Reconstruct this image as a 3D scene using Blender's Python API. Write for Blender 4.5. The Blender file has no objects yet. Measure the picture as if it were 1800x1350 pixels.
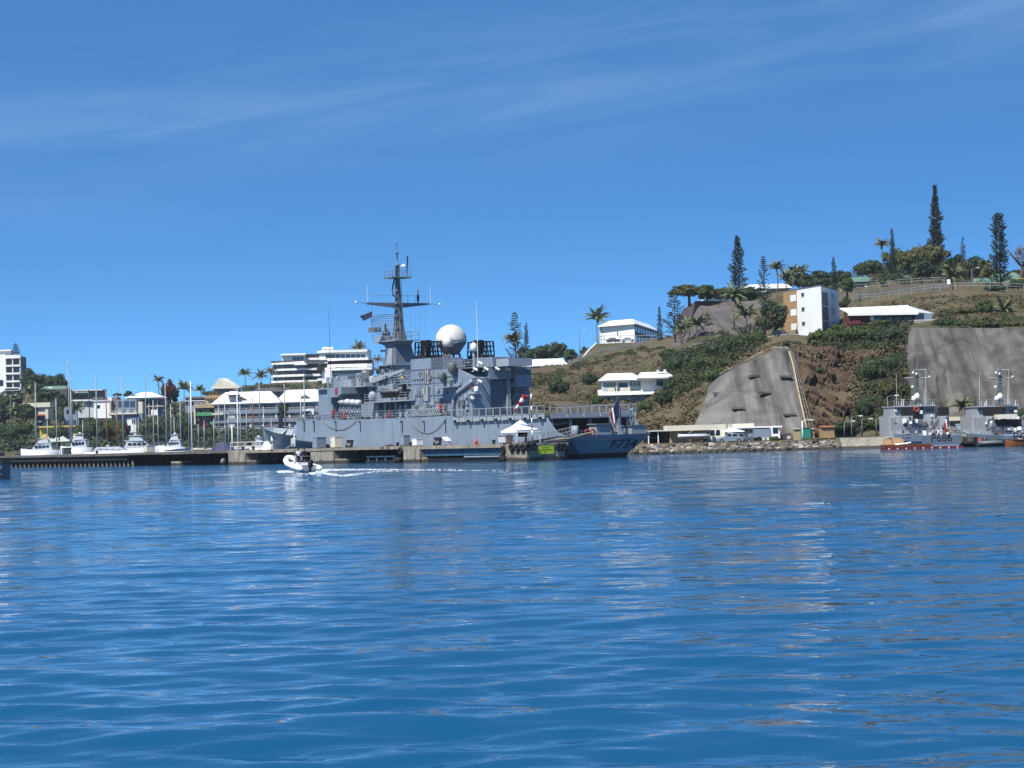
import bpy, math, random, colorsys
import numpy as np
from mathutils import Vector, Matrix, noise as mnoise
random.seed(7); rng = np.random.default_rng(7)
scene = bpy.context.scene; COL = scene.collection
R = math.radians
# ---------------------------------------------------------------- camera
FPX, CH = 4000.0, 2.8                      # focal length in photo pixels, eye height over the water
ROLL, PITCH = R(1.6), math.atan(95/4000)
FW = np.array([0, math.cos(PITCH), math.sin(PITCH)]); _u = np.array([0, -math.sin(PITCH), math.cos(PITCH)]); _r = np.array([1.0, 0, 0])
RT = _r*math.cos(ROLL)-_u*math.sin(ROLL); UP = _u*math.cos(ROLL)+_r*math.sin(ROLL)
cam = bpy.data.cameras.new('camera'); co = bpy.data.objects.new('camera', cam); COL.objects.link(co)
cam.sensor_width = 36; cam.lens = 36*FPX/1800; cam.clip_end = 20000; cam.clip_start = 0.5
co.matrix_world = Matrix(((RT[0], UP[0], -FW[0], 0), (RT[1], UP[1], -FW[1], 0), (RT[2], UP[2], -FW[2], CH), (0, 0, 0, 1)))
scene.camera = co
# ---------------------------------------------------------------- sky and sun
SUN_EL = R(54); SUN_AZ = math.atan2(-0.64, -0.77)          # azimuth measured from +Y towards +X
to_sun = Vector((math.sin(SUN_AZ)*math.cos(SUN_EL), math.cos(SUN_AZ)*math.cos(SUN_EL), math.sin(SUN_EL)))
sl = bpy.data.lights.new('sun', 'SUN'); sl.energy = 5.0; sl.angle = R(0.53); sl.color = (1.0, 0.95, 0.87)
so = bpy.data.objects.new('sun', sl); COL.objects.link(so); so.rotation_euler = to_sun.to_track_quat('Z', 'Y').to_euler(); so.location = (-60, -40, 120)
world = bpy.data.worlds.new('World'); scene.world = world; world.use_nodes = True
wn, wl = world.node_tree.nodes, world.node_tree.links; wn.clear()
def wnode(t, **k):
    n = wn.new(t)
    for a, b in k.items(): setattr(n, a, b)
    return n
def wmath(op, a, b=None, c=None):
    n = wnode('ShaderNodeMath', operation=op)
    for i, x in enumerate((a, b, c)):
        if x is None: continue
        if isinstance(x, (int, float)): n.inputs[i].default_value = x
        else: wl.new(x, n.inputs[i])
    return n.outputs[0]
tc = wnode('ShaderNodeTexCoord'); sx = wnode('ShaderNodeSeparateXYZ'); wl.new(tc.outputs['Generated'], sx.inputs[0])
# clear, dry air: the deep blue of the zenith comes down close to the horizon
zz = wmath('ADD', wmath('MULTIPLY', sx.outputs['Z'], 4.2), 0.10)
cx = wnode('ShaderNodeCombineXYZ'); wl.new(sx.outputs['X'], cx.inputs[0]); wl.new(sx.outputs['Y'], cx.inputs[1]); wl.new(zz, cx.inputs[2])
vn = wnode('ShaderNodeVectorMath', operation='NORMALIZE'); wl.new(cx.outputs[0], vn.inputs[0])
sky = wnode('ShaderNodeTexSky', sky_type='NISHITA', sun_disc=False, sun_elevation=SUN_EL, sun_rotation=SUN_AZ, altitude=0, air_density=1.0, dust_density=0.25, ozone_density=3.0)
wl.new(vn.outputs[0], sky.inputs[0])
hs = wnode('ShaderNodeHueSaturation'); hs.inputs['Saturation'].default_value = 1.05; hs.inputs['Value'].default_value = 1.0; wl.new(sky.outputs[0], hs.inputs['Color'])
tint = wnode('ShaderNodeMix', data_type='RGBA', blend_type='MULTIPLY'); tint.inputs[0].default_value = 1.0; wl.new(hs.outputs[0], tint.inputs[6]); tint.inputs[7].default_value = (0.56, 1.05, 1.30, 1)
# one thin cirrus band
az = wmath('ARCTAN2', sx.outputs['X'], sx.outputs['Y']); el = wmath('ARCSINE', sx.outputs['Z'])
s = wmath('SUBTRACT', el, wmath('MULTIPLY_ADD', az, 0.115, 0.156))
cc = wnode('ShaderNodeCombineXYZ'); wl.new(wmath('MULTIPLY', az, 7.0), cc.inputs[0]); wl.new(wmath('MULTIPLY', s, 60.0), cc.inputs[1])
nz = wnode('ShaderNodeTexNoise'); nz.inputs['Scale'].default_value = 1.0; nz.inputs['Detail'].default_value = 4; nz.inputs['Roughness'].default_value = 0.58; nz.inputs['Distortion'].default_value = 0.6
wl.new(cc.outputs[0], nz.inputs['Vector'])
cr = wnode('ShaderNodeMapRange', interpolation_type='SMOOTHSTEP'); cr.inputs[1].default_value = 0.22; cr.inputs[2].default_value = 0.92; wl.new(nz.outputs[0], cr.inputs[0])
band = wmath('POWER', 2.718, wmath('MULTIPLY', wmath('POWER', wmath('DIVIDE', wmath('ABSOLUTE', s), 0.030), 2.0), -1.0))
fac = wmath('MULTIPLY', wmath('MULTIPLY', band, cr.outputs[0]), 0.25)
mx = wnode('ShaderNodeMix', data_type='RGBA'); wl.new(fac, mx.inputs[0]); wl.new(tint.outputs[2], mx.inputs[6]); mx.inputs[7].default_value = (2.9, 4.3, 6.2, 1)
bg = wnode('ShaderNodeBackground'); bg.inputs[1].default_value = 0.099; wl.new(mx.outputs[2], bg.inputs[0])
wo = wnode('ShaderNodeOutputWorld'); wl.new(bg.outputs[0], wo.inputs[0])
vs = scene.view_settings; scene.display_settings.display_device = 'sRGB'
vs.view_transform = 'Standard'; vs.look = 'None'; vs.exposure = 0.737; vs.gamma = 1.0; vs.use_curve_mapping = False
scene.render.film_transparent = False
# ---------------------------------------------------------------- geometry helpers
def ray(px, py): return FW*FPX+RT*(px-900)+UP*(675-py)
CPOS = np.array([0, 0, CH])
def P(px, py, Y):                                            # photo pixel at distance Y -> world point
    d = ray(px, py); w = CPOS+d*(Y/d[1]); return Vector(w)
def proj(w):
    d = np.array(w)-CPOS; z = d@FW; return 900+FPX*(d@RT)/z, 675-FPX*(d@UP)/z
def SC(Y): return FPX/Y                                      # photo pixels per metre at distance Y
def rx(px, Y): return P(px, 760, Y).x
class MB:
    def __init__(s): s.v = []; s.f = []
    def add(s, vs, fs):
        n = len(s.v); s.v += [tuple(a) for a in vs]; s.f += [tuple(i+n for i in q) for q in fs]; return s
    def box(s, x0, x1, y0, y1, z0, z1):
        return s.add([(x0,y0,z0),(x1,y0,z0),(x1,y1,z0),(x0,y1,z0),(x0,y0,z1),(x1,y0,z1),(x1,y1,z1),(x0,y1,z1)],
                     [(3,2,1,0),(4,5,6,7),(0,1,5,4),(1,2,6,5),(2,3,7,6),(3,0,4,7)])
    def cbox(s, c, d, rz=0, tilt=0):
        M = Matrix.Rotation(rz, 3, 'Z') @ Matrix.Rotation(tilt, 3, 'Y'); c = Vector(c)
        k = [(-1,-1,-1),(1,-1,-1),(1,1,-1),(-1,1,-1),(-1,-1,1),(1,-1,1),(1,1,1),(-1,1,1)]
        return s.add([c+M@Vector((a*d[0]/2,b*d[1]/2,e*d[2]/2)) for a,b,e in k], [(3,2,1,0),(4,5,6,7),(0,1,5,4),(1,2,6,5),(2,3,7,6),(3,0,4,7)])
    def loft(s, rings, cap=True, closed=True):
        n = len(rings[0]); v = [p for r_ in rings for p in r_]; f = []
        for i in range(len(rings)-1):
            for j in range(n if closed else n-1):
                k = (j+1) % n; f.append((i*n+j, i*n+k, (i+1)*n+k, (i+1)*n+j))
        if cap: f.append(tuple(range(n-1,-1,-1))); f.append(tuple(range((len(rings)-1)*n, len(rings)*n)))
        return s.add(v, f)
    def prism(s, poly, d):                                    # closed 3-D polygon swept by vector d
        d = Vector(d); return s.loft([[Vector(p) for p in poly], [Vector(p)+d for p in poly]])
    def tube(s, p, q, r, r2=None, n=6, cap=True):
        p, q = Vector(p), Vector(q); r2 = r if r2 is None else r2; a = (q-p)
        if a.length < 1e-6: return s
        a.normalize(); u = a.orthogonal().normalized(); w = a.cross(u)
        c = [(math.cos(2*math.pi*i/n), math.sin(2*math.pi*i/n)) for i in range(n)]
        return s.loft([[p+u*(x*r)+w*(y*r) for x,y in c], [q+u*(x*r2)+w*(y*r2) for x,y in c]], cap)
    def path(s, pts, r, n=5, r2=None):
        pts = [Vector(p) for p in pts]; rings = []; m = len(pts); up = Vector((0.013,0.021,1))
        for i, p in enumerate(pts):
            a = (pts[min(i+1,m-1)]-pts[max(i-1,0)]).normalized(); u = a.cross(up)
            u = a.orthogonal().normalized() if u.length < 1e-3 else u.normalized(); w = u.cross(a)
            rr = r if r2 is None else r+(r2-r)*i/(m-1)
            rings.append([p+u*(math.cos(2*math.pi*k/n)*rr)+w*(math.sin(2*math.pi*k/n)*rr) for k in range(n)])
        return s.loft(rings)
    def ball(s, c, r, nu=14, nv=8, z0=-1.0, z1=1.0, sq=1.0):   # a sphere zone, poles capped
        c = Vector(c); rings = []
        for j in range(nv+1):
            t = math.asin(z0)+(math.asin(z1)-math.asin(z0))*j/nv; cr_ = max(math.cos(t), 0.02)
            rings.append([c+Vector((r*cr_*math.cos(2*math.pi*i/nu), r*cr_*math.sin(2*math.pi*i/nu), r*sq*math.sin(t))) for i in range(nu)])
        return s.loft(rings)
    def lathe(s, c, prof, n=12):                              # prof: (radius, z)
        c = Vector(c); return s.loft([[c+Vector((r_*math.cos(2*math.pi*i/n), r_*math.sin(2*math.pi*i/n), z)) for i in range(n)] for r_, z in prof])
    def torus(s, c, R_, r_, axis='Y', n=16, m=7):
        c = Vector(c); v = []; f = []
        for i in range(n):
            a = 2*math.pi*i/n
            for j in range(m):
                b = 2*math.pi*j/m; q = (R_+r_*math.cos(b)); x, y, z = q*math.cos(a), r_*math.sin(b), q*math.sin(a)
                v.append(c+Vector({'Y':(x,y,z),'X':(y,x,z),'Z':(x,z,y)}[axis]))
        for i in range(n):
            for j in range(m): f.append((i*m+j, i*m+(j+1)%m, ((i+1)%n)*m+(j+1)%m, ((i+1)%n)*m+j))
        return s.add(v, f)
    def mesh(s, name, m, smooth=False):
        me = bpy.data.meshes.new(name); me.from_pydata([tuple(p) for p in s.v], [], s.f)
        for q in (m if isinstance(m, (list, tuple)) else [m]): me.materials.append(q)
        if smooth: me.polygons.foreach_set('use_smooth', [True]*len(me.polygons))
        me.update(); return me
    def build(s, name, m, parent=None, smooth=False, loc=None, rz=None):
        return put(name, s.mesh(name, m, smooth), parent, loc, rz)
def put(name, me, parent=None, loc=None, rz=None):
    o = bpy.data.objects.new(name, me); COL.objects.link(o)
    if parent is not None: o.parent = parent
    if loc is not None: o.location = loc
    if rz is not None: o.rotation_euler = (0, 0, rz)
    return o
def tag(o, label, cat, group=None):
    o['label'] = label; o['category'] = cat
    if group: o['group'] = group
    return o
def thing(name, label, cat, loc=(0,0,0), rz=0, group=None):
    o = bpy.data.objects.new(name, None); COL.objects.link(o); o.empty_display_size = 0.3
    o.location = loc; o.rotation_euler = (0, 0, rz); return tag(o, label, cat, group)
def struct(o): o['kind'] = 'structure'; return o
def stuff(o): o['kind'] = 'stuff'; return o
# ---------------------------------------------------------------- materials
def srgb(r, g, b): return tuple(((c/255)/12.92 if c/255 <= 0.04045 else ((c/255+0.055)/1.055)**2.4) for c in (r, g, b))
MATS = {}
def mat(name, col, rough=0.6, var=0.12, scale=1.5, streak=0.0, bump=0.0, metal=0.0, col2=None, spec=0.4, bscale=None, coat=0, tide=0):
    """painted / mineral / leafy surface: base colour broken up by two noises and optional rain streaks"""
    if name in MATS: return MATS[name]
    k_ = 0.50 if max(col) < 0.62 else (0.70 if max(col) < 0.80 else 0.82)                    # photographed values -> reflectance under this exposure
    col = tuple(c*k_ for c in col); col2 = tuple(c*k_ for c in col2) if col2 else None
    m = bpy.data.materials.new(name); m.use_nodes = True; N, L = m.node_tree.nodes, m.node_tree.links
    b = N['Principled BSDF']; b.inputs['Roughness'].default_value = rough; b.inputs['Metallic'].default_value = metal; b.inputs['Specular IOR Level'].default_value = spec
    if coat: b.inputs['Coat Weight'].default_value = coat
    g = N.new('ShaderNodeNewGeometry')
    n1 = N.new('ShaderNodeTexNoise'); n1.inputs['Scale'].default_value = scale; n1.inputs['Detail'].default_value = 5; n1.inputs['Roughness'].default_value = 0.6; L.new(g.outputs['Position'], n1.inputs['Vector'])
    mr = N.new('ShaderNodeMapRange'); mr.inputs[1].default_value = 0.3; mr.inputs[2].default_value = 0.7; L.new(n1.outputs[0], mr.inputs[0])
    c2 = col2 or tuple(c*(1-2*var) for c in col); c1 = col if col2 else tuple(min(c*(1+var), 1) for c in col)
    mxx = N.new('ShaderNodeMix'); mxx.data_type = 'RGBA'; mxx.inputs[6].default_value = (*c1, 1); mxx.inputs[7].default_value = (*c2, 1); L.new(mr.outputs[0], mxx.inputs[0])
    out = mxx.outputs[2]
    if streak:
        mp = N.new('ShaderNodeMapping'); mp.inputs['Scale'].default_value = (2.2, 2.2, 0.12); L.new(g.outputs['Position'], mp.inputs[0])
        n2 = N.new('ShaderNodeTexNoise'); n2.inputs['Scale'].default_value = 1.0; n2.inputs['Detail'].default_value = 4; L.new(mp.outputs[0], n2.inputs['Vector'])
        r2 = N.new('ShaderNodeMapRange'); r2.inputs[1].default_value = 0.5; r2.inputs[2].default_value = 0.75; r2.inputs[4].default_value = streak; L.new(n2.outputs[0], r2.inputs[0])
        m2 = N.new('ShaderNodeMix'); m2.data_type = 'RGBA'; m2.blend_type = 'MULTIPLY'; L.new(r2.outputs[0], m2.inputs[0]); L.new(out, m2.inputs[6]); m2.inputs[7].default_value = (0.35, 0.30, 0.26, 1); out = m2.outputs[2]
    if tide:                                                   # weed and wet band left by the tide
        sp = N.new('ShaderNodeSeparateXYZ'); L.new(g.outputs['Position'], sp.inputs[0]); ad = N.new('ShaderNodeMath'); ad.operation = 'MULTIPLY_ADD'; L.new(n1.outputs[0], ad.inputs[0]); ad.inputs[1].default_value = -0.5; L.new(sp.outputs['Z'], ad.inputs[2])
        r3 = N.new('ShaderNodeMapRange'); r3.inputs[1].default_value = tide-0.25; r3.inputs[2].default_value = tide-0.12; r3.inputs[3].default_value = 1.0; r3.inputs[4].default_value = 0.0; L.new(ad.outputs[0], r3.inputs[0])
        m3 = N.new('ShaderNodeMix'); m3.data_type = 'RGBA'; L.new(r3.outputs[0], m3.inputs[0]); L.new(out, m3.inputs[6]); m3.inputs[7].default_value = (0.030, 0.028, 0.020, 1); out = m3.outputs[2]
    L.new(out, b.inputs['Base Color'])
    if bump:
        n3 = N.new('ShaderNodeTexNoise'); n3.inputs['Scale'].default_value = bscale or scale*4; n3.inputs['Detail'].default_value = 4; L.new(g.outputs['Position'], n3.inputs['Vector'])
        bp = N.new('ShaderNodeBump'); bp.inputs['Strength'].default_value = min(bump, 1); bp.inputs['Distance'].default_value = 0.15; L.new(n3.outputs[0], bp.inputs['Height']); L.new(bp.outputs[0], b.inputs['Normal'])
    MATS[name] = m; return m
def M(name): return MATS[name]
S_ = srgb
mat('hull_grey', S_(154,171,190), 0.5, 0.06, 0.35, streak=0.42)
mat('deck_grey', S_(128,134,142), 0.7, 0.08, 0.5, streak=0.15)
mat('light_grey', S_(180,191,200), 0.5, 0.05, 0.6, streak=0.2)
mat('bow_blue', S_(120,132,148), 0.5, 0.06, 0.4, streak=0.25)
mat('soot_black', S_(15,15,17), 0.7, 0.15, 1.0)
mat('black', S_(22,22,24), 0.6, 0.15, 2.0)
mat('rubber', S_(24,24,25), 0.85, 0.2, 3.0)
mat('boot_black', S_(30,32,36), 0.55, 0.2, 0.5)
mat('white', S_(236,236,232), 0.5, 0.04, 0.5, streak=0.10)
mat('white_gloss', S_(203,205,207), 0.25, 0.03, 0.5, coat=0.4)
mat('radome', S_(214,212,205), 0.6, 0.05, 0.4, streak=0.12)
mat('sailcloth', S_(240,240,238), 0.8, 0.04, 0.8)
mat('cream', S_(226,220,200), 0.7, 0.06, 0.4, streak=0.2)
mat('beige', S_(206,184,146), 0.75, 0.06, 0.5, streak=0.2)
mat('tan', S_(205,165,112), 0.75, 0.06, 0.5, streak=0.15)
mat('pale_grey', S_(211,213,215), 0.7, 0.06, 0.5, streak=0.2)
mat('stone_grey', S_(150,146,140), 0.85, 0.12, 0.6, streak=0.35, bump=0.2)
mat('concrete', S_(178,170,152), 0.85, 0.18, 0.6, streak=0.7, bump=0.3, tide=0.35)
mat('concrete_dark', S_(120,114,102), 0.85, 0.16, 0.6, streak=0.4, bump=0.3)
mat('pile_dark', S_(46,44,42), 0.85, 0.2, 0.8)
mat('glass', S_(28,36,46), 0.08, 0.1, 0.5, spec=0.6)
mat('glass_blue', S_(60,80,104), 0.08, 0.1, 0.5, spec=0.6)
mat('red', S_(196,40,44), 0.5, 0.1, 1.5)
mat('rust', S_(124,62,38), 0.85, 0.2, 1.2)
mat('orange', S_(226,88,40), 0.5, 0.08, 1.5)
mat('orange_wood', S_(176,104,48), 0.55, 0.12, 1.5)
mat('yellow', S_(214,188,84), 0.6, 0.06, 1.0)
mat('lime', S_(196,214,40), 0.6, 0.05, 1.0)
mat('green_paint', S_(34,132,78), 0.6, 0.08, 1.0)
mat('teal', S_(48,170,150), 0.6, 0.06, 0.8)
mat('green_roof', S_(120,156,136), 0.6, 0.1, 0.5, streak=0.2)
mat('grey_roof', S_(96,94,98), 0.75, 0.12, 0.6, streak=0.2)
mat('blue_grey', S_(156,172,190), 0.6, 0.06, 0.6, streak=0.15)
mat('blue_steel', S_(70,112,140), 0.55, 0.12, 0.8, streak=0.4)
mat('navy', S_(34,44,82), 0.7, 0.1, 1.5)
mat('dark_cloth', S_(28,30,38), 0.9, 0.1, 2.5)
mat('skin', S_(150,104,78), 0.6, 0.05, 4)
mat('hair', S_(28,22,18), 0.8, 0.1, 4)
mat('shirt_white', S_(226,226,236), 0.85, 0.05, 3)
mat('shirt_grey', S_(120,130,140), 0.85, 0.05, 3)
mat('steel', S_(168,172,176), 0.4, 0.08, 1.0, metal=0.3)
mat('alu_mast', S_(184,188,192), 0.35, 0.05, 0.6)
mat('wood', S_(150,104,62), 0.6, 0.12, 1.5)
mat('rope', S_(170,164,140), 0.9, 0.1, 4)
mat('trunk', S_(104,88,74), 0.9, 0.2, 1.5)
mat('palm_trunk', S_(132,118,100), 0.9, 0.15, 2.0)
mat('leaf_pine', S_(62,80,60), 0.85, 0.3, 0.7, col2=S_(40,56,44), spec=0.2)
mat('leaf_dark', S_(78,98,60), 0.8, 0.3, 0.6, col2=S_(50,68,44), spec=0.25)
mat('leaf_mid', S_(98,116,62), 0.8, 0.3, 0.6, col2=S_(58,78,40), spec=0.25)
mat('leaf_olive', S_(120,118,70), 0.8, 0.3, 0.6, col2=S_(72,78,42), spec=0.25)
mat('leaf_scrub', S_(88,94,62), 0.85, 0.3, 0.25, col2=S_(58,68,44), spec=0.15)
mat('leaf_palm', S_(140,148,96), 0.6, 0.3, 0.8, col2=S_(88,104,62), spec=0.4)
mat('leaf_red', S_(126,52,48), 0.8, 0.3, 0.8, col2=S_(84,62,44), spec=0.2)
mat('leaf_pink', S_(168,52,104), 0.8, 0.2, 0.9, col2=S_(96,44,60), spec=0.2)
mat('leaf_dry', S_(138,122,94), 0.9, 0.3, 0.5, col2=S_(100,90,66), spec=0.1)
mat('twig_grey', S_(150,132,124), 0.9, 0.2, 0.6, spec=0.1)
mat('asphalt', S_(92,92,92), 0.9, 0.1, 0.6)
mat('patrol_grey', S_(196,200,205), 0.5, 0.05, 0.5, streak=0.25)
mat('foam', S_(198,206,214), 0.6, 0.04, 2.0)
mat('tarp_blue', S_(46,58,98), 0.7, 0.1, 1.5)
mat('terracotta', S_(190,104,80), 0.75, 0.1, 0.8)
mat('antifoul_red', S_(120,30,42), 0.6, 0.15, 1.0, streak=0.3)
mat('chrome_grey', S_(120,124,128), 0.5, 0.1, 1.5)
# ================================================================ water
def make_water():
    azf = np.linspace(-R(19), R(19), 380); azc = np.concatenate([np.linspace(-math.pi, -R(20), 60)]); azs = np.concatenate([azc, azf, -azc[::-1]])
    rr = np.concatenate([np.geomspace(1.0, 13.0, 30)[:-1], np.geomspace(13.0, 420.0, 760), np.geomspace(430.0, 6000.0, 40)])
    A, Q = np.meshgrid(azs, rr); X = Q*np.sin(A); Y = Q*np.cos(A)
    dr = np.gradient(rr)[:, None]; Z = np.zeros_like(X); r2 = np.random.default_rng(21)
    comps = []
    for lam, slope, spread in [(6.5,.012,.35),(4.2,.018,.5),(2.9,.024,.65),(2.0,.030,.75),(1.45,.035,.8),(1.05,.037,.85),(.78,.037,.95),(.58,.035,1.1),(.44,.031,1.2),(.33,.025,1.4)]:
        for k in range(5):
            comps.append((lam*r2.uniform(.82,1.22), slope*r2.uniform(.5,1.0)*0.8, r2.normal(0.12, spread*.62), r2.uniform(0, 6.28)))
    # gust patches make the chop uneven
    g = 0.75+0.35*np.sin(X*.11+Y*.043+1.0)*np.sin(Y*.071-X*.03)+0.25*np.sin(X*.31-Y*.17)*np.sin(Y*.23+2)
    for lam, sl_, th, ph in comps:
        k = 2*math.pi/lam; fade = np.clip((lam/dr-2.5)/3.0, 0, 1)
        arg = k*(X*math.sin(th)+Y*math.cos(th))+ph; Z += fade*(sl_/k)*np.sin(arg)*(g if lam < 5 else 1)
    n, m = X.shape; me = bpy.data.meshes.new('water'); co_ = np.stack([X, Y, Z], -1).reshape(-1, 3)
    i = np.arange(n-1)[:, None]*m+np.arange(m-1)[None, :]; F = np.stack([i, i+m, i+m+1, i+1], -1).reshape(-1, 4)[:, ::-1]
    me.vertices.add(len(co_)); me.vertices.foreach_set('co', co_.ravel().astype(np.float32)); me.loops.add(F.size); me.loops.foreach_set('vertex_index', F.ravel().astype(np.int32))
    me.polygons.add(len(F)); me.polygons.foreach_set('loop_start', np.arange(0, F.size, 4, dtype=np.int32)); me.polygons.foreach_set('loop_total', np.full(len(F), 4, np.int32))
    me.update(calc_edges=True); me.polygons.foreach_set('use_smooth', [True]*len(F))
    w = bpy.data.materials.new('sea_water'); w.use_nodes = True; N, L = w.node_tree.nodes, w.node_tree.links; b = N['Principled BSDF']
    b.inputs['Base Color'].default_value = (0.003, 0.050, 0.110, 1); b.inputs['Roughness'].default_value = 0.04; b.inputs['IOR'].default_value = 1.333
    ge = N.new('ShaderNodeNewGeometry')
    def nz_(sc_, st, d, prev, det=3, stretch=(1, 1, 1)):
        mp = N.new('ShaderNodeMapping'); mp.inputs['Scale'].default_value = stretch; L.new(ge.outputs['Position'], mp.inputs[0])
        t = N.new('ShaderNodeTexNoise'); t.inputs['Scale'].default_value = sc_; t.inputs['Detail'].default_value = det; t.inputs['Roughness'].default_value = 0.55; L.new(mp.outputs[0], t.inputs['Vector'])
        bp = N.new('ShaderNodeBump'); bp.inputs['Strength'].default_value = st; bp.inputs['Distance'].default_value = d; L.new(t.outputs[0], bp.inputs['Height'])
        if prev: L.new(prev.outputs[0], bp.inputs['Normal'])
        return bp
    b1 = nz_(0.55, 1.0, 0.10, None, 3, (0.75, 1, 1)); b2 = nz_(2.6, 1.0, 0.008, b1, 3, (0.8, 1, 1))
    # the mesh carries the short waves only out to some sixty metres; farther out this relief takes over
    ln = N.new('ShaderNodeVectorMath'); ln.operation = 'LENGTH'; L.new(ge.outputs['Position'], ln.inputs[0]); mr_ = N.new('ShaderNodeMapRange'); mr_.inputs[1].default_value = 35; mr_.inputs[2].default_value = 130; mr_.inputs[3].default_value = 0.0; mr_.inputs[4].default_value = 1.0; L.new(ln.outputs['Value'], mr_.inputs[0])
    b3 = nz_(1.05, 1.0, 0.24, b2, 3, (0.8, 1, 1)); L.new(mr_.outputs[0], b3.inputs['Strength']); L.new(b3.outputs[0], b.inputs['Normal'])
    me.materials.append(w); return struct(put('water', me))
make_water()
# ================================================================ terrain
def SK(*c): return tuple(0.50*v for v in srgb(*c))
# each column: pixel column, then eight nodes from the water front to the crest; (row, distance) or (-height, distance)
TC = [
 (-400, [(-1.8,640),(-2.4,660),(-3,700),(750,760),(740,800),(725,850),(712,900),(700,1000)]),
 (0,    [(-1.8,640),(-2.4,660),(-3,700),(752,760),(738,800),(716,850),(692,895),(684,1000)]),
 (60,   [(-1.8,640),(-2.4,660),(-3,700),(750,760),(735,800),(712,850),(692,890),(680,1000)]),
 (130,  [(-1.8,640),(-2.4,660),(-3,700),(752,760),(738,800),(722,850),(705,890),(698,1000)]),
 (230,  [(-1.8,640),(-2.4,660),(-3,700),(755,760),(742,800),(728,850),(715,890),(708,1000)]),
 (320,  [(-1.8,640),(-2.4,660),(-3,700),(757,760),(745,800),(730,860),(714,920),(706,1020)]),
 (400,  [(-1.8,640),(-2.4,660),(-3,700),(757,760),(742,820),(725,900),(700,1000),(692,1080)]),
 (480,  [(-1.8,640),(-2.4,660),(-3,700),(757,760),(740,830),(715,920),(682,1040),(673,1090)]),
 (570,  [(-1.8,640),(-2.4,660),(-3,700),(757,760),(738,830),(712,920),(680,1040),(670,1100)]),
 (660,  [(-1.8,640),(-2.4,660),(-3,700),(755,760),(730,830),(705,920),(678,1040),(668,1120)]),
 (760,  [(-1.8,560),(-2.2,580),(-3,600),(745,660),(720,720),(700,800),(676,900),(664,1000)]),
 (860,  [(-1.8,420),(-2.2,440),(740,470),(722,500),(705,540),(682,580),(658,620),(650,660)]),
 (930,  [(-1.35,330),(-1.55,345),(735,370),(712,400),(690,440),(664,500),(648,560),(642,640)]),
 (1000, [(-1.35,325),(-1.55,340),(738,362),(716,395),(690,440),(662,510),(641,600),(636,660)]),
 (1050, [(-1.35,321),(-1.55,338),(742,360),(724,395),(695,440),(660,510),(624,610),(604,690)]),
 (1120, [(-1.35,319),(-1.55,336),(752,350),(734,385),(700,440),(655,520),(612,630),(600,700)]),
 (1190, [(-1.35,318),(-1.55,336),(752,346),(715,375),(668,425),(625,500),(604,570),(590,640)]),
 (1230, [(-1.35,318),(-1.55,336),(730,345),(690,362),(650,420),(612,490),(598,540),(532,600)]),
 (1300, [(-1.35,318),(-1.55,336),(700,345),(645,356),(618,400),(596,460),(590,530),(528,600)]),
 (1375, [(-1.35,318),(-1.55,336),(690,345),(614,356),(600,400),(590,425),(584,450),(512,600)]),
 (1420, [(-1.35,318),(-1.55,336),(690,345),(618,360),(602,400),(592,425),(584,460),(508,600)]),
 (1500, [(-1.35,316),(-1.55,334),(695,346),(625,368),(588,396),(572,425),(528,495),(492,570)]),
 (1560, [(-1.35,312),(-1.55,332),(690,345),(612,366),(582,392),(570,430),(524,480),(480,570)]),
 (1605, [(-1.35,310),(-1.55,332),(680,342),(576,356),(571,388),(566,430),(520,465),(480,570)]),
 (1700, [(-1.35,310),(-1.55,332),(680,342),(575,356),(571,386),(556,420),(512,460),(485,570)]),
 (1800, [(-1.35,310),(-1.55,332),(680,342),(577,356),(572,386),(556,420),(514,460),(490,570)]),
 (2300, [(-1.35,310),(-1.55,332),(680,342),(580,356),(574,386),(558,420),(516,460),(495,570)]),
]
def node_py(px, a, Y):
    if a > 50: return a
    yh = proj((rx(px, Y), Y, CH))[1]; return yh+(CH+a)*FPX/Y
TPX = np.array([c[0] for c in TC], float)
TPY = np.array([[node_py(c[0], a, Y) for a, Y in c[1]] for c in TC]); TYY = np.array([[Y for a, Y in c[1]] for c in TC], float)
def smooth_interp(px, arr):
    i = int(np.clip(np.searchsorted(TPX, px)-1, 0, len(TPX)-2)); t = (px-TPX[i])/(TPX[i+1]-TPX[i]); t = min(max(t, 0), 1)
    t = 0.5*t+0.5*t*t*(3-2*t); return arr[i]*(1-t)+arr[i+1]*t
def D(px, py):                                              # distance of the ground seen at a photo pixel
    a = smooth_interp(px, TPY); y = smooth_interp(px, TYY); return float(np.interp(-py, -a, y))
def G(px, py, dY=0): return P(px, py, D(px, py)+dY)
def ground_z(px, Y):
    a = smooth_interp(px, TPY); y = smooth_interp(px, TYY); return P(px, float(np.interp(Y, y, a)), Y).z
def fbm(v, o=4): return mnoise.fractal(v, 0.9, 2.1, o)
def grid_mesh(name, pts, m, smooth=True):
    n, k = len(pts), len(pts[0]); mb = MB(); mb.v = [tuple(p) for r_ in pts for p in r_]
    mb.f = [(i*k+j, i*k+j+1, (i+1)*k+j+1, (i+1)*k+j) for i in range(n-1) for j in range(k-1)]
    return mb.mesh(name, m, smooth)
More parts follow.
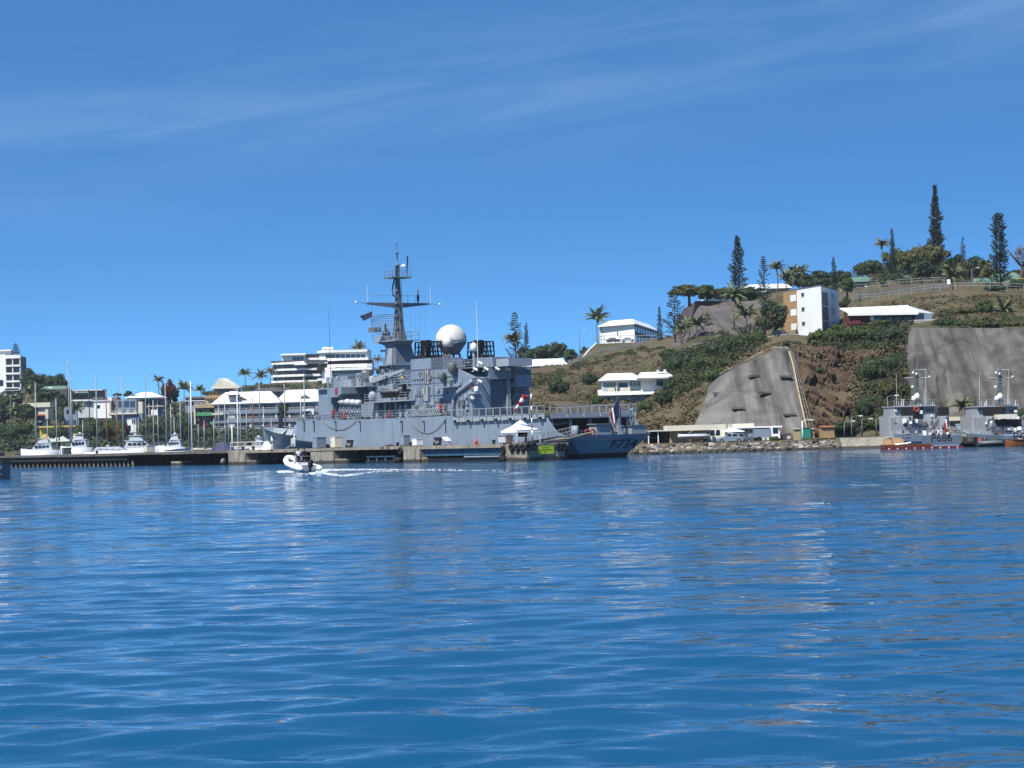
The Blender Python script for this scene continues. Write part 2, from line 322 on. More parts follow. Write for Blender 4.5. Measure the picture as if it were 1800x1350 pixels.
def ground_material():
    m = bpy.data.materials.new('dry_hillside'); m.use_nodes = True; N, L = m.node_tree.nodes, m.node_tree.links; b = N['Principled BSDF']; b.inputs['Roughness'].default_value = 0.95; b.inputs['Specular IOR Level'].default_value = 0.1
    g = N.new('ShaderNodeNewGeometry')
    def noi(sc_, d=6, st=(1,1,1)):
        mp = N.new('ShaderNodeMapping'); mp.inputs['Scale'].default_value = st; L.new(g.outputs['Position'], mp.inputs[0])
        t = N.new('ShaderNodeTexNoise'); t.inputs['Scale'].default_value = sc_; t.inputs['Detail'].default_value = d; t.inputs['Roughness'].default_value = 0.65; L.new(mp.outputs[0], t.inputs['Vector']); return t.outputs[0]
    def ramp(x, *st):
        r_ = N.new('ShaderNodeValToRGB'); L.new(x, r_.inputs[0]); e = r_.color_ramp.elements
        while len(e) < len(st): e.new(0.5)
        for q, (p_, c) in zip(e, st): q.position = p_; q.color = (*c, 1)
        return r_.outputs[0]
    a = ramp(noi(0.35), (0.3, SK(88,79,60)), (0.5, SK(122,109,84)), (0.72, SK(102,93,71)))
    c = ramp(noi(1.6, 5, (1,1,.4)), (0.35, SK(96,86,66)), (0.65, SK(140,126,100)))
    mx_ = N.new('ShaderNodeMix'); mx_.data_type = 'RGBA'; mx_.inputs[0].default_value = 0.5; L.new(a, mx_.inputs[6]); L.new(c, mx_.inputs[7])
    gr = ramp(noi(0.075, 5), (0.46, (0,0,0)), (0.60, (1,1,1))); m3 = N.new('ShaderNodeMix'); m3.data_type = 'RGBA'; L.new(gr, m3.inputs[0]); L.new(mx_.outputs[2], m3.inputs[6]); m3.inputs[7].default_value = (*SK(88,90,60), 1)
    L.new(m3.outputs[2], b.inputs['Base Color'])
    bp = N.new('ShaderNodeBump'); bp.inputs['Strength'].default_value = 0.8; bp.inputs['Distance'].default_value = 0.3; L.new(noi(1.1), bp.inputs['Height']); L.new(bp.outputs[0], b.inputs['Normal'])
    return m
def make_terrain():
    rows = []; pxs = np.concatenate([np.arange(-400, 860, 14), np.arange(860, 1830, 4), np.arange(1830, 2301, 30)])
    idx = np.concatenate([np.linspace(0, 1, 5)[:-1], np.linspace(1, 7, 66)])
    for px in pxs:
        a = smooth_interp(px, TPY); y = smooth_interp(px, TYY); col = []
        p0 = P(px, a[0], y[0]); col.append(Vector((p0.x, p0.y, -2.0)))
        for t in idx:
            py = float(np.interp(t, range(8), a)); Y = float(np.interp(t, range(8), y)); p = P(px, py, Y)
            k = min(max(t-1.15, 0), 1)*min(max((7-t)/0.3, 0.2), 1)
            p.z += k*(fbm(p*0.07)*0.7+fbm(p*0.4)*0.10); col.append(p)
        e = P(px, a[7], y[7]); col.append(Vector((e.x*1.05, e.y+30, e.z-0.5))); col.append(Vector((e.x*1.2, e.y+160, e.z-6))); col.append(Vector((e.x*1.5, e.y+500, -3)))
        rows.append(col)
    return struct(put('hillside_ground', grid_mesh('hillside_ground', rows, ground_material())))
make_terrain()
def inside(poly, x, y):
    c = False; n = len(poly)
    for i in range(n):
        (x0, y0), (x1, y1) = poly[i], poly[i-1]
        if (y0 > y) != (y1 > y) and x < (x1-x0)*(y-y0)/(y1-y0)+x0: c = not c
    return c
def patch(name, left, right, top, bot, m, lift, disp, du=2.0, dv=2.0, smooth=True):
    """a sheet over the terrain between pixel outlines; left/right: x as function of row, disp(p, u, v) -> metres towards the viewer"""
    pts = []; nv = int((bot-top)/dv)
    for j in range(nv+1):
        py = bot+(top-bot)*j/nv; x0, x1 = left(py), right(py); row = []; nu = int((right(bot)-left(bot))/du)
        for i in range(nu+1):
            u = i/nu; px = x0+(x1-x0)*u; q = P(px, py, max(D(px, py), 337)-lift); e = min(u, 1-u, j/nv+.06, 1-j/nv)*12
            q2 = q+Vector((0.1, -0.8, 0.45))*disp(q, px, py)*min(e, 1); row.append(q2)
        pts.append(row)
    return put(name, grid_mesh(name, [r_ for r_ in pts], m, smooth))
def interp(tab): xs = [t[0] for t in tab]; ys = [t[1] for t in tab]; return lambda v: float(np.interp(v, xs, ys))
def concrete_material(name, c_hi, c_lo, c_str):
    m = bpy.data.materials.new(name); m.use_nodes = True; N, L = m.node_tree.nodes, m.node_tree.links; b = N['Principled BSDF']; b.inputs['Roughness'].default_value = 0.9; b.inputs['Specular IOR Level'].default_value = 0.2
    g = N.new('ShaderNodeNewGeometry')
    def noi(sc_, st=(1,1,1), d=6, dist=0.0):
        mp = N.new('ShaderNodeMapping'); mp.inputs['Scale'].default_value = st; L.new(g.outputs['Position'], mp.inputs[0])
        t = N.new('ShaderNodeTexNoise'); t.inputs['Scale'].default_value = sc_; t.inputs['Detail'].default_value = d; t.inputs['Roughness'].default_value = 0.6; t.inputs['Distortion'].default_value = dist; L.new(mp.outputs[0], t.inputs['Vector']); return t.outputs[0]
    def mixc(f, a, c, lo, hi):
        r_ = N.new('ShaderNodeMapRange'); r_.inputs[1].default_value = lo; r_.inputs[2].default_value = hi; L.new(f, r_.inputs[0])
        x = N.new('ShaderNodeMix'); x.data_type = 'RGBA'; L.new(r_.outputs[0], x.inputs[0])
        for k, v in ((6, a), (7, c)):
            if isinstance(v, tuple): x.inputs[k].default_value = (*v, 1)
            else: L.new(v, x.inputs[k])
        return x.outputs[2]
    o = mixc(noi(0.16, (1,1,.7), 5, 0.8), c_lo, c_hi, 0.36, 0.64)
    o = mixc(noi(1.0, (0.5,0.02,0.045), 5, 0.25), o, c_str, 0.44, 0.70)
    o = mixc(noi(1.0, (1.8,0.05,0.09), 4), o, tuple(c*0.6 for c in c_str), 0.60, 0.95)
    L.new(o, b.inputs['Base Color'])
    bp = N.new('ShaderNodeBump'); bp.inputs['Strength'].default_value = 0.6; bp.inputs['Distance'].default_value = 0.12; L.new(noi(1.4), bp.inputs['Height']); L.new(bp.outputs[0], b.inputs['Normal'])
    return m
cm1 = concrete_material('shotcrete_pale', SK(150,146,140), SK(112,108,103), SK(64,61,58))
cm2 = concrete_material('shotcrete_dark', SK(132,127,120), SK(84,81,78), SK(50,48,47))
cm3 = concrete_material('shotcrete_brown', SK(132,123,116), SK(108,101,96), SK(84,79,74))
# sprayed concrete face above the quay
L1 = interp([(612,1352),(618,1344),(630,1325),(650,1286),(668,1250),(690,1243),(720,1234),(745,1222),(775,1206)]); R1 = interp([(612,1378),(618,1388),(630,1392),(660,1400),(700,1408),(740,1416),(775,1424)])
bumps1 = [(1325,661,1.0),(1382,662,1.0),(1263,691,1.1),(1344,690,1.1),(1297,717,1.1),(1388,728,1.0)]
def d1(q, px, py):
    z = fbm(q*0.12, 3)*0.55+fbm(q*0.5, 3)*0.12
    for bx, by, a in bumps1: z += 0.3*a*math.exp(-((px-bx)/13)**2-((py-by)/9)**2)
    return z
struct(patch('concrete_slope', L1, R1, 612, 790, cm1, 1.7, d1))
LB = thing('concrete_slope_ledges', 'grey anchor ledges jutting from the pale concrete slope', 'ledges', G(1325, 700))
for bx, by, a in bumps1:
    p = P(bx, by, D(bx, by)-2.45)-LB.location
    mb = MB().cbox(p, (1.75, 0.9, 0.32), R(6)); mb.build('ledge', cm1, LB)
# kerb along the top edge of that face
kb = MB(); kp = [P(x, y-1, D(x, y)-1.9) for x, y in [(1246,672),(1262,662),(1290,648),(1320,632),(1345,619),(1362,613),(1378,613)]]; kb.path(kp, 0.28, 6)
tag(kb.build('slope_kerb', M('concrete'), None), 'thin pale kerb edging the top of the concrete slope', 'kerb')
# second face at the right
L2 = interp([(574,1598),(600,1596),(640,1592),(665,1588),(690,1596),(720,1600),(760,1606)])
def d2(q, px, py):
    z = fbm(q*0.16, 3)*0.9+fbm(q*0.55, 3)*0.25; z += 0.8*math.exp(-((px-1640)/30)**2)*fbm(Vector((q.x*.9, q.y*.2, q.z*.12)))
    z -= 1.6*math.exp(-((px-1612-0.10*(py-640))/5)**2-((py-640)/12)**2); return z
struct(patch('concrete_cliff', L2, lambda y: 2250, 574, 790, cm2, 2.0, d2, 3.0, 2.5))
# weathered dome of bare grey earth high on the hill
L3 = interp([(530,1222),(540,1206),(555,1192),(575,1184),(600,1180),(612,1178)]); R3 = interp([(530,1352),(560,1352),(575,1345),(612,1320)])
struct(patch('bare_slope', L3, R3, 529, 610, cm3, 2.2, lambda q, x, y: fbm(q*0.1, 3)*0.7))
# rock cliff between the faces
def rock_material():
    m = bpy.data.materials.new('brown_rock'); m.use_nodes = True; N, L = m.node_tree.nodes, m.node_tree.links; b = N['Principled BSDF']; b.inputs['Roughness'].default_value = 0.9; b.inputs['Specular IOR Level'].default_value = 0.15
    g = N.new('ShaderNodeNewGeometry'); t = N.new('ShaderNodeTexNoise'); t.inputs['Scale'].default_value = 0.5; t.inputs['Detail'].default_value = 8; t.inputs['Roughness'].default_value = 0.7; L.new(g.outputs['Position'], t.inputs['Vector'])
    r_ = N.new('ShaderNodeValToRGB'); L.new(t.outputs[0], r_.inputs[0]); e = r_.color_ramp.elements
    while len(e) < 4: e.new(0.5)
    for q, (p_, c) in zip(e, [(0.3, SK(72,60,50)), (0.46, SK(112,91,72)), (0.58, SK(90,76,64)), (0.72, SK(142,120,98))]): q.position = p_; q.color = (*c, 1)
    L.new(r_.outputs[0], b.inputs['Base Color'])
    bp = N.new('ShaderNodeBump'); bp.inputs['Strength'].default_value = 1.0; bp.inputs['Distance'].default_value = 0.25; L.new(t.outputs[0], bp.inputs['Height']); L.new(bp.outputs[0], b.inputs['Normal']); return m
ROCKM = rock_material()
L4 = interp([(612,1392),(640,1398),(700,1410),(740,1418),(772,1426)]); R4 = interp([(612,1596),(660,1588),(700,1594),(772,1612)])
def d4(q, px, py):
    s_ = (q.x*0.55+q.z*0.85); t_ = (q.x*0.85-q.z*0.55)                       # strata climb to the right
    z = 1.3*abs(mnoise.noise(Vector((s_*0.55, t_*0.16, 1.3))))+0.9*abs(mnoise.noise(Vector((s_*1.3, t_*0.4, 7.7))))+1.2*fbm(q*0.13, 3)
    z += 0.9*mnoise.cell(Vector((s_*0.9, t_*0.33, 2.0)))+0.6*mnoise.cell(Vector((s_*2.1, t_*0.8, 5.0))); return z-0.4
struct(patch('rock_cliff', L4, R4, 606, 788, ROCKM, 1.6, d4, 1.9, 1.9, False))
# ================================================================ vegetation builders
def rnd_dir(r_): 
    z = r_.uniform(-1, 1); a = r_.uniform(0, 2*math.pi); s_ = math.sqrt(1-z*z); return Vector((s_*math.cos(a), s_*math.sin(a), z))
def leaf_quad(mb, c, n, u, w, h, r_):
    n = n.normalized(); a = n.cross(u); a = n.orthogonal() if a.length < 1e-3 else a; a.normalize(); b_ = n.cross(a)
    k = len(mb.v); j = lambda: r_.uniform(.75, 1.2)
    mb.v += [tuple(c-a*w*j()), tuple(c-b_*h*j()), tuple(c+a*w*j()), tuple(c+b_*h*j())]; mb.f.append((k, k+1, k+2, k+3))
CROWNS = {}
def crown(kind, var, m):
    """unit crown: about radius 1, base at z=0"""
    key = (kind, var, m.name)
    if key in CROWNS: return CROWNS[key]
    r_ = random.Random(hash((kind, var)) & 0xffff if False else sum(map(ord, kind))*13+var*101); mb = MB(); lobes = []
    nl, H, flat, leaf, nleaf, hole = {'round': (15, 1.5, .8, .075, 150, .0), 'umbrella': (17, .95, .42, .06, 120, .0), 'bush': (13, .95, .7, .075, 130, .0), 'tall': (15, 2.3, .85, .08, 140, .0), 'sparse': (16, 1.5, .6, .05, 60, .0)}[kind]
    for i in range(nl):
        for _ in range(30):
            d = rnd_dir(r_); d.z = abs(d.z)*1.0 if kind in ('umbrella', 'bush') else d.z; q = d*r_.uniform(.35, .78)
            c = Vector((q.x, q.y, H*.5+q.z*H*.48)) if kind not in ('umbrella', 'bush') else Vector((q.x*1.05, q.y*1.05, H*.25+q.z*H*.6))
            if all((c-o).length > .26 for o, _r in lobes): break
        lobes.append((c, r_.uniform(.24, .40)))
    for c, rad in lobes:
        if kind != 'sparse':
            rr = rad*.72; ph = r_.uniform(0, 6)
            mb.loft([[c+Vector((rr*math.cos(t)*math.cos(a+ph)*r_.uniform(.8,1.1), rr*math.cos(t)*math.sin(a+ph)*r_.uniform(.8,1.1), rr*flat*math.sin(t))) for a in [k*math.pi/3 for k in range(6)]] for t in (-1.3, -.5, .4, 1.2)])
        for _ in range(nleaf):
            d = rnd_dir(r_); c2 = c+Vector((d.x, d.y, d.z*flat))*rad*(r_.uniform(.62, 1.12) if kind != 'sparse' else r_.uniform(.2, 1.15))
            leaf_quad(mb, c2, (d+rnd_dir(r_)*.7), rnd_dir(r_), leaf*r_.uniform(.6, 1.35), leaf*r_.uniform(.45, .9), r_)
    me = mb.mesh('crown', m); CROWNS[key] = me; return me
TRUNKS = {}
def trunk_mesh(var, m):
    key = (var, m.name)
    if key in TRUNKS: return TRUNKS[key]
    r_ = random.Random(var*7+3); mb = MB(); pts = [Vector((0, 0, -.15)), Vector((r_.uniform(-.04, .04), 0, .25)), Vector((r_.uniform(-.07, .07), r_.uniform(-.05, .05), .55))]
    mb.path(pts, .055, 7, .035); t = pts[-1]
    for k in range(5):
        a = k*1.26+r_.uniform(-.3, .3); e = t+Vector((math.cos(a)*.35, math.sin(a)*.35, r_.uniform(.25, .5))); mid = (t+e)/2+Vector((0, 0, -.04)); mb.path([t-Vector((0, 0, .05)), mid, e], .03, 5, .010)
    TRUNKS[key] = mb.mesh('trunk', m, True); return TRUNKS[key]
TV = [0]
def tree(px, py, wpx, hpx, label, kind='round', m='leaf_dark', Y=None, name='broadleaf_tree', group=None, tr='trunk', trunk_h=None, cat='tree'):
    """a tree whose foot is seen at (px, py) and whose crown is wpx wide, the whole hpx tall in the photo"""
    Y = Y or D(px, py); s_ = SC(Y); p = P(px, py, Y); W, H_ = wpx/s_, hpx/s_; TV[0] += 1; v = TV[0]
    t = thing(name, label, cat, p, random.uniform(0, 6.28), group)
    th = H_*(trunk_h if trunk_h is not None else .10); c = put('crown', crown(kind, v % 4, M(m)), t, (0, 0, th)); nat = {'round':1.65,'umbrella':1.0,'bush':1.0,'tall':2.5,'sparse':1.6}[kind]
    c.scale = (W/2.1, W/2.1, (H_-th)/nat); k = put('trunk', trunk_mesh(v % 3, M(tr)), t); k.scale = (max(H_, W*.6), max(H_, W*.6), (th+(H_-th)*.45)/.8); return t
def shrub(px, py, wpx, hpx, label, m='leaf_mid', Y=None, name='shrub', group=None):
    return tree(px, py, wpx, hpx, label, 'bush', m, Y, name, group, 'trunk', 0.0, 'shrub')
# ---- araucarias
PINES = {}
def pine_mesh(kind, var):
    key = (kind, var)
    if key in PINES: return PINES[key]
    r_ = random.Random(var*31+len(kind)); mb = MB(); n = {'column': 34, 'cone': 26, 'thin': 40, 'open': 22, 'stout': 36}[kind]
    def prof(h):
        tb = {'column': (.092, .094, .084, .060, .028, .004), 'cone': (.11, .096, .070, .046, .026, .004), 'thin': (.085, .078, .060, .038, .013, .007), 'open': (.17, .155, .125, .085, .045, .006), 'stout': (.092, .092, .086, .080, .072, .010)}[kind]
        return float(np.interp(h, (.1, .3, .52, .74, .90, 1.0), tb))*(1+.14*math.sin(h*29+var*2))
    for i in range(n):
        h = .10+.88*i/n; nb = 7 if kind != 'open' else 6; L0 = prof(h)
        for k in range(nb):
            a = k*2*math.pi/nb+i*.9+r_.uniform(-.25, .25); L_ = L0*r_.uniform(.55, 1.18)
            if r_.random() < (.26 if kind == 'open' else .16): continue
            d = Vector((math.cos(a), math.sin(a), 0)); p0 = Vector((0, 0, h)); p1 = p0+d*L_*.55+Vector((0, 0, L_*.02)); p2 = p0+d*L_+Vector((0, 0, L_*.26))
            th = .0042 if kind != 'open' else .0048; mb.path([p0, p1, p2], th*.7, 4, th*1.3)
            for q in range(5):                                      # upturned tufts along the branch
                f_ = .3+.7*q/4; b_ = p0.lerp(p2, f_); e = b_+d.lerp(rnd_dir(r_), .55)*.020+Vector((0, 0, .016)); mb.tube(b_, e, .0062, .0022, 3, False)
    mb.tube((0, 0, .95), (0, 0, 1.0), .008, .002, 4); me = mb.mesh('crown', M('leaf_pine')); PINES[key] = me; return me
def pine(px, ytop, ybot, label, kind='column', Y=None, var=0, base=None, wid=1.0, lean=0, group='columnar pines on the hill'):
    Y = Y or D(px, base or ybot); s_ = SC(Y); p = P(px, base or ybot, Y); H_ = ((base or ybot)-ytop)/s_
    t = thing('araucaria_tree', label, 'pine tree', p, random.uniform(0, 6.28), group); c = put('crown', pine_mesh(kind, var), t); c.scale = (H_*wid*1.14, H_*wid*1.14, H_)
    tm = MB().tube((0, 0, -.02), (0, 0, .97), .014, .003, 6).mesh('trunk', M('trunk'), True) if 'pt' not in PINES else PINES['pt']; PINES['pt'] = tm
    k = put('trunk', tm, t); k.scale = (H_, H_, H_); return t
# ---- palms
FROND = {}
def frond_mesh(v):
    if v in FROND: return FROND[v]
    r_ = random.Random(v*17+5); mb = MB(); n = 13; pts = []; droop = [1.0, 1.5, 1.9, 2.1][v]; el0 = [1.25, 1.0, .7, .3][v]
    p = Vector((0, 0, 0)); e = el0
    for i in range(n):
        pts.append(p.copy()); p = p+Vector((math.cos(e), 0, math.sin(e)))*(1/(n-1)); e -= droop/(n-1)*(0.5+i/n)
    mb.path(pts, .011, 4, .004)
    for i in range(1, n):
        for sgn in (-1, 1):
            for q in (0, .33, .66):
                a = pts[i-1].lerp(pts[i], q); t = (pts[i]-pts[i-1]).normalized(); ll = .25*math.sin(math.pi*min(.98, (i+q)/n*.9+.12))*r_.uniform(.8, 1.1)
                tip = a+(t*.55+Vector((0, sgn*.75, -.42*r_.uniform(.6, 1.4)))).normalized()*ll; k = len(mb.v); mb.v += [tuple(a-t*.026), tuple(a+t*.026), tuple(tip)]; mb.f.append((k, k+1, k+2))
    FROND[v] = mb.mesh('frond', M('leaf_palm')); return FROND[v]
PT = {}
def palm(px, ytop, ybot, label, crown_px=34, Y=None, lean=0.0, n=24, group='coconut palms'):
    Y = Y or D(px, ybot); s_ = SC(Y); p = P(px, ybot, Y); cr_ = crown_px/s_/2; Ht = (ybot-ytop)/s_-cr_*.75; r_ = random.Random(int(px*7+ytop))
    t = thing('palm_tree', label, 'palm tree', p, 0, group); tv = r_.randrange(3)
    if tv not in PT:
        mb = MB(); mb.path([Vector((.0, 0, -.03)), Vector((.015*(tv-1), .01, .3)), Vector((.03*(tv-1), .0, .65)), Vector((.0, 0, 1.0))], .022, 7, .014); PT[tv] = mb.mesh('trunk', M('palm_trunk'), True)
    k = put('trunk', PT[tv], t); k.scale = (max(Ht, 7), max(Ht, 7), Ht); k.rotation_euler = (0, lean, 0)
    top = Vector((math.sin(lean)*Ht, 0, math.cos(lean)*Ht))
    for i in range(n):
        v = [0, 1, 1, 2, 2, 3][i % 6]; f = put('frond', frond_mesh(v), t, top); f.rotation_euler = (r_.uniform(-.15, .15), r_.uniform(-.22, .22), i*2.399+r_.uniform(-.35, .35)); sc_ = cr_*r_.uniform(.8, 1.3)*1.22; f.scale = (sc_, sc_, sc_)
    return t
# ---- scrub that covers the slopes: leaf and straw clumps nobody could count
def scrub(name, label, cat, regions, m, size, seed):
    r_ = random.Random(seed); mb = MB()
    for poly, n, hgt, *dy in regions:
        x0, x1 = min(p[0] for p in poly), max(p[0] for p in poly); y0, y1 = min(p[1] for p in poly), max(p[1] for p in poly)
        done = 0; tries = 0
        while done < n and tries < n*8:
            tries += 1; px, py = r_.uniform(x0, x1), r_.uniform(y0, y1)
            if not inside(poly, px, py): continue
            if fbm(Vector((px*.05, py*.08, seed)), 3) < -.12: continue
            done += 1; c = G(px, py, -.3) if not dy else P(px, py, max(D(px, py), 338)+dy[0]); rad = hgt*r_.uniform(.5, 1.2)
            for _ in range(9):
                d = rnd_dir(r_); d.z = abs(d.z); leaf_quad(mb, c+Vector((d.x*rad, d.y*rad, d.z*rad*.8)), d+rnd_dir(r_)*.6, rnd_dir(r_), size*r_.uniform(.6, 1.4), size*r_.uniform(.5, 1.1), r_)
    o = mb.build(name, M(m)); stuff(o); tag(o, label, cat); return o
# ================================================================ the frigate
class Frame:
    """local frame of a moored vessel: x forward, y to port, z up; side()/aft() read photo pixels on its planes"""
    def __init__(s, o, ang): s.o = np.array(o, float); s.a = ang; s.f = np.array([math.cos(ang), math.sin(ang), 0]); s.l = np.array([-s.f[1], s.f[0], 0])
    def side(s, px, py, y): d = ray(px, py); t = ((s.o-CPOS)@s.l+y)/(d@s.l); w = CPOS+d*t-s.o; return float(w@s.f), float(w[2])
    def aft(s, px, py, x): d = ray(px, py); t = ((s.o-CPOS)@s.f+x)/(d@s.f); w = CPOS+d*t-s.o; return float(w@s.l), float(w[2])
def text_mesh(name, body, size, m, extrude=0.006, shear=0.0, bold=0.0):
    cu = bpy.data.curves.new(name+'_curve', 'FONT'); cu.body = body; cu.size = size; cu.extrude = extrude; cu.shear = shear; cu.align_x = 'CENTER'; cu.align_y = 'CENTER'; cu.offset = bold
    o = bpy.data.objects.new(name+'_tmp', cu); COL.objects.link(o); dg = bpy.context.evaluated_depsgraph_get(); dg.update(); me = bpy.data.meshes.new_from_object(o.evaluated_get(dg)); bpy.data.objects.remove(o)
    me.name = name; me.materials.clear(); me.materials.append(m); return me
def place_text(me, name, parent, origin, xdir, ydir):
    o = put(name, me, parent); x, y = Vector(xdir).normalized(), Vector(ydir); y = (y-x*y.dot(x)).normalized(); z = x.cross(y)
    o.matrix_local = Matrix(((x.x, y.x, z.x, origin[0]), (x.y, y.y, z.y, origin[1]), (x.z, y.z, z.z, origin[2]), (0, 0, 0, 1))); return o
def rails(parent, pts, h=1.0, n=3, r=0.03, name='railing', m='light_grey', gap=1.6):
    """guard rail along a polyline"""
    mb = MB(); pts = [Vector(p) for p in pts]
    for a, b in zip(pts, pts[1:]):
        k = max(1, int((b-a).length/gap))
        for i in range(k+1): q = a.lerp(b, i/k); mb.tube(q, q+Vector((0, 0, h)), r*1.15, n=4)
        for j in range(n): z = Vector((0, 0, h*(j+1)/n)); mb.tube(a+z, b+z, r, n=4)
    return mb.build(name, M(m), parent)
SHANG = R(123.3); FR = Frame([11.896, 281.569, 0], SHANG)
fg = thing('frigate', 'large grey navy frigate with F734 on its stern, moored behind the wharf', 'warship', tuple(FR.o), SHANG)
HG, DG, LG = M('hull_grey'), M('deck_grey'), M('light_grey')
def sx(px, py, y): return FR.side(px, py, y)
def sbox(mb, px0, px1, pyt, pyb, yp, ys):
    x1, z1 = sx(px0, pyt, yp); x0, _ = sx(px1, pyt, yp); _, z0 = sx(px0, pyb, yp); return mb.box(x0, x1, ys, yp, z0, z1)
# ---- hull
ST = [  # station, half breadth at deck, at waterline, deck height, knuckle height
 (0, 6.4, 3.3, 2.9, 2.9), (1.9, 6.5, 3.9, 3.4, 2.9), (3.9, 6.6, 4.5, 5.25, 2.7), (10, 6.8, 5.4, 5.25, 2.2), (25.0, 7.0, 6.2, 5.25, 1.6), (25.2, 7.0, 6.2, 5.95, 1.6), (40, 7.0, 6.4, 5.97, 1.5), (55, 7.0, 5.9, 6.05, 2.0), (62, 7.0, 4.7, 6.15, 2.9), (69.6, 6.8, 3.3, 6.25, 3.4)]
BW = [(69.6, 6.75, 3.2, 4.05), (74, 6.1, 2.1, 4.2), (79, 5.1, 1.0, 4.5), (84, 3.8, .4, 4.85), (88.5, 2.3, .15, 5.2), (91.8, .95, .05, 5.48), (93.5, .06, .03, 5.6)]
mb = MB(); rings = []
for i, (x, d, w, z, k) in enumerate(ST):
    dx = 1.35 if i == 0 else (0.5 if i == 1 else 0)
    rings.append([(x, d, z), (x+(dx*(1-k/2.9) if dx else 0), d, k-.01), (x+dx*.9, w+.2, .45), (x+dx, w, -.9), (x+dx, -w, -.9), (x+dx*.9, -w-.2, .45), (x, -d, k-.01), (x, -d, z)])
for i, (a, b) in enumerate(zip(rings, rings[1:])): mb.loft([a, b], False, False)
mb.f.append(tuple(range(7, -1, -1)))
n0 = len(mb.v); mb.v += rings[-1]; mb.f.append(tuple(n0+i for i in range(8)))
brings = [[(x, d, z), (x-.2*(x > 80), d+(w-d)*.36, z-1.3), (x-(x-69.6)*.09, w+.15, .45), (x-(x-69.6)*.2, w, -.9), (x-(x-69.6)*.2, -w, -.9), (x-(x-69.6)*.09, -w-.15, .45), (x-.2*(x > 80), -d-(w-d)*.36, z-1.3), (x, -d, z)] for x, d, w, z in BW]
mb.loft(brings, False, False)
mb.f = [f[::-1] for f in mb.f]
hull = mb.build('hull', HG, fg)
# boot topping: a dark band hugging the waterline of the stern and sides
bt = MB(); o = .03
bt.loft([[(x+(1.35 if i == 0 else .5 if i == 1 else 0)*f+(-o if i == 0 else 0), s*(w+.2*g+o), zz_) for s, g, zz_, f in ((1, 1.0, .62, .82), (1, 0, -.8, 1), (-1, 0, -.8, 1), (-1, 1.0, .62, .82))] for i, (x, d, w, z, k) in enumerate(ST)], True, False)
bt.build('boot_topping', M('boot_black'), hull)
# ---- decks
mb = MB()
mb.prism([(.02, 6.35, 2.3), (.02, -6.35, 2.3), (12, -6.7, 2.3), (12, 6.7, 2.3)], (0, 0, .05)); mb.build('mooring_deck', DG, fg)
mb = MB().prism([(3.9, 6.6, 5.0), (3.9, -6.6, 5.0), (25.1, -7.0, 5.0), (25.1, 7.0, 5.0)], (0, 0, .26)); mb.build('flight_deck', DG, fg)
mb = MB().prism([(25.1, 6.95, 5.7), (25.1, -6.95, 5.7), (69.55, -6.7, 5.9), (69.55, 6.7, 5.9)], (0, 0, .2)); mb.build('main_deck', DG, fg)
mb = MB(); mb.loft([[(x, d+(w-d)*.30-.18, z-1.05), (x, -d-(w-d)*.30+.18, z-1.05)] for x, d, w, z in BW[:-1]], False, False); mb.build('foredeck', DG, fg)
mb = MB()                                               # inside of the bow bulwarks with stiffeners
for s in (1, -1):
    mb.loft([[(x-.1, s*(d-.06), z), (x-.1, s*(d+(w-d)*.30-.14), z-1.08)] for x, d, w, z in BW[:-1]], False, False)
bw = mb.build('bulwark_lining', LG, fg)
for s in (1, -1):
    for x in np.arange(71, 91, 2.0):
        d = float(np.interp(x, [b[0] for b in BW], [b[1] for b in BW])); z = float(np.interp(x, [b[0] for b in BW], [b[3] for b in BW])); k_ = .30*(d-float(np.interp(x, [b[0] for b in BW], [b[2] for b in BW])))
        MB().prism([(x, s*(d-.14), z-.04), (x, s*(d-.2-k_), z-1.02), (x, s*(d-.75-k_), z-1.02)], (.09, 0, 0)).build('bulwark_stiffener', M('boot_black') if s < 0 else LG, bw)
MB().box(69.5, 69.62, -6.7, 6.7, 3.1, 6.2).build('break_bulkhead', HG, fg)
MB().box(11.8, 12.0, -6.6, 6.6, 2.35, 5.0).build('stern_bulkhead', M('bow_blue'), fg)
for y in (-5.8, -3, 0, 3, 5.8): MB().box(4.0, 4.3, y-.14, y+.14, 2.35, 5.0).build('stanchion', HG, fg)
# ---- transom number
TX, TU = Vector((0, -1, 0)), Vector((-1.35, 0, 3.0)).normalized(); nrm = TX.cross(TU)
y0, _ = FR.aft(1096, 779, .4); num = text_mesh('hull_number', 'F734', 1.62, M('boot_black'), .008, .22)
t_ = place_text(num, 'hull_number', hull, Vector((.58, y0, 1.62))+nrm*.03, TX, TU); t_.scale = (1.28, 1, 1)
# ---- flight deck nets
def net(a, b, h, mparent):
    a, b = Vector(a), Vector(b); f = MB(); u = Vector((0, 0, 1))
    for p, q in ((a, b), (a+u*h, b+u*h), (a, a+u*h), (b, b+u*h)): f.tube(p, q, .055, n=4)
    o = f.build('net_frame', LG, mparent); w = MB(); d = b-a
    for k in range(1, 6): w.tube(a+d*(k/6), a+d*(k/6)+u*h, .012, n=3)
    for k in range(1, 4): w.tube(a+u*h*k/4, b+u*h*k/4, .012, n=3)
    w.build('net_mesh', M('chrome_grey'), o)
    s_ = (b-a).normalized(); nn = Vector((s_.y, -s_.x, 0)); MB().prism([a+u*-.1, b-d*.02+u*-.1, b-d*.02-u*.62, a-u*.62], nn*.05).build('edge_plate', LG, o)
    return o
for i in range(13):
    x0 = 4.0+i*1.62; y = float(np.interp(x0+.8, [3.9, 10, 25], [6.6, 6.8, 7.0]))+.32
    net((x0, y, 5.72), (x0+1.5, y+.02, 5.72), .98, fg)
    if i % 2 == 0: MB().box(x0+.6, x0+.95, y+.02, y+.25, 5.0, 5.35).build('deck_light', M('black'), fg)
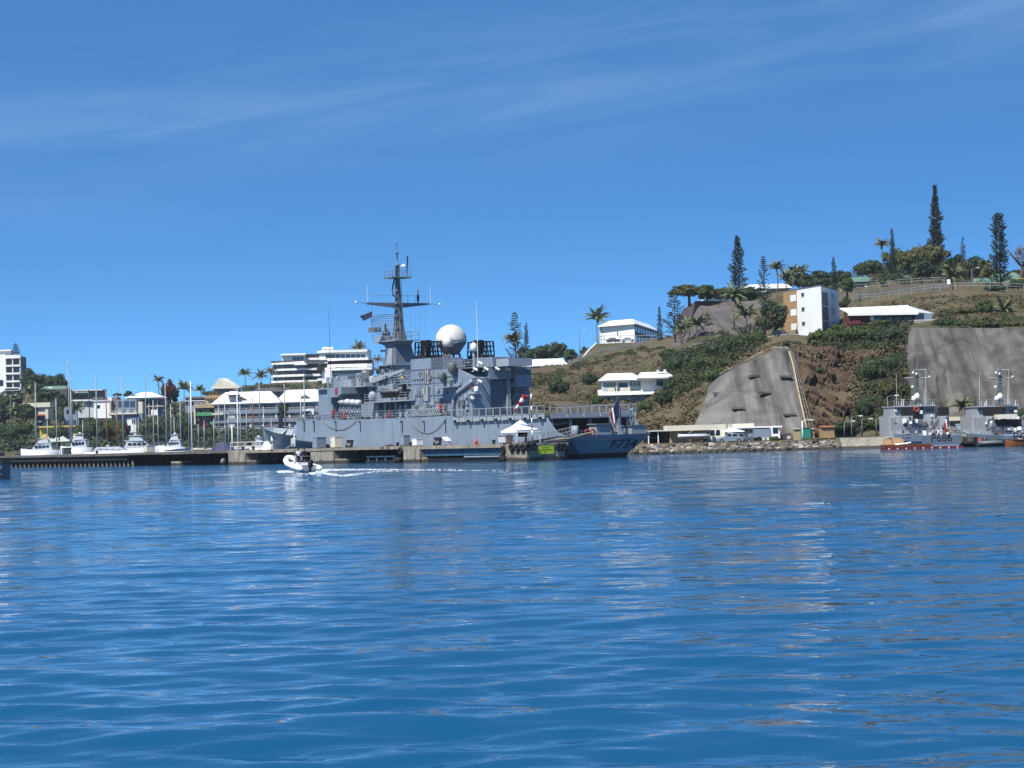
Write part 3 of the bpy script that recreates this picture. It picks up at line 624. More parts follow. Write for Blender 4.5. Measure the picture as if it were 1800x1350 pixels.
for i in range(5): net((3.65, 6.3-i*2.55, 5.72), (3.65, 6.3-i*2.55-2.4, 5.72), .98, fg)
for i in range(13): x0 = 4.0+i*1.62; net((x0, -7.1, 5.72), (x0+1.5, -7.12, 5.72), .98, fg)
# ---- stern fittings
rails(fg, [(.25, 6.1, 2.35), (.25, 2.0, 2.35)], 1.1); rails(fg, [(.25, -.4, 2.9), (.25, -6.0, 2.9)], .5)
def bitts(x, y, z):
    mb = MB().box(x-.25, x+.25, y-.7, y+.7, z, z+.12)
    for s in (-.4, .4): mb.lathe((x, y+s, z+.1), [(.16, 0), (.16, .5), (.22, .52), (.22, .62)], 8)
    return mb.build('mooring_bitts', HG, fg, True)
bitts(1.2, 4.5, 2.35); bitts(1.2, -4.8, 2.35); bitts(40, 6.4, 5.95)
mb = MB(); y1, z1 = FR.aft(1060, 750, 1.5); mb.box(.8, 2.4, -.9, 1.4, 2.9, 4.15); mb.build('stern_locker', LG, fg); MB().box(.6, 2.6, -1.1, 1.6, 4.15, 4.3).build('locker_lid', DG, fg)
MB().box(.6, 2.4, -6.1, -3.9, 2.9, 3.9).build('winch_house', LG, fg); MB().box(.5, 2.5, -6.3, -3.7, 3.9, 4.02).build('winch_house_roof', DG, fg)
MB().tube((.9, 4.6, 2.4), (.9, 4.6, 4.1), .45, n=10).build('capstan', LG, fg, True)
MB().torus((.35, 3.1, 3.2), .36, .13, 'X').build('life_ring', M('red'), fg, True); MB().torus((.35, 2.3, 3.2), .36, .13, 'X').build('life_ring', M('red'), fg, True)
mb = MB(); mb.lathe((1.3, -2.4, 2.9), [(.9, 0), (.55, .5), (.35, 1.2), (.3, 3.6), (.05, 4.2)], 8); mb.build('stern_mast', M('bow_blue'), fg)
mb = MB().box(1.2, 1.4, -5.4, -2.6, 6.05, 6.15); mb.build('stern_antenna_arm', LG, fg)
mb = MB(); [mb.tube((1.3, -4.4, 3.9), (1.3+dx, -4.4+dy, 5.9), .06, n=4) for dx, dy in ((.4, .5), (-.4, .5), (0, -.5))]; mb.lathe((1.3, -4.4, 5.75), [(.1, 0), (.38, .06), (.4, .2), (.2, .3)], 10); mb.build('stern_antenna', LG, fg)
# inclined ladder to the flight deck
mb = MB()
for s in (-.35, .35): mb.tube((2.0, -3.0+s, 2.5), (3.7, -3.0+s, 5.3), .06, n=4); mb.tube((2.0, -3.0+s, 3.4), (3.7, -3.0+s, 6.2), .04, n=4)
for k in range(9): t = k/9; mb.box(2.0+1.7*t, 2.3+1.7*t, -3.35, -2.65, 2.5+2.8*t, 2.55+2.8*t)
mb.build('inclined_ladder', LG, fg)
mb = MB(); mb.tube((6.0, 6.2, 4.2), (6.2, 1.5, 4.6), .22, .16, 6); mb.box(5.6, 6.4, 5.7, 6.5, 3.2, 4.7); mb.build('stern_crane', LG, fg)
for y in (5, 2.4, -.6, -2.4): MB().tube((11.7, y, 3.6), (11.5, y, 3.6), .3, n=10).build('bulkhead_hatch', M('chrome_grey'), fg)
# ensign: cloth hanging in folds from a raked staff
ens = MB().tube((.2, -.9, 2.9), (-1.0, -.9, 7.6), .05, .03, 5).build('ensign_staff', M('steel'), fg)
def cloth(name, m, parent, top, d, w0, w1, drop, fold, nrm_):
    """a strip of hanging flag from width fraction w0 to w1"""
    pts = []; top = Vector(top); d = Vector(d); nv = 10; nu = 6; nrm_ = Vector(nrm_)
    for j in range(nv+1):
        v = j/nv; row = []
        for i in range(nu+1):
            u = w0+(w1-w0)*i/nu; p = top+d*(u*(1-.35*v))+Vector((0, 0, -drop*(v+.55*u)))+nrm_*(fold*math.sin(u*15+v*3)*(.3+.7*v)); row.append(p)
        pts.append(row)
    o = put(name, grid_mesh(name, pts, m), parent); sm = o.modifiers.new('thickness', 'SOLIDIFY'); sm.thickness = .02; return o
for k, (w, m) in enumerate((('flag_blue', 'navy'), ('flag_white', 'sailcloth'), ('flag_red', 'red'))):
    cloth(w, M(m), ens, (-.95, -.88, 7.4), (.3, 1.2, -.5), (0, .68, .80)[k], (.68, .80, 1)[k], 2.2, .14, (.7, 0, 0))
# ---- forward house (A) and bridge house (B)
xa1, za1 = sx(565, 700, 6.6); xa0, _ = sx(584, 700, 6.6); xb0, zb1 = sx(625, 681, 4.7)
mb = MB(); prof = [(xa0, 5.95), (xa1, 5.95), (xa1, 8.2), (xa1-.9, 9.1), (xa1-1.6, za1), (xa0, za1)]
mb.prism([(x, 6.6, z) for x, z in prof], (0, -13.2, 0)); mb.build('forward_house', HG, fg)
mb = MB().box(xb0, 66.5, -4.7, 4.7, 6.1, zb1); mb.build('bridge_house', HG, fg)
xw1, zw1 = sx(575, 682, 7.3); xw0, zw0 = sx(600, 697, 7.3)
mb = MB().prism([(xw0, 7.3, zw1), (xw1, 7.3, zw1), (xw1, 7.3, zw0), (xw0+1.2, 7.3, zw0), (xw0, 7.3, zw0+.4)], (0, -2.7, 0)); wing = mb.build('bridge_wing', HG, fg)
# painted crest on the wing: red and white bars
for k in range(3):
    xk, zk = sx(591+(k-1)*.4, 683.5+k*4.2, 7.33); MB().cbox((xk, 7.325, zk), (.85, .03, .24), 0, R(14)).build('wing_crest_bar', M('red'), wing)
MB().prism([(66.4, 4.3, zb1-1.7), (66.4, -4.3, zb1-1.7), (65.6, -4.3, zb1+.5), (65.6, 4.3, zb1+.5)], (.5, 0, 0)).build('bridge_front', HG, fg)
for k in range(8): y = -3.7+k*1.05; MB().prism([(66.93, y-.42, zb1-1.25), (66.93, y+.42, zb1-1.25), (66.55, y+.42, zb1-.2), (66.55, y-.42, zb1-.2)], (.04, 0, .01)).build('bridge_window', M('glass'), fg)
mb = MB().box(xb0-.3, 66.2, -5.2, 5.2, zb1, zb1+.14); mb.box(xb0-3.6, xb0-.3, -1, 5.2, zb1, zb1+.14); mb.build('bridge_roof_deck', LG, fg)
rails(fg, [(xb0-3.5, 5.1, zb1+.14), (62.5, 5.1, zb1+.14)], 1.0); 
roof = zb1+.14
MB().box(60.5, 65.0, -3, 3, roof, roof+1.7).build('director_house', HG, fg)
MB().box(57.0, 59.2, 1.8, 4.4, roof, roof+1.1).build('signal_locker', LG, fg)
MB().lathe((58.0, 1.2, roof), [(.5, 0), (.4, .8), (.3, 1.0)], 10).build('director_pedestal', LG, fg, True)
MB().tube((57.7, 1.55, roof+1.7), (57.1, 1.9, roof+1.75), .85, .8, 16).build('director_dish', M('chrome_grey'), fg, True)
MB().box(54.6, 55.9, 2.8, 4.2, roof, roof+1.9).build('crane_house', LG, fg); MB().torus((55.0, 4.25, roof+1.3), .35, .1, 'Y').build('hose_reel', M('chrome_grey'), fg, True)
for k in range(6): x = 53.2+k*.9; MB().box(x, x+.5, 3.0+.2*(k % 3), 4.3, roof, roof+.5+.22*(k*7 % 4)).build('deck_locker', DG if k % 2 else LG, fg)
for x, y in ((64, 4.4), (62.4, 4.6), (60.8, 4.5)): mb = MB().tube((x, y, roof), (x, y, roof+1.2), .07, n=6); mb.lathe((x, y, roof+1.1), [(.1, 0), (.28, .1), (.26, .5), (.08, .6)], 8); mb.build('searchlight', LG, fg)
MB().tube((64.8, 3.4, roof), (65.0, 3.4, roof+11.8), .05, .015, 5).build('whip_antenna', M('black'), fg)
# jib of the boat crane
a = Vector(sx(656, 669, 2.6)); b_ = Vector(sx(711, 650.5, 2.6)); A_ = Vector((a.x, 2.6, a.y)); B_ = Vector((b_.x, 2.6, b_.y))
mb = MB().loft([[A_+Vector((0, s, t)) for s, t in ((.3, .42), (-.3, .42), (-.3, -.42), (.3, -.42))], [B_+Vector((0, s, t)) for s, t in ((.18, .18), (-.18, .18), (-.18, -.18), (.18, -.18))]]); mb.build('crane_jib', LG, fg)
MB().lathe(A_+Vector((.3, 0, -1.6)), [(.6, 0), (.5, 1.0), (.45, 2.1), (.3, 2.3)], 10).build('crane_column', LG, fg, True)
hk = B_+Vector((.5, 0, -.9)); mb = MB().tube(B_+Vector((.3, 0, -.2)), hk, .04, n=4); mb.build('crane_wire', M('black'), fg); MB().lathe(hk-Vector((0, 0, .35)), [(.1, 0), (.3, .12), (.3, .4), (.08, .55)], 8).build('crane_hook_block', M('yellow'), fg)
# ---- life rafts on their racks
for k in range(4):
    p0 = sx(600+k*9.2, 706+.6*k, 6.6); c = Vector((p0[0], 6.5, p0[1])); mb = MB()
    mb.loft([[c+Vector((dx, math.cos(t)*r_, math.sin(t)*r_)) for t in [i*math.pi/5 for i in range(10)]] for dx, r_ in ((.72, .2), (.62, .38), (.1, .42), (0, .46), (-.1, .42), (-.62, .38), (-.72, .2))]); mb.build('liferaft_canister', M('white_gloss'), fg, True)
    mb = MB()
    for dx in (.45, -.45): mb.tube(c+Vector((dx, -.2, -.4)), c+Vector((dx, .35, -1.5)), .07, n=4); mb.tube(c+Vector((dx, .25, -1.0)), c+Vector((dx, -.2, -2.55)), .09, n=4)
    mb.box(c.x-.8, c.x+.8, c.y-.1, c.y+.05, c.z-1.35, c.z-1.05); mb.build('liferaft_rack', LG, fg)
# ---- side deck furniture
rails(fg, [(25.8, 6.85, 5.95), (68.9, 6.75, 6.05)], 1.05, 3, .028, gap=1.9)
for px, py, m, s_ in ((585, 727, 'red', .3), (606, 731, 'red', .5), (684, 731, 'red', .26), (774, 718, 'red', .36)):
    x, z = sx(px, py, 6.5); MB().lathe((x, 6.5, z-.6), [(s_*.6, 0), (s_*.7, .3), (s_*.7, 1.0), (s_*.4, 1.2)], 9).build('hose_box' if s_ > .45 else 'fire_extinguisher', M(m), fg, True)
# amidships block between bridge and funnels
xc1, zc = sx(640, 707, 6.2); xc0, _ = sx(722, 707, 6.2)
MB().box(xc0-.5, xc1, -6.2, 6.2, zc-.15, zc).build('boat_deck', LG, fg)
MB().box(xc0, 54.0, -4.6, 4.6, 6.1, zc-.15).build('amidships_house', HG, fg)
MB().box(xc0, 52.5, -3.2, 3.2, zc, 10.7).build('mast_house', HG, fg)
rails(fg, [(xc0, 6.1, zc), (xc1, 6.1, zc)], 1.05)
x0, z0 = sx(672, 711, 4.62); x1, z1 = sx(700, 724, 4.62); MB().box(x1, x0, 4.58, 4.64, z1, z0).build('recess_shade_sheet', M('bow_blue'), fg)  # flat darker sheet: the shade of a recess put into the colour
for px in (665, 706, 716): x, z = sx(px, 712, 4.9); MB().box(x-.3, x+.3, 4.6, 5.2, 6.1, z).build('vent_trunk', LG, fg)
for k in range(7): x, z = sx(668+k*9.5, 712+(k % 3)*3, 4.95); MB().lathe((x, 4.95, z-.5), [(.2, 0), (.26, .2), (.22, .9), (.3, 1.0), (.1, 1.2)], 8).build('vent_cowl', LG if k % 2 else M('chrome_grey'), fg, True)
x, z = sx(655, 700, 5.6); MB().lathe((x, 5.6, zc), [(.55, 0), (.6, .9), (.45, 1.3), (.1, 1.5)], 10).build('gun_cover', LG, fg, True)
# workboat in its davit
xb_, zb_ = sx(690, 694, 5.4); bo = MB()
bo.loft([[(xb_+dx, 5.4+s*w, zb_+h) for s, h in ((1, .45), (1.05, .1), (.6, -.4), (-.6, -.4), (-1.05, .1), (-1, .45))] for dx, w in ((-3.2, .75), (-1.5, .95), (.8, .95), (2.3, .6), (3.2, .12))]); wb = bo.build('workboat_hull', M('black'), fg, True)
for s in (1, -1): MB().path([(xb_-3.2, 5.4+s*.85, zb_+.45), (xb_+.8, 5.4+s*1.0, zb_+.5), (xb_+2.6, 5.4+s*.55, zb_+.65), (xb_+3.3, 5.4, zb_+.75)], .24, 8).build('workboat_tube', M('chrome_grey' if s > 0 else 'black'), wb, True)
MB().box(xb_-.8, xb_+.2, 5.0, 5.8, zb_+.4, zb_+1.5).build('workboat_console', LG, wb); MB().box(xb_-3.5, xb_-3.0, 5.15, 5.65, zb_+.1, zb_+1.4).build('workboat_engine', M('black'), wb)
for dx in (-2.2, 2.2): MB().path([(xb_+dx, 4.2, zc), (xb_+dx, 4.3, zb_+2.2), (xb_+dx, 5.2, zb_+2.7), (xb_+dx, 5.6, zb_+2.5)], .14, 6).build('davit', LG, fg)
# ---- mast tower
mt = Vector((50.6, 0, 0)); X = mt.x
x1, z1 = sx(684, 640, 1.9); MB().loft([[(X+a, b, z) for a, b in ((h, w), (-h, w), (-h, -w), (h, -w))] for h, w, z in ((2.3, 2.2, 10.5), (2.1, 2.0, 13.6))]).build('mast_base', HG, fg)
tower = MB().loft([[(X+a+o, b, z) for a, b in ((h, w), (-h, w), (-h, -w), (h, -w))] for h, w, z, o in ((1.75, 1.7, 13.6, 0), (1.35, 1.35, 16.0, .1), (1.5, 1.35, 16.5, .4), (2.6, 1.5, 17.0, 1.2))]).build('mast_tower', M('bow_blue'), fg)
MB().prism([(X+.9, 1.76, 13.8), (X-.9, 1.76, 13.8), (X-.5, 1.42, 16.0), (X+.5, 1.42, 16.0)], (0, .05, 0)).build('painted_lit_panel', LG, tower)  # paler sheet: sunlight on the tower's port side put into the colour
MB().box(X-2.3, X+4.2, -2.0, 2.0, 17.0, 17.14).build('radar_platform', LG, fg)
rails(fg, [(X-2.2, 1.95, 17.14), (X+4.1, 1.95, 17.14), (X+4.1, -1.95, 17.14)], 1.15, 2, .035); rails(fg, [(X-2.2, 1.95, 17.14), (X-2.2, -1.95, 17.14), (X+4.1, -1.95, 17.14)], 1.15, 2, .035)
MB().box(X+1.6, X+3.4, -1.4, 1.95, 17.14, 17.9).build('platform_parapet', LG, fg)
col = MB().loft([[(X+a, b, z) for a, b in ((h, h*.8), (-h, h*.8), (-h, -h*.8), (h, -h*.8))] for h, z in ((.92, 17.1), (.58, 19.5), (.42, 22.0), (.40, 23.0), (.27, 26.0))]).build('mast_column', M('deck_grey'), fg)
mb = MB(); [mb.tube((X-.95+.12*k/3, s*.35, 17.2+k*.0), (X-.45, s*.3, 25.8), .03, n=4) for s in (-1, 1) for k in (0,)]
for k in range(28): mb.tube((X-.93+.016*k, -.33, 17.4+k*.3), (X-.93+.016*k, .33, 17.4+k*.3), .02, n=3)
mb.build('mast_ladder', LG, col)
for k in range(9): z = 17.8+k*.9; MB().box(X-.5-.3*(k % 2), X-.1, .5-.04*k, .95-.05*k, z, z+.35).build('mast_junction_box', M('deck_grey' if k % 3 else 'bow_blue'), col)
# air-search radar: curved lattice reflector turned towards the bow quarter
rp = Vector((X+3.3, .2, 17.9)); mb = MB().lathe(rp, [(.7, 0), (.5, .35), (.8, .5), (.35, .8), (.3, 1.1)], 10); rad = mb.build('radar_pedestal', M('bow_blue'), fg, True)
mb = MB(); ax = Vector((.549, .836, 0)).normalized(); ft = Vector((-.836, .549, 0)).normalized(); cz = rp+Vector((0, 0, 2.0)); G_ = []
for i in range(15):
    u = -1+2*i/14; col_ = []
    for j in range(9):
        v = -1+2*j/8; lim = 1-.32*abs(u)**3; q = cz+ax*(u*2.15)+Vector((0, 0, v*1.12*lim))+ft*(.75*(u*u*.8+v*v*.35)); col_.append(q)
    G_.append(col_)
for i in range(15):
    for j in range(9):
        if i < 14: mb.tube(G_[i][j], G_[i+1][j], .05 if j in (0, 8) else .032, n=3)
        if j < 8: mb.tube(G_[i][j], G_[i][j+1], .05 if i in (0, 14) else .032, n=3)
for i in (2, 7, 12): mb.tube(G_[i][4], rp+Vector((0, 0, 1.2)), .05, n=4)
mb.build('radar_reflector', LG, rad); MB().path([rp+Vector((0, 0, .9)), rp+ft*1.3+Vector((0, 0, .7)), rp+ft*1.9+Vector((0, 0, 1.7))], .12, 6).build('radar_feed', M('bow_blue'), rad); MB().cbox(rp+Vector((1.2, 1.2, 1.0)), (1.8, .5, .7), R(35)).build('radar_counterweight', M('bow_blue'), rad)
# yard with its antennas
mb = MB().loft([[(X+a, y, 22.4+h) for a, h in ((.22, .1), (.22, -t), (-.22, -t), (-.22, .1))] for y, t in ((-5.2, .12), (-.4, .62), (.4, .62), (5.2, .12))]); yard = mb.build('mast_yard', M('deck_grey'), fg)
mb = MB(); mb.tube((X, 5.2, 22.4), (X, 6.9, 22.5), .05, n=4); mb.tube((X, -5.2, 22.4), (X, -6.9, 22.3), .05, n=4)
for y in (-4.5, -2.8, -1.6, 1.7, 3.0, 4.3): mb.tube((X, y, 22.4), (X, y, 23.6), .03, n=4)
mb.tube((X, -4.5, 23.55), (X, -.3, 23.55), .03, n=4); mb.tube((X, .3, 23.55), (X, 4.3, 23.55), .03, n=4); mb.build('yard_rails', LG, yard)
for y, z in ((6.9, 22.5), (-6.9, 22.3)): MB().ball((X, y, z+.05), .17, 8, 6).build('yard_lamp', M('white'), yard, True)
for y, h in ((5.0, 2.8), (-5.4, 2.9)): MB().tube((X, y, 22.4), (X, y, 22.4+h), .035, .015, 4).build('whip_antenna', M('white'), yard)
MB().lathe((X, -3.3, 22.5), [(.05, 0), (.18, .3), (.22, .9), (.1, 1.3), (.14, 1.9), (.04, 2.0)], 8).build('direction_finder', M('chrome_grey'), yard, True)
mb = MB(); [mb.tube((X+.1, y, 22.3), (X-1.0+y*.15, y*.6, 12.5), .012, n=3) for y in (-4.6, -3.8, -2.9, -2.0, 2.2, 3.4, 4.4, 5.0)]; mb.build('signal_halyards', M('chrome_grey'), yard)
# courtesy flag on the halyard
cf = MB().tube((X+.6, 4.0, 19.3), (X+.6, 4.0, 21.9), .02, n=3).build('courtesy_halyard', M('chrome_grey'), fg); cloth('courtesy_flag', M('navy'), cf, (X+.6, 4.0, 21.3), (1.3, 1.3, -.2), 0, 1, .75, .1, (.5, -.5, 0))
# top platform and pole
MB().prism([(X-1.2, 1.6, 26.0), (X+1.2, 1.6, 26.0), (X+1.2, -1.6, 26.0), (X-1.2, -1.6, 26.0)], (0, 0, .16)).build('top_platform', M('deck_grey'), fg); rails(fg, [(X-1.1, 1.5, 26.15), (X+1.1, 1.5, 26.15), (X+1.1, -1.5, 26.15)], 1.0, 2, .03, gap=.8); rails(fg, [(X-1.1, 1.5, 26.15), (X-1.1, -1.5, 26.15), (X+1.1, -1.5, 26.15)], 1.0, 2, .03, gap=.8)
mb = MB().lathe((X, 0, 26.1), [(.32, 0), (.3, 1.6), (.36, 1.65), (.34, 1.9), (.12, 2.0), (.09, 3.4), (.28, 3.45), (.26, 3.6), (.05, 3.7), (.035, 4.6), (.12, 4.65), (.1, 4.9), (.03, 5.0)], 8); mb.build('mast_pole', M('deck_grey'), fg, True)
mb = MB().path([(X, -.2, 26.6), (X, -.7, 27.9), (X, -1.1, 28.1), (X, -1.5, 27.4)], .04, 4); mb.lathe((X, -1.1, 27.7), [(.3, 0), (.3, .12), (.05, .35)], 8); mb.build('pole_lamp_arm', M('white'), fg)
MB().tube((X, -1.55, 26.2), (X, -1.75, 29.2), .05, .12, 6).build('signal_lamp_mast', M('black'), fg); MB().tube((X, 1.5, 26.2), (X, 1.6, 28.6), .03, .015, 4).build('whip_antenna', M('steel'), fg)
mb = MB(); mb.path([(X, .5, 25.9), (X, .9, 24.6), (X, .85, 23.6), (X, .3, 23.2)], .12, 5); mb.build('cable_loop', M('black'), fg)
# navigation radar arm low on the tower
MB().box(X+1.5, X+3.2, .4, 1.2, 14.6, 14.75).build('nav_radar_shelf', M('bow_blue'), fg); MB().box(X+1.0, X+3.9, .7, .9, 15.7, 15.95).build('nav_radar_scanner', M('bow_blue'), fg); MB().tube((X+2.4, .8, 14.7), (X+2.4, .8, 15.7), .22, .14, 8).build('nav_radar_pedestal', M('bow_blue'), fg)
x, z = sx(706, 672, 2.6); MB().box(35.8, X-2.2, -3.2, 3.4, 10.7, 10.82).build('mast_deck', LG, fg); rails(fg, [(38.0, 3.3, 10.8), (X-2.4, 3.3, 10.8)], 1.1, 3, .035)
MB().box(X-2.3, X+2.6, -2.3, 2.7, 13.55, 13.68).build('upper_mast_deck', LG, fg); rails(fg, [(X-2.2, 2.6, 13.68), (X+2.5, 2.6, 13.68)], 1.1, 3, .035)
# ---- funnel and hangar block (D)
yd = 5.7; xd1, _ = sx(722, 660, yd); xd0, _ = sx(800, 690, yd); xh, zh = sx(828, 646, yd)
_, zf = sx(722, 632, yd); _, zr = sx(760, 650, yd)
mb = MB().box(xd0, xd1, -yd, yd, 5.95, zr); dk = mb.build('funnel_house', HG, fg)
xf0, _ = sx(757, 640, yd); mb = MB().box(xf0, xd1, 2.4, yd-.02, zr, zf); mb.build('port_funnel_casing', HG, fg); MB().box(xf0, xd1, -yd, -2.4, zr, zf).build('starboard_funnel_casing', HG, fg)
xf2, _ = sx(778, 640, yd)
for s in (1, -1):
    y0, y1 = sorted((s*2.5, s*(yd-.1))); MB().box(xf2, xf0, y0, y1, zr, zf-.05).build('louvre_house', LG, fg)
    for k in range(8): MB().box(xf2+.05, xf0-.05, s*(yd-.12), s*(yd-.02), zr+.1+k*.2, zr+.2+k*.2).build('louvre', DG, fg)
# black exhaust cages
def cage(y):
    z0 = zf; x1 = sx(728, 612, 5.5)[0]; x0 = x1-3.0; h = 2.0; root = MB().loft([[(x0, y-1.35, z0), (x1, y-1.35, z0), (x1, y+1.35, z0), (x0, y+1.35, z0)], [(x0+.1, y-1.25, z0+.45), (x1-.1, y-1.25, z0+.45), (x1-.1, y+1.25, z0+.45), (x0+.1, y+1.25, z0+.45)]]).build('funnel_cap', M('soot_black'), fg)
    f = MB()
    def grid(p, q, dx):
        p, q = Vector(p), Vector(q); u = Vector((dx[0], dx[1], h))
        for k in range(5): f.tube(p.lerp(q, k/4), p.lerp(q, k/4)+u, .085, n=4)
        for j in range(3): f.tube(p+u*(j+1)/3, q+u*(j+1)/3, .085, n=4)
    grid((x0, y+1.25, z0+.3), (x1, y+1.25, z0+.3), (0, -.25)); grid((x0, y-1.25, z0+.3), (x1, y-1.25, z0+.3), (0, .25)); grid((x0, y-1.25, z0+.3), (x0, y+1.25, z0+.3), (.2, 0)); grid((x1, y-1.25, z0+.3), (x1, y+1.25, z0+.3), (-.2, 0))
    f.build('exhaust_cage', M('soot_black'), root)
    for k, (fx, fy) in enumerate(((.42, .3), (.6, -.3), (.75, .45))): MB().tube((x0+(x1-x0)*fx, y+fy, z0+.2), (x0+(x1-x0)*fx-.15, y+fy, z0+2.55), .3, n=8).build('exhaust_pipe', M('soot_black'), root)
cage(4.2); cage(-4.3)
# side louvres, doors and lines on the port face
for px0, px1, y0, y1 in ((746, 757, 650, 675), (742.5, 757, 680, 705)):
    x1, z1 = sx(px0, y0, yd); x0, z0 = sx(px1, y1, yd); fr_ = MB().box(x0, x1, yd, yd+.04, z0, z1).build('louvre_frame', M('chrome_grey'), dk)
    for k in range(10): xx = x0+(x1-x0)*(k+.2)/10; MB().box(xx, xx+(x1-x0)*.05, yd+.04, yd+.12, z0+.05, z1-.05).build('louvre_blade', M('cream') if k in (3, 4, 7) else M('deck_grey'), fr_)
for py in (651, 676): x1, z = sx(722, py, yd); MB().box(xd0, xd1, yd, yd+.05, z-.05, z+.03).build('rubbing_strip', DG, dk)
# stowed accommodation ladder
xg1, zg1 = sx(716, 721, 6.9); xg0, zg0 = sx(775, 731, 6.9); mb = MB()
for z in (6.15, 7.05): mb.tube((xg0, 7.02, z), (xg1, 7.02, z), .06, n=4)
nseg = 16
for k in range(nseg): a = xg0+(xg1-xg0)*k/nseg; b_ = xg0+(xg1-xg0)*(k+1)/nseg; mb.tube((a, 7.02, 6.15), (b_, 7.02, 7.05), .05, n=4); mb.tube((b_, 7.02, 6.15), (a, 7.02, 7.05), .05, n=4)
mb.build('stowed_gangway', LG, fg)
MB().box(xg0+.2, xg1-.2, 6.5, 6.95, 6.0, 6.15).build('gangway_tread', DG, fg)
# searchlight platforms on the port face
for px, py, s_ in ((777, 668, 1.0), (795, 655, 1.3)):
    x, z = sx(px, py, yd+.6); mb = MB().lathe((x, yd+.6, z), [(.12, -.3), (.45*s_, .2), (.5*s_, .9*s_), (.42*s_, 1.0*s_)], 10); mb.tube((x, yd, z-.4), (x, yd+.7, z-.3), .1, n=5); mb.build('fire_monitor' if s_ == 1 else 'lamp_housing', M('chrome_grey'), fg, True)
x, z = sx(785, 680, yd+.7); MB().box(x-2.0, x+2.0, yd, yd+1.5, z-.1, z).build('monitor_platform', LG, fg)
MB().prism([(x-1.9, yd, z-.1), (x+1.9, yd, z-.1), (x+1.4, yd, z-1.2), (x-1.4, yd, z-1.2)], (0, .12, 0)).build('platform_bracket', HG, fg)
x, z = sx(784, 712, yd); MB().box(x-.5, x+.5, yd, yd+.05, 6.1, 8.0).build('deck_door', M('bow_blue'), dk)
x, z = sx(818, 720, yd); MB().box(x-.4, x+.4, yd, yd+.05, 5.6, 8.0).build('deck_door', M('bow_blue'), dk)
for k in range(5): x, z = sx(730+k*13, 716+(k % 2)*4, yd+.2); MB().lathe((x, yd+.2, z-.3), [(.12, 0), (.2, .1), (.2, .5), (.08, .65)], 8).build('deck_fitting', LG if k % 2 else M('chrome_grey'), dk)
# hangar
zrh = zr-.15; mb = MB().prism([(xh, yd-.03, 5.26), (xd0+.01, yd-.03, 5.26), (xd0+.01, yd-.03, zrh), (xh+3.2, yd-.03, zrh), (xh, yd-.03, zrh-1.3)], (0, -2.9, 0)); mb.build('hangar_port_wall', HG, fg)
yl, _ = FR.aft(828, 690, xh); ydr, _ = FR.aft(898, 690, xh); ycab, _ = FR.aft(925, 690, xh)
MB().box(xh+.9, xd0+.02, ydr-.6, 2.9, 5.26, zrh-.04).build('hangar', HG, fg)
MB().box(xh+.0, xh+.95, ydr-.6, 2.9, zrh-1.5, zrh).build('hangar_lintel', HG, fg)
for k, (a, b) in enumerate(((2.75, -.05), (-.35, ydr+.1))):
    dr = MB().box(xh+.78, xh+.88, min(a, b), max(a, b), 5.3, zrh-1.52).build('hangar_door', M('bow_blue'), fg)
    for q in range(7): z = 5.45+q*(zrh-7.0)/7; MB().box(xh+.72, xh+.785, min(a, b)+.05, max(a, b)-.05, z, z+.62).build('door_slat', M('bow_blue'), dr)
for y in (-.2, ydr-.05): MB().box(xh+.3, xh+.7, y-.16, y+.16, 5.3, zrh-1.5).build('door_post', LG, fg)
MB().box(xh, xd0, ydr-2.9, ydr-.62, 5.26, zrh-.9).build('hangar_starboard_wall', M('bow_blue'), fg)
cb = MB().box(xh-.9, xh+1.6, ydr-2.7, ydr-.35, zrh-2.6, zrh).build('control_cabin', HG, fg)
for k in range(3): MB().box(xh-.93, xh-.89, ydr-2.6+k*.77, ydr-1.95+k*.77, zrh-.95, zrh-.3).build('cabin_window', M('glass'), cb)
MB().box(xh-.2, xh+.5, ydr-.35, ydr-.31, zrh-1.9, zrh-1.2).build('cabin_window', M('glass'), cb)
for k in range(6): z = 5.9+k*.85; MB().box(xh-.5, xh+.1, ydr-2.3, ydr-.8, z, z+.09).build('wall_step', LG, fg)
MB().box(xh, xd0, -yd+.2, yd-.2, zrh-.02, zrh+.12).build('hangar_roof', DG, fg); rails(fg, [(xh+.2, yd-.4, zrh+.1), (xd0, yd-.4, zrh+.1)], 1.0); rails(fg, [(xh+.2, yd-.4, zrh+.1), (xh+.2, -4.5, zrh+.1)], 1.0)
for k, (px, py) in enumerate(((836, 649), (855, 648.5), (875, 648), (893, 648), (845, 638), (881, 637), (844, 670))):
    y, z = FR.aft(px, py, xh-.8); c = Vector((xh-.8, y, z)); mb = MB().tube(c+Vector((.3, .15, .15)), c+Vector((-.3, -.1, -.15)), .13, .17, 8); mb.tube(c, c+Vector((.9, 0, -.3)), .05, n=4); mb.build('flood_lamp', M('white'), fg)
# diagonal exhaust trunk beside the hangar
p = [sx(829, 668, yd+.15), sx(828, 672, yd+.15), sx(800, 693, yd+.15), sx(797.5, 700, yd+.15), sx(797.5, 733, yd+.15)]; MB().path([(x, yd+.15, z) for x, z in p], .28, 8).build('exhaust_trunk', LG, fg, True)
# cluster of replenishment gear at the hangar corner
x, z = sx(836, 690, yd-.2); MB().box(x-.9, x+.8, yd-.6, yd+.5, z-.2, z+.1).build('gear_platform', LG, fg)
for k in range(4): MB().lathe((x-.7+.45*k, yd+.1, z-.1+(-.9 if k > 1 else .1)), [(.15, 0), (.3, .2), (.3, .6), (.12, .8)], 8).build('gear_drum', M('steel' if k % 2 else 'white'), fg)
MB().cbox((x, yd+.2, z+.55), (1.3, .2, .16), 0, R(-20)).build('gear_lever', M('red'), fg)
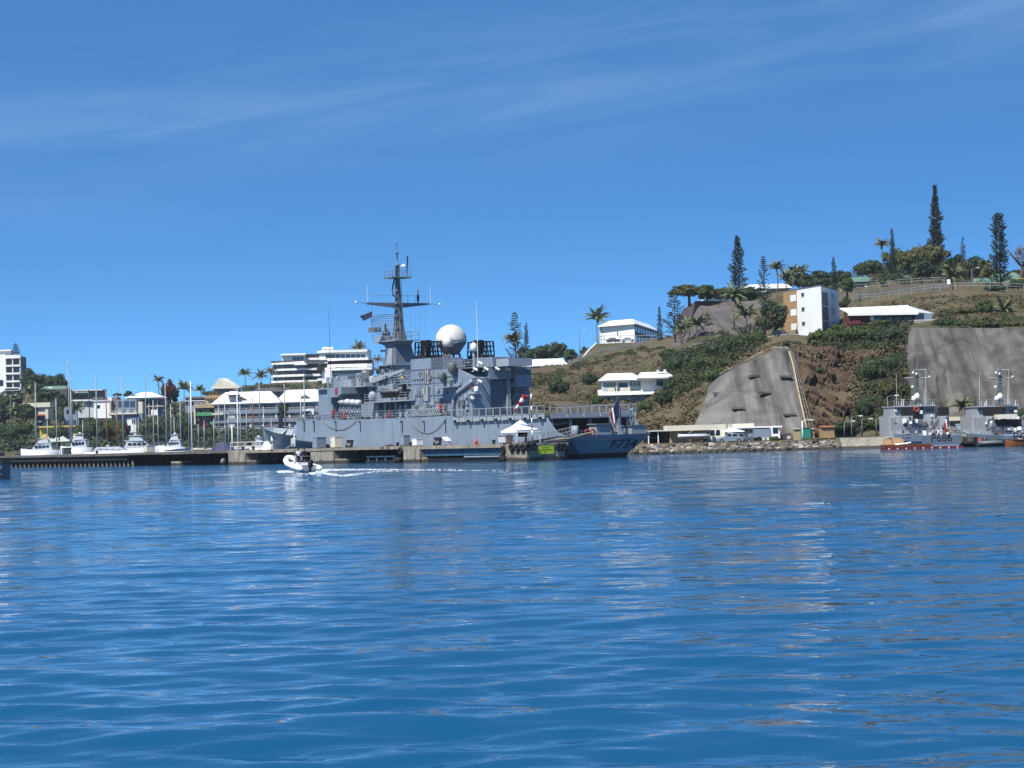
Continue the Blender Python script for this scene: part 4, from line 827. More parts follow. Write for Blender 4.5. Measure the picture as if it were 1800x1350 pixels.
# ---- satellite radome and roof gear
xr, zrad = sx(793, 598, 0); RR = 2.15
MB().ball((xr, 0, zrad), RR, 28, 14, -.12, 1.0).build('radome_dome', M('radome'), fg, True)
MB().lathe((xr, 0, zrad-2.0), [(1.05, 0), (1.25, .4), (1.9, 1.3), (2.13, 1.76)], 28).build('radome_skirt', M('deck_grey'), fg, True)
ra, rz_ = sx(786, 600, 2.2); MB().lathe((ra, 2.1, rz_-.75), [(.72, 0), (.74, .9), (.5, 1.35), (.08, 1.5)], 14).build('radome_small', M('radome'), fg, True)
mb = MB(); [mb.tube((xr+a, b, zr), (xr+a*.8, b*.8, zrad-1.9), .16, n=6) for a in (-1.0, 1.0) for b in (-1.0, 1.0)]; mb.tube((xr+1, 1, zr+.2), (xr-.8, .8, zrad-1.9), .08, n=4); mb.tube((xr+1, 1, zr+.2), (xr+2.4, 2.0, zr+1.6), .09, n=4); mb.build('radome_trestle', M('deck_grey'), fg)
MB().cbox((xr-.6, 1.3, zr+1.2), (1.2, .3, 1.9), 0, R(-18)).build('roof_panel', M('chrome_grey'), fg)
MB().box(xd0+.2, xd1-.2, -yd+.3, yd-.3, zr, zr+.05).build('funnel_deck', DG, fg); rails(fg, [(xd0+.2, yd-.2, zr), (xf2, yd-.2, zr)], 1.0)
x, z = sx(833, 620, 3.0); MB().tube((x, 3.0, zrh), (x, 3.0, z+.6), .18, n=8).build('satcom_post', LG, fg); MB().lathe((x, 3.0, z+.2), [(.42, 0), (.45, .6), (.36, .95), (.1, 1.15)], 12).build('satcom_dome', M('white'), fg, True)
x, z = sx(850, 640, 2.5); MB().box(x-2.4, x+1.2, -.5, 2.6, zrh+.1, zrh+1.4).build('roof_locker', HG, fg); MB().box(x-5.6, x-2.6, -1.5, 2.2, zrh+.1, zrh+1.1).build('roof_locker', LG, fg)
x, z = sx(839, 600, 0); MB().tube((x, 0, zr), (x, 0, zr+9.2), .05, .015, 5).build('whip_antenna', M('white'), fg)
# ---- hull side details
for px in (534.5, 552, 590.5, 633.5, 707, 746, 783.5):
    x, z = sx(px, 741, 7.02); MB().box(x-.06, x+.06, 7.0, 7.08, z-1.5, z).build('scupper_pipe', M('boot_black'), hull); MB().box(x-.06, x+.45, 7.0, 7.1, z-.05, z+.07).build('scupper_lip', M('boot_black'), hull)
def drape(pts, r, name, parent, m='rope', n=14, y=7.12):
    (pa, qa), (pm, qm), (pb, qb) = pts; out = []
    for i in range(n+1):
        t = i/n; k = 4*t*(1-t); px = pa+(pb-pa)*t; py = qa+(qb-qa)*t+(qm-(qa+qb)/2)*k; x, z = sx(px, py, y); out.append((x, y, z))
    return MB().path(out, r, 5).build(name, M(m), parent)
drape([(565, 738), (595, 755), (626, 739)], .045, 'hanging_rope', fg); drape([(717, 736), (750, 761), (784, 735)], .045, 'hanging_rope', fg)
# fire hoses and lockers along the foredeck break
for k in range(5): MB().box(70.4+k*.2, 70.6+k*.2, 5.0-k*.8, 5.5-k*.8, 3.0, 4.2).build('foredeck_locker', LG, fg)
MB().lathe((80, 0, 3.4), [(1.9, 0), (1.9, .5), (1.5, 2.2), (.4, 2.7)], 14).build('gun_turret', HG, fg, True); MB().tube((81, 0, 5.0), (86.8, 0, 5.6), .14, .1, 8).build('gun_barrel', HG, fg, True)
MB().tube((91.5, 0, 4.4), (91.8, 0, 7.6), .04, .03, 5).build('jackstaff', M('steel'), fg)
p0 = sx(519, 768, 6.2); MB().tube((p0[0]+.2, 6.2, p0[1]+.3), (p0[0]-.3, 6.5, p0[1]-.8), .16, n=6).build('fairlead', M('white'), fg)
# ---- small fittings over the port faces: pipes, cable runs, boxes, ladders
r_ = random.Random(77)
for px in (724, 737, 741, 760, 769, 781, 790, 806, 812): 
    x, z1_ = sx(px, r_.uniform(655, 690), yd+.06); MB().tube((x, yd+.06, 6.2), (x, yd+.06, z1_), .05, n=5).build('vertical_pipe', HG if px % 2 else LG, dk)
for px0, px1, py in ((724, 742, 668), (758, 796, 664), (724, 790, 697), (760, 826, 707)):
    x1, z = sx(px0, py, yd+.07); x0, _ = sx(px1, py, yd+.07); MB().tube((x0, yd+.07, z), (x1, yd+.07, z), .04, n=5).build('cable_run', DG, dk)
for k in range(26):
    px, py = r_.uniform(724, 824), r_.uniform(656, 724); x, z = sx(px, py, yd); w, h = r_.uniform(.12, .4), r_.uniform(.15, .5)
    if px > 800 and py < 672: continue
    MB().box(x-w, x+w, yd, yd+r_.uniform(.1, .3), z-h, z+h).build('junction_box', r_.choice((LG, DG, HG, M('chrome_grey'))), dk)
mb = MB(); x, z = sx(762, 700, yd+.15)
for s in (-.22, .22): mb.tube((x+s, yd+.15, 6.1), (x+s, yd+.15, zr), .03, n=4)
for k in range(22): mb.tube((x-.22, yd+.15, 6.3+k*.33), (x+.22, yd+.15, 6.3+k*.33), .02, n=4)
mb.build('wall_ladder', LG, dk)
for k in range(16):
    px, py = r_.uniform(606, 623), r_.uniform(686, 700); x, z = sx(px, py, 4.7); w = r_.uniform(.08, .25); MB().box(x-w, x+w, 4.7, 4.7+r_.uniform(.08, .2), z-w, z+w).build('junction_box', r_.choice((LG, DG)), fg)
for k in range(14):
    y = r_.uniform(-.3, 4.3); z = r_.uniform(6.6, zb1-.6); w = r_.uniform(.1, .3); MB().box(xb0-.18, xb0, y-w, y+w, z-w*1.4, z+w*1.4).build('junction_box', r_.choice((LG, DG, M('bow_blue'))), fg)
MB().box(xb0-.06, xb0, 2.2, 3.0, 6.15, 8.0).build('deck_door', DG, fg)
for k in range(18):
    x = r_.uniform(X-2, X+2.2); z = r_.uniform(10.8, 13.4); MB().box(x-.2, x+.2, 2.05, 2.25+r_.random()*.2, z-.25, z+.25).build('junction_box', r_.choice((LG, DG)), fg)
for k in range(20):
    x = r_.uniform(27, 68); MB().box(x-r_.uniform(.15, .5), x+.3, 5.5, 6.3, 5.98, 6.2+r_.random()*.8).build('deck_locker', r_.choice((LG, DG, HG, M('chrome_grey'))), fg)
for k in range(9):
    x = r_.uniform(xh+1, xd1-1); y = r_.uniform(-4, 4.6); h = r_.uniform(.4, 1.1); MB().lathe((x, y, zr-.1), [(.2, 0), (.2, h*.7), (.32, h*.75), (.3, h), (.1, h+.1)], 8).build('roof_vent', r_.choice((LG, DG, M('chrome_grey'))), fg, True)
for k in range(7): y = -4.6+k*1.4; MB().tube((xh+.3, y, zrh+.1), (xh+.3, y, zrh+1.9), .025, n=4).build('roof_stay', LG, fg)
# ================================================================ the wharf
WF = Frame([1.58, 272.7, 0], SHANG); WTOP = 2.12
Frame.w3 = lambda s, x, y, z: s.o+s.f*x+s.l*y+np.array([0, 0, z])
def wx(px, y=0.0, py=785): return WF.side(px, py, y)[0]
wharf = thing('wharf', 'long weathered concrete wharf on blocks and piles in front of the frigate', 'wharf', tuple(WF.o), SHANG)
CON, COD, PD = M('concrete'), M('concrete_dark'), M('pile_dark')
XL = 235.0
edges = [-0.25, wx(885), wx(705), wx(545), wx(400), wx(225), wx(100), XL]
for i, (a, b) in enumerate(zip(edges, edges[1:])):
    MB().box(a+.03, b-.03, -5.9, 0, WTOP-.34-(.1 if i % 2 else 0), WTOP-(.03 if i > 3 else 0)).build('deck_slab', CON if i < 4 else COD, wharf)
MB().box(-.2, XL, -5.85, -5.5, -1.5, WTOP-.4).build('added_dark_backing', PD, wharf)  # added dark wall behind the piles, to keep the gap under the deck black
for a, b, z in ((-.12, wx(889), WTOP-.36), (wx(739), wx(710), WTOP-.36), (wx(587), wx(547), WTOP-.46), (wx(431), wx(402), WTOP-.46)):
    MB().prism([(a, .12, -1.2), (b, .12, -1.2), (b, -5.4, -1.2), (a, -5.4, -1.2)], (0, 0, z+1.2)).build('support_block', CON, wharf)
for a, b in ((wx(746), wx(738)), (wx(603), wx(587)), (wx(443), wx(431)), (wx(311), wx(299))): MB().prism([(a, -.6, -1.2), (b, -.1, -1.2), (b, -.1, .62), (a+.3, -.6, .62)], (0, -3, 0)).build('block_footing', CON, wharf)
for k in range(30): x = wx(12+k*7.6, -.8); MB().tube((x, -.9, -1.2), (x, -.9, .95), .24, n=8).build('pile', COD, wharf, True)
for k in range(14): x = wx(236+k*12, -2.6); MB().tube((x, -2.6, -1.2), (x, -2.6, WTOP-.4), .26, n=8).build('pile', PD, wharf, True)
for px in (618, 632, 665, 680, 760, 790, 815, 845, 870): x = wx(px, -3.6); MB().tube((x, -3.6, -1.2), (x, -3.6, WTOP-.4), .26, n=8).build('pile', PD, wharf, True)
MB().box(wx(12), wx(220), -.75, -.35, .95, WTOP-.38).build('fender_beam', PD, wharf)
for px, w in ((478, 5), (672, 5), (683, 3)): x = wx(px); MB().box(x-w*.07, x+w*.07, -.4, .012, WTOP-.3, WTOP+.012).build('painted_edge_mark', M('rust'), wharf)
# floating steel pontoons under the deck
pt = thing('floating_pontoon', 'blue steel pontoon floating under the wharf beside the green sign', 'pontoon', WF.o, SHANG)
xa, xb = wx(882, -.5), wx(746, -.5); MB().box(xa, xb, -3.2, -.45, .78, WTOP-.46).build('pontoon_side', M('blue_steel'), pt); MB().box(xa, wx(815, -.3), -3, -.3, .55, .7).build('pontoon_ledge', LG, pt); MB().box(xa+.2, xb-1, -3, -.5, -.5, .5).build('pontoon_float', M('boot_black'), pt)
for k in range(9): x = xa+(xb-xa)*(k+.5)/9; MB().box(x-.04, x+.04, -.46, -.40, .82, WTOP-.5).build('pontoon_rib', M('blue_steel'), pt)
pt = thing('floating_pontoon', 'low dark pontoon with a pale rail between two wharf blocks', 'pontoon', WF.o, SHANG)
MB().box(wx(694, -1), wx(642, -1), -3, -1, -.4, .35).build('pontoon_float', M('boot_black'), pt); MB().box(wx(694, -.9), wx(644, -.9), -1.1, -.85, .72, .92).build('pontoon_rail', LG, pt)
for k in range(4): x = wx(692-k*15, -.95); MB().box(x-.06, x+.06, -1.05, -.9, .3, .75).build('pontoon_post', LG, pt)
# ---- tyres hung as fenders
def tyre(px, py, r, label, y=.3, axis='Y', end=False):
    if end: x = -.32; y, z = WF.aft(px, py, x); axis = 'X'
    else: x, z = WF.side(px, py, y)
    t = thing('tyre_fender', label, 'tyre', tuple(WF.w3(x, y, z)), SHANG, 'tyres hung along the wharf'); MB().torus((0, 0, 0), r*.68, r*.34, axis, 18, 8).build('tyre', M('rubber'), t, True); c = MB(); 
    for s in (-.15, .15): c.tube((.1, s, r*.6), (.25, s, r*.6+.6), .03, n=4) if end else c.tube((s, -.1, r*.6), (s, -.25, r*.6+.6), .03, n=4)
    c.build('hanging_chain', M('rust'), t); return t
ords = ['leftmost', 'second from left', 'third from left', 'fourth from left', 'fifth from left']
for (px, py), o_ in zip(((899, 787), (909, 787), (918.5, 787), (928.5, 785.5), (937.5, 784)), ords): tyre(px, py, .50, o_+' of five tyres hung left of the green sign', end=px > 924)
tyre(982, 785.5, .48, 'tyre hung just right of the green sign', end=True); tyre(990.5, 785.5, .48, 'tyre hung at the right end of the wharf', end=True)
tyre(884, 791, .52, 'tyre at the left corner of the sign block', .25); tyre(703.5, 793, .52, 'tyre hung beside the yellow stained middle wharf block', .25)
for px, py, lab in ((884, 803, 'black round float fender at the waterline left of the tyres'), (700, 806, 'black float fender at the waterline by the middle block')):
    x, z = WF.side(px, py, .3); o_ = MB().tube((-.5, 0, 0), (.5, 0, 0), .42, n=12).build('float_fender', M('rubber'), None, True, tuple(WF.w3(x, .3, .3)), SHANG); tag(o_, lab, 'fender')
x, z = WF.side(392, 808, .3); o_ = MB().lathe((0, 0, -.4), [(.1, 0), (.4, .15), (.45, .5), (.3, .8), (.08, .95)], 12).build('float_fender', M('chrome_grey'), None, True, tuple(WF.w3(x, .3, .45))); tag(o_, 'grey buoy hanging under the wharf left of a block', 'fender')
# ---- green sign
y1, z1 = WF.aft(944.5, 782, -.16); y0, z0 = WF.aft(973.5, 797.5, -.16); sg = thing('safety_sign', 'lime green notice board with dark lines fixed to the wharf end', 'sign', tuple(WF.w3(-.16, y0, z0)), SHANG)
W, H_ = y1-y0, z1-z0; MB().prism([(0, 0, 0), (0, W, 0), (0, W, H_*.62), (0, W*.8, H_), (0, 0, H_)], (-.05, 0, 0)).build('board', M('lime'), sg)
for j, (zz_, segs) in enumerate(((.68, ((.25, .36), (.38, .45), (.48, .62), (.64, .70))), (.44, ((.14, .30), (.32, .55), (.57, .72), (.74, .82))), (.18, ((.36, .52),)))):
    for a, b in segs: MB().box(-.062, -.052, W*(1-b), W*(1-a), H_*zz_-.04, H_*zz_+.04).build('letter_row', M('chrome_grey') if j == 2 else M('green_paint'), sg)
# ---- things standing on the deck
def on_wharf(name, label, cat, px, y, group=None): x = wx(px, y, 780); return thing(name, label, cat, tuple(WF.w3(x, y, WTOP)), SHANG, group)
def wsz(px0, px1): return abs(wx(px0)-wx(px1))
def cabinet(px0, px1, pytop, label, m, y=-1.2, dep=1.1, lid=True, name='cabinet'):
    t = on_wharf(name, label, 'cabinet', (px0+px1)/2, y); w = (px1-px0)/SC(WF.w3(wx(px0), 0, 0)[1])/.549*.55; sc_ = SC(WF.w3(wx(px0), 0, 0)[1]); h = max(.6, WF.side((px0+px1)/2, pytop, y)[1]-WTOP)
    MB().box(-w/2, w/2, -dep/2, dep/2, .08, h-.06).build('body', M(m), t); MB().box(-w/2-.04, w/2+.04, -dep/2-.04, dep/2+.04, h-.06, h).build('lid', M(m), t)
    MB().box(-w/2+.06, w/2-.06, dep/2, dep/2+.02, .16, h-.12).build('door', M(m), t); MB().box(w*.3, w*.36, dep/2+.02, dep/2+.05, h*.4, h*.6).build('handle', M('chrome_grey'), t); MB().box(-w/2+.05, w/2-.05, -dep/2+.05, dep/2-.05, 0, .08).build('plinth', COD, t); return t
cabinet(553, 570, 768.5, 'pale blue steel cabinet on the wharf above the left block', 'blue_grey', dep=1.5); cabinet(583, 600, 767.5, 'cream utility cabinet beside a dark panel on the wharf', 'cream', dep=1.2)
cabinet(705, 719, 765, 'tall pale blue cabinet behind the middle wharf block', 'blue_grey', -2.5, 1.0); cabinet(726, 742, 771, 'small white cabinet with an open dark side on the wharf', 'white', -.8, 1.0)
def leaning_panel(px, label, white):
    t = on_wharf('service_hatch', label, 'hatch', px, -1.5); MB().prism([(-.9, .5, 0), (.9, .5, 0), (1.0, .2, 1.05), (-.8, .2, 1.05)], (0, -.12, 0)).build('panel', M('black'), t)
    for k in range(6): MB().box(-.6+.2*k, -.5+.2*k, .45-.05*(k % 2), .56, .25+.12*(k % 3), .45+.12*(k % 3)).build('valve', M('cream' if k % 2 else 'chrome_grey'), t)
    if white: MB().prism([(-1.0, .3, 1.0), (-2.0, .4, .55), (-2.0, -.5, .55), (-1.0, -.6, 1.0)], (0, 0, .06)).build('lid', M('white'), t); MB().tube((-2.2, 0, .5), (-3.0, .1, .05), .07, n=5).build('hose', M('rust'), t)
    for s in (-.8, .8): MB().tube((s, .3, 0), (s, -.7, .02), .05, n=4).build('strut', M('steel'), t)
leaning_panel(618, 'black service hatch with valves leaning beside the cream cabinet', False); leaning_panel(773, 'black service hatch with a raised white lid on the wharf', True)
cn = on_wharf('traffic_cone', 'orange traffic cone standing alone on the wharf', 'cone', 837.5, -1.2); MB().lathe((0, 0, .05), [(.26, 0), (.05, .72), (.03, .75)], 12).build('cone', M('orange'), cn, True); MB().box(-.3, .3, -.3, .3, 0, .05).build('foot', M('orange'), cn)
bn = on_wharf('steel_bin', 'grey open steel skip beside the white tent', 'bin', 889, -1.4); MB().loft([[(-.75, -.5, .15), (.75, -.5, .15), (.75, .5, .15), (-.75, .5, .15)], [(-.85, -.6, .95), (.85, -.6, .95), (.85, .6, .95), (-.85, .6, .95)]]).build('body', M('pale_grey'), bn); MB().box(-.9, .9, -.65, .65, .95, 1.03).build('rim', M('chrome_grey'), bn)
for sx_ in (-.6, .6): MB().box(sx_-.08, sx_+.08, -.4, .4, 0, .15).build('runner', M('rust'), bn)
for k in (0, 1): MB().tube((-1.2-.12*k, .4, 0), (-1.25-.12*k, .4, 1.15), .06, n=5).build('upright', M('rust'), bn)
def bollard(px, y, label):
    t = on_wharf('bollard', label, 'bollard', px, y, 'mooring bollards on the wharf'); MB().lathe((0, 0, 0), [(.24, 0), (.2, .06), (.17, .32), (.27, .38), (.27, .5), (.12, .55)], 12).build('bollard', M('black'), t, True)
for px, lab in ((575, 'black bollard between the blue and cream cabinets'), (699, 'black bollard left of the tall blue cabinet'), (722, 'black bollard left of the white cabinet'), (868, 'black bollard left of the steel skip'), (962, 'black bollard above the green sign')): bollard(px, -4.9 if px > 950 else -.8, lab)
# heap of rusty chain and hose
hp = MB(); r_ = random.Random(4); pts = [(0, 0, .1)]
for k in range(26): pts.append((pts[-1][0]+r_.uniform(-.15, .22), r_.uniform(-.35, .35), .08+abs(r_.gauss(0, .08))))
o_ = hp.path(pts, .06, 5).build('hose_heap', M('rust'), None, False, tuple(WF.w3(wx(690, -.9), -.9, WTOP)), SHANG); tag(o_, 'rusty hose lying in loops left of the tall blue cabinet', 'hose')
# gazebo tent
tn = on_wharf('gazebo_tent', 'white pop-up gazebo tent on the wharf by the red and white pole', 'tent', 916, -2.6); TW = 1.75
ev = WF.side(916, 756, -2.6)[1]-WTOP; pk = WF.side(915, 738, -2.6)[1]-WTOP
rings = []
for t in np.linspace(0, 1, 8): h = ev+(pk-ev)*(t**1.5); k = (1-t)*TW+.03; rings.append([(a*k, b*k, h) for a, b in ((1, 1), (0, 1.0), (-1, 1), (-1.0, 0), (-1, -1), (0, -1), (1, -1), (1, 0))])
MB().loft(rings).build('canopy', M('sailcloth'), tn, True); mb = MB()
for a, b in ((1, 1), (1, -1), (-1, -1), (-1, 1)): c, d = (b, -a); mb.prism([(a*TW, b*TW, ev+.01), (c*TW, d*TW, ev+.01), (c*TW, d*TW, ev-.28), (a*TW, b*TW, ev-.28)], (-.02*a, -.02*b, 0))
mb.build('valance', M('sailcloth'), tn)
for a in (-1, 1):
    for b in (-1, 1): MB().tube((a*(TW-.08), b*(TW-.08), 0), (a*(TW-.08), b*(TW-.08), ev), .035, n=5).build('leg', M('white'), tn)
# banded pole and wind sock
pl = on_wharf('banded_pole', 'tall red and white banded pole standing by the tent', 'pole', 936, -2.2); zt = WF.side(931.5, 694, -2.2)[1]-WTOP
for k in range(8): MB().tube((0, 0, .1+zt*k/8), (0, 0, .1+zt*(k+1)/8), .075, n=8).build('pole_band', M('white' if k % 2 else 'rust'), pl, True)
MB().lathe((0, 0, 0), [(.3, 0), (.28, .1), (.1, .3)], 10).build('pole_foot', M('black'), pl)
MB().tube((0, 0, zt), (.9, .2, zt-.05), .025, n=4).build('swivel_arm', M('steel'), pl)
wsck = thing('wind_sock', 'red and white striped wind sock hanging limp beside the banded pole', 'wind sock', tuple(WF.w3(wx(936, -2.2, 780)+.9, -2.0, WTOP+zt-.02)), SHANG)
a0, b0 = Vector((0, 0, 0)), Vector((1.3, .9, -1.95))
for k in range(5): MB().tube(a0.lerp(b0, k/5), a0.lerp(b0, (k+1)/5), .34-.05*k, .34-.05*(k+1), 10, False).build('sock_band', M('red' if k % 2 == 0 else 'white'), wsck, True)
# gangways and mooring lines
gw = thing('gangway', 'steel gangway with handrails rising from the wharf to the stern', 'gangway', WF.o, SHANG)
p0 = Vector((wx(957, -4.6, 777), -4.6, WTOP+.1)); p1 = Vector((wx(1008, -7.2, 765), -7.2, 2.95)); d = (p1-p0); n_ = Vector((-d.y, d.x, 0)).normalized()*.45
MB().prism([p0+n_, p0-n_, p1-n_, p1+n_], (0, 0, .1)).build('walkway', M('steel'), gw)
for s, nm in ((1, 'handrail'), (-1, 'handrail')):
    mb = MB()
    for z in (.55, 1.05): mb.tube(p0+n_*s+Vector((0, 0, z)), p1+n_*s+Vector((0, 0, z)), .035, n=4)
    for k in range(9): q = p0.lerp(p1, k/8)+n_*s; mb.tube(q, q+Vector((0, 0, 1.05)), .03, n=4)
    mb.build(nm, M('steel'), gw)
tag(MB().path([Vector(WF.w3(wx(966, -5.0, 777), -5.0, WTOP+.3)), Vector(WF.w3(wx(1000, -6.2, 770), -6.2, 2.6)), Vector(WF.w3(wx(1044, -7.2, 758), -7.2, 3.3))], .09, 6).build('mooring_line', M('rope')), 'thick pale mooring line from the wharf end to the frigate stern', 'rope')
b0 = Vector(WF.w3(wx(503, -1.5, 787), -1.5, WTOP+.1)); b1 = Vector(FR.o)+Vector(tuple(FR.f*70.5+FR.l*6.3))+Vector((0, 0, 3.6))
tag(MB().path([b0, b0.lerp(b1, .5)+Vector((0, 0, -.25)), b1], .10, 6).build('mooring_line', M('rope')), 'pale mooring line from the wharf up to the frigate bow', 'rope')
o_ = MB().loft([[(-.35, -.1, 0), (.35, -.1, 0), (.3, .1, 0), (-.3, .1, 0)], [(-.3, -.1, 1.2), (.3, -.1, 1.2), (.25, .1, 1.2), (-.25, .1, 1.2)]]).build('rat_guard', M('white'), None, False, tuple(b0.lerp(b1, .62)-Vector((0, 0, .6))), .4); tag(o_, 'white rat guard on the frigate bow mooring line', 'guard')
# ---- people
def skinned(name, pts, edges, m, parent, sub=2):
    me = bpy.data.meshes.new(name); me.from_pydata([p[:3] for p in pts], edges, []); me.materials.append(m); o = put(name, me, parent); md = o.modifiers.new('skin', 'SKIN'); md.use_smooth_shade = True
    for v, p in zip(me.skin_vertices[0].data, pts): v.radius = (p[3], p[4] if len(p) > 4 else p[3])
    me.skin_vertices[0].data[0].use_root = True; s_ = o.modifiers.new('sub', 'SUBSURF'); s_.levels = sub; s_.render_levels = sub; return o
def person(name, label, loc, rz, pose='stand', shirt='dark_cloth', legs='dark_cloth', hair='hair', h=1.72):
    """x forward, y left; origin at the soles (standing) or the seat (sitting)"""
    t = thing(name, label, 'person', loc, rz); k = h/1.72
    hip = .92 if pose == 'stand' else .10
    T = [(0, 0, hip, .13, .15), (.0, 0, hip+.22, .115, .145), (.01, 0, hip+.42, .12, .17), (0, 0, hip+.52, .07, .09), (.015, 0, hip+.60, .055), (.03, 0, hip+.68, .085, .075), (.03, 0, hip+.80, .075, .07)]
    E = [(0, 1), (1, 2), (2, 3), (3, 4), (4, 5), (5, 6)]; sh = []
    def chain(start, pts_):
        q = start
        for p in pts_: T.append(p); E.append((q, len(T)-1)); q = len(T)-1
    for s in (1, -1):
        if pose == 'stand': arm = [(0, s*.2, hip+.45, .055), (.03, s*.25, hip+.18, .042), (.12, s*.2, hip-.05, .032), (.17, s*.18, hip-.10, .028, .036)]
        else: arm = [(0, s*.2, hip+.45, .055), (.1, s*.26, hip+.2, .042), (.36, s*.17, hip+.26, .032), (.44, s*.15, hip+.28, .028, .036)]
        chain(2, arm); hnd = len(T)-1; hx, hy, hz = T[hnd][:3]
        for f in range(4): dy = -.03+.02*f; chain(hnd, [(hx+.05, hy+dy, hz-.015, .009), (hx+.075, hy+dy, hz-.04, .008)])
        chain(hnd, [(hx+.01, hy-s*.045, hz+.005, .010), (hx+.045, hy-s*.05, hz-.01, .009)])
        if pose == 'stand': chain(0, [(0, s*.10, hip-.06, .095), (.02, s*.11, hip-.46, .062), (-.01, s*.11, .08, .042), (.12, s*.13, .04, .035, .045)])
        else: chain(0, [(.06, s*.11, hip-.0, .09), (.44, s*.14, hip+.02, .062), (.46, s*.14, hip-.40, .042), (.58, s*.14, hip-.44, .035, .045)])
    b = skinned('body', [(x*k, y*k, z*k, *[q*k for q in r_]) for x, y, z, *r_ in T], E, M('skin'), t)
    Sh = [(0, 0, hip-.02, .15, .175), (.0, 0, hip+.22, .135, .165), (.01, 0, hip+.42, .14, .19), (0, 0, hip+.50, .09, .11)]; SE = [(0, 1), (1, 2), (2, 3)]
    for s in (1, -1): Sh += [(0, s*.205, hip+.455, .075), (.03 if pose == 'stand' else .08, s*.245, hip+.25, .062)]; n = len(Sh); SE += [(2, n-2), (n-2, n-1)]
    skinned('shirt', [(x*k, y*k, z*k, *[q*k for q in r_]) for x, y, z, *r_ in Sh], SE, M(shirt), t)
    Tr = [(0, 0, hip, .15, .165)]; TE = []
    for s in (1, -1):
        n = len(Tr)
        if pose == 'stand': Tr += [(0, s*.10, hip-.08, .105), (.02, s*.11, hip-.46, .075), (-.01, s*.11, .12, .06)]
        else: Tr += [(.08, s*.11, hip, .10), (.44, s*.14, hip+.02, .075), (.46, s*.14, hip-.34, .06)]
        TE += [(0, n), (n, n+1), (n+1, n+2)]
    skinned('trousers', [(x*k, y*k, z*k, *[q*k for q in r_]) for x, y, z, *r_ in Tr], TE, M(legs), t)
    hc = Vector((.03, 0, hip+.74))*k
    MB().ball(hc+Vector((-.014, 0, .03))*k, .108*k, 12, 8, -.15, 1.0).build('hair', M(hair), t, True)
    MB().lathe(hc+Vector((.085, 0, -.03))*k, [(.004, -.02), (.018, 0), (.006, .035)], 6).build('nose', M('skin'), t)
    for s in (1, -1): MB().ball(hc+Vector((.078, s*.03, .015))*k, .011, 6, 4).build('eye', M('black'), t); MB().ball(hc+Vector((0, s*.085, 0))*k, .022, 6, 4).build('ear', M('skin'), t)
    MB().box(hc.x+.076*k, hc.x+.086*k, -.022*k, .022*k, hc.z-.062*k, hc.z-.052*k).build('mouth', M('rust'), t); return t
for px, y, rot, lab, shc in ((924.5, -2.4, 2.0, 'person in black standing with hand at the side under the tent', 'dark_cloth'), (919, -2.9, .6, 'person in dark clothes behind another under the white tent', 'dark_cloth'), (914, -2.3, -1.2, 'person in a dark coat at the left inside the tent', 'dark_cloth')):
    person('person', lab, tuple(WF.w3(wx(px, y, 775), y, WTOP)), SHANG+rot, 'stand', shc, 'dark_cloth', h=1.62)
tb = on_wharf('folding_table', 'grey folding table in front of the people under the tent', 'table', 921, -1.5); MB().box(-.7, .7, -.35, .35, .72, .76).build('table_top', M('pale_grey'), tb); MB().prism([(-.7, .36, .1), (.7, .36, .1), (.7, .36, .72), (-.7, .36, .72)], (0, .01, 0)).build('table_skirt', M('blue_grey'), tb)
for a in (-.6, .6):
    for b in (-.28, .28): MB().tube((a, b, 0), (a, b, .72), .025, n=4).build('leg', M('steel'), tb)
# dark pier corner at the far left edge
p = P(-6, 800, 240); pc = thing('pier_corner', 'dark steel pier corner cut off by the left picture edge', 'pier', (p.x, p.y, 0)); MB().box(-3, .75, -1.0, 3, -1, 1.55).build('pile_cap', M('blue_steel'), pc); MB().box(-3, .8, -1.05, 3.1, 1.55, 2.05).build('pier_deck', M('boot_black'), pc)
for z in (.2, .8): MB().box(-3, .78, -1.12, -1.0, z, z+.25).build('fender_beam', M('rubber'), pc)
# ================================================================ inflatable boat and its wake
def W0(px, py): d = ray(px, py); q = CPOS+d*(-CPOS[2]/d[2]); return Vector((q[0], q[1], 0))
rp_ = W0(543, 831); RANG = R(118); rib = thing('inflatable_boat', 'small white inflatable speedboat carrying two people', 'boat', (rp_.x, rp_.y, .02), RANG); rib.rotation_euler = (0, R(-6.5), RANG)
tube = [(-.3, 1.0, .42), (1.6, 1.02, .44), (3.2, .95, .52), (4.4, .62, .70), (5.0, .22, .86), (5.12, 0, .9), (5.0, -.22, .86), (4.4, -.62, .70), (3.2, -.95, .52), (1.6, -1.02, .44), (-.3, -1.0, .42)]
MB().path(tube, .27, 10).build('inflatable_tube', M('white'), rib, True)
for s in (1, -1): MB().lathe((0, 0, 0), [(.27, 0), (.2, .2), (.04, .34)], 10).build('tube_cone', M('white'), rib, True, (-.3, s, .42)).rotation_euler = (0, R(-90), 0)
MB().loft([[(x, w, .35), (x, w*.55, .0-.05), (x, 0, -.22), (x, -w*.55, -.05), (x, -w, .35)] for x, w in ((0, .95), (2.5, .95), (3.9, .6), (4.9, .05))], True, False).build('hull', M('white_gloss'), rib)
MB().prism([(0, .8, .36), (0, -.8, .36), (3.6, -.7, .42), (4.6, 0, .5), (3.6, .7, .42)], (0, 0, .04)).build('deck', M('white'), rib)
MB().box(-.05, .12, -.8, .8, .2, .72).build('transom', M('white_gloss'), rib)
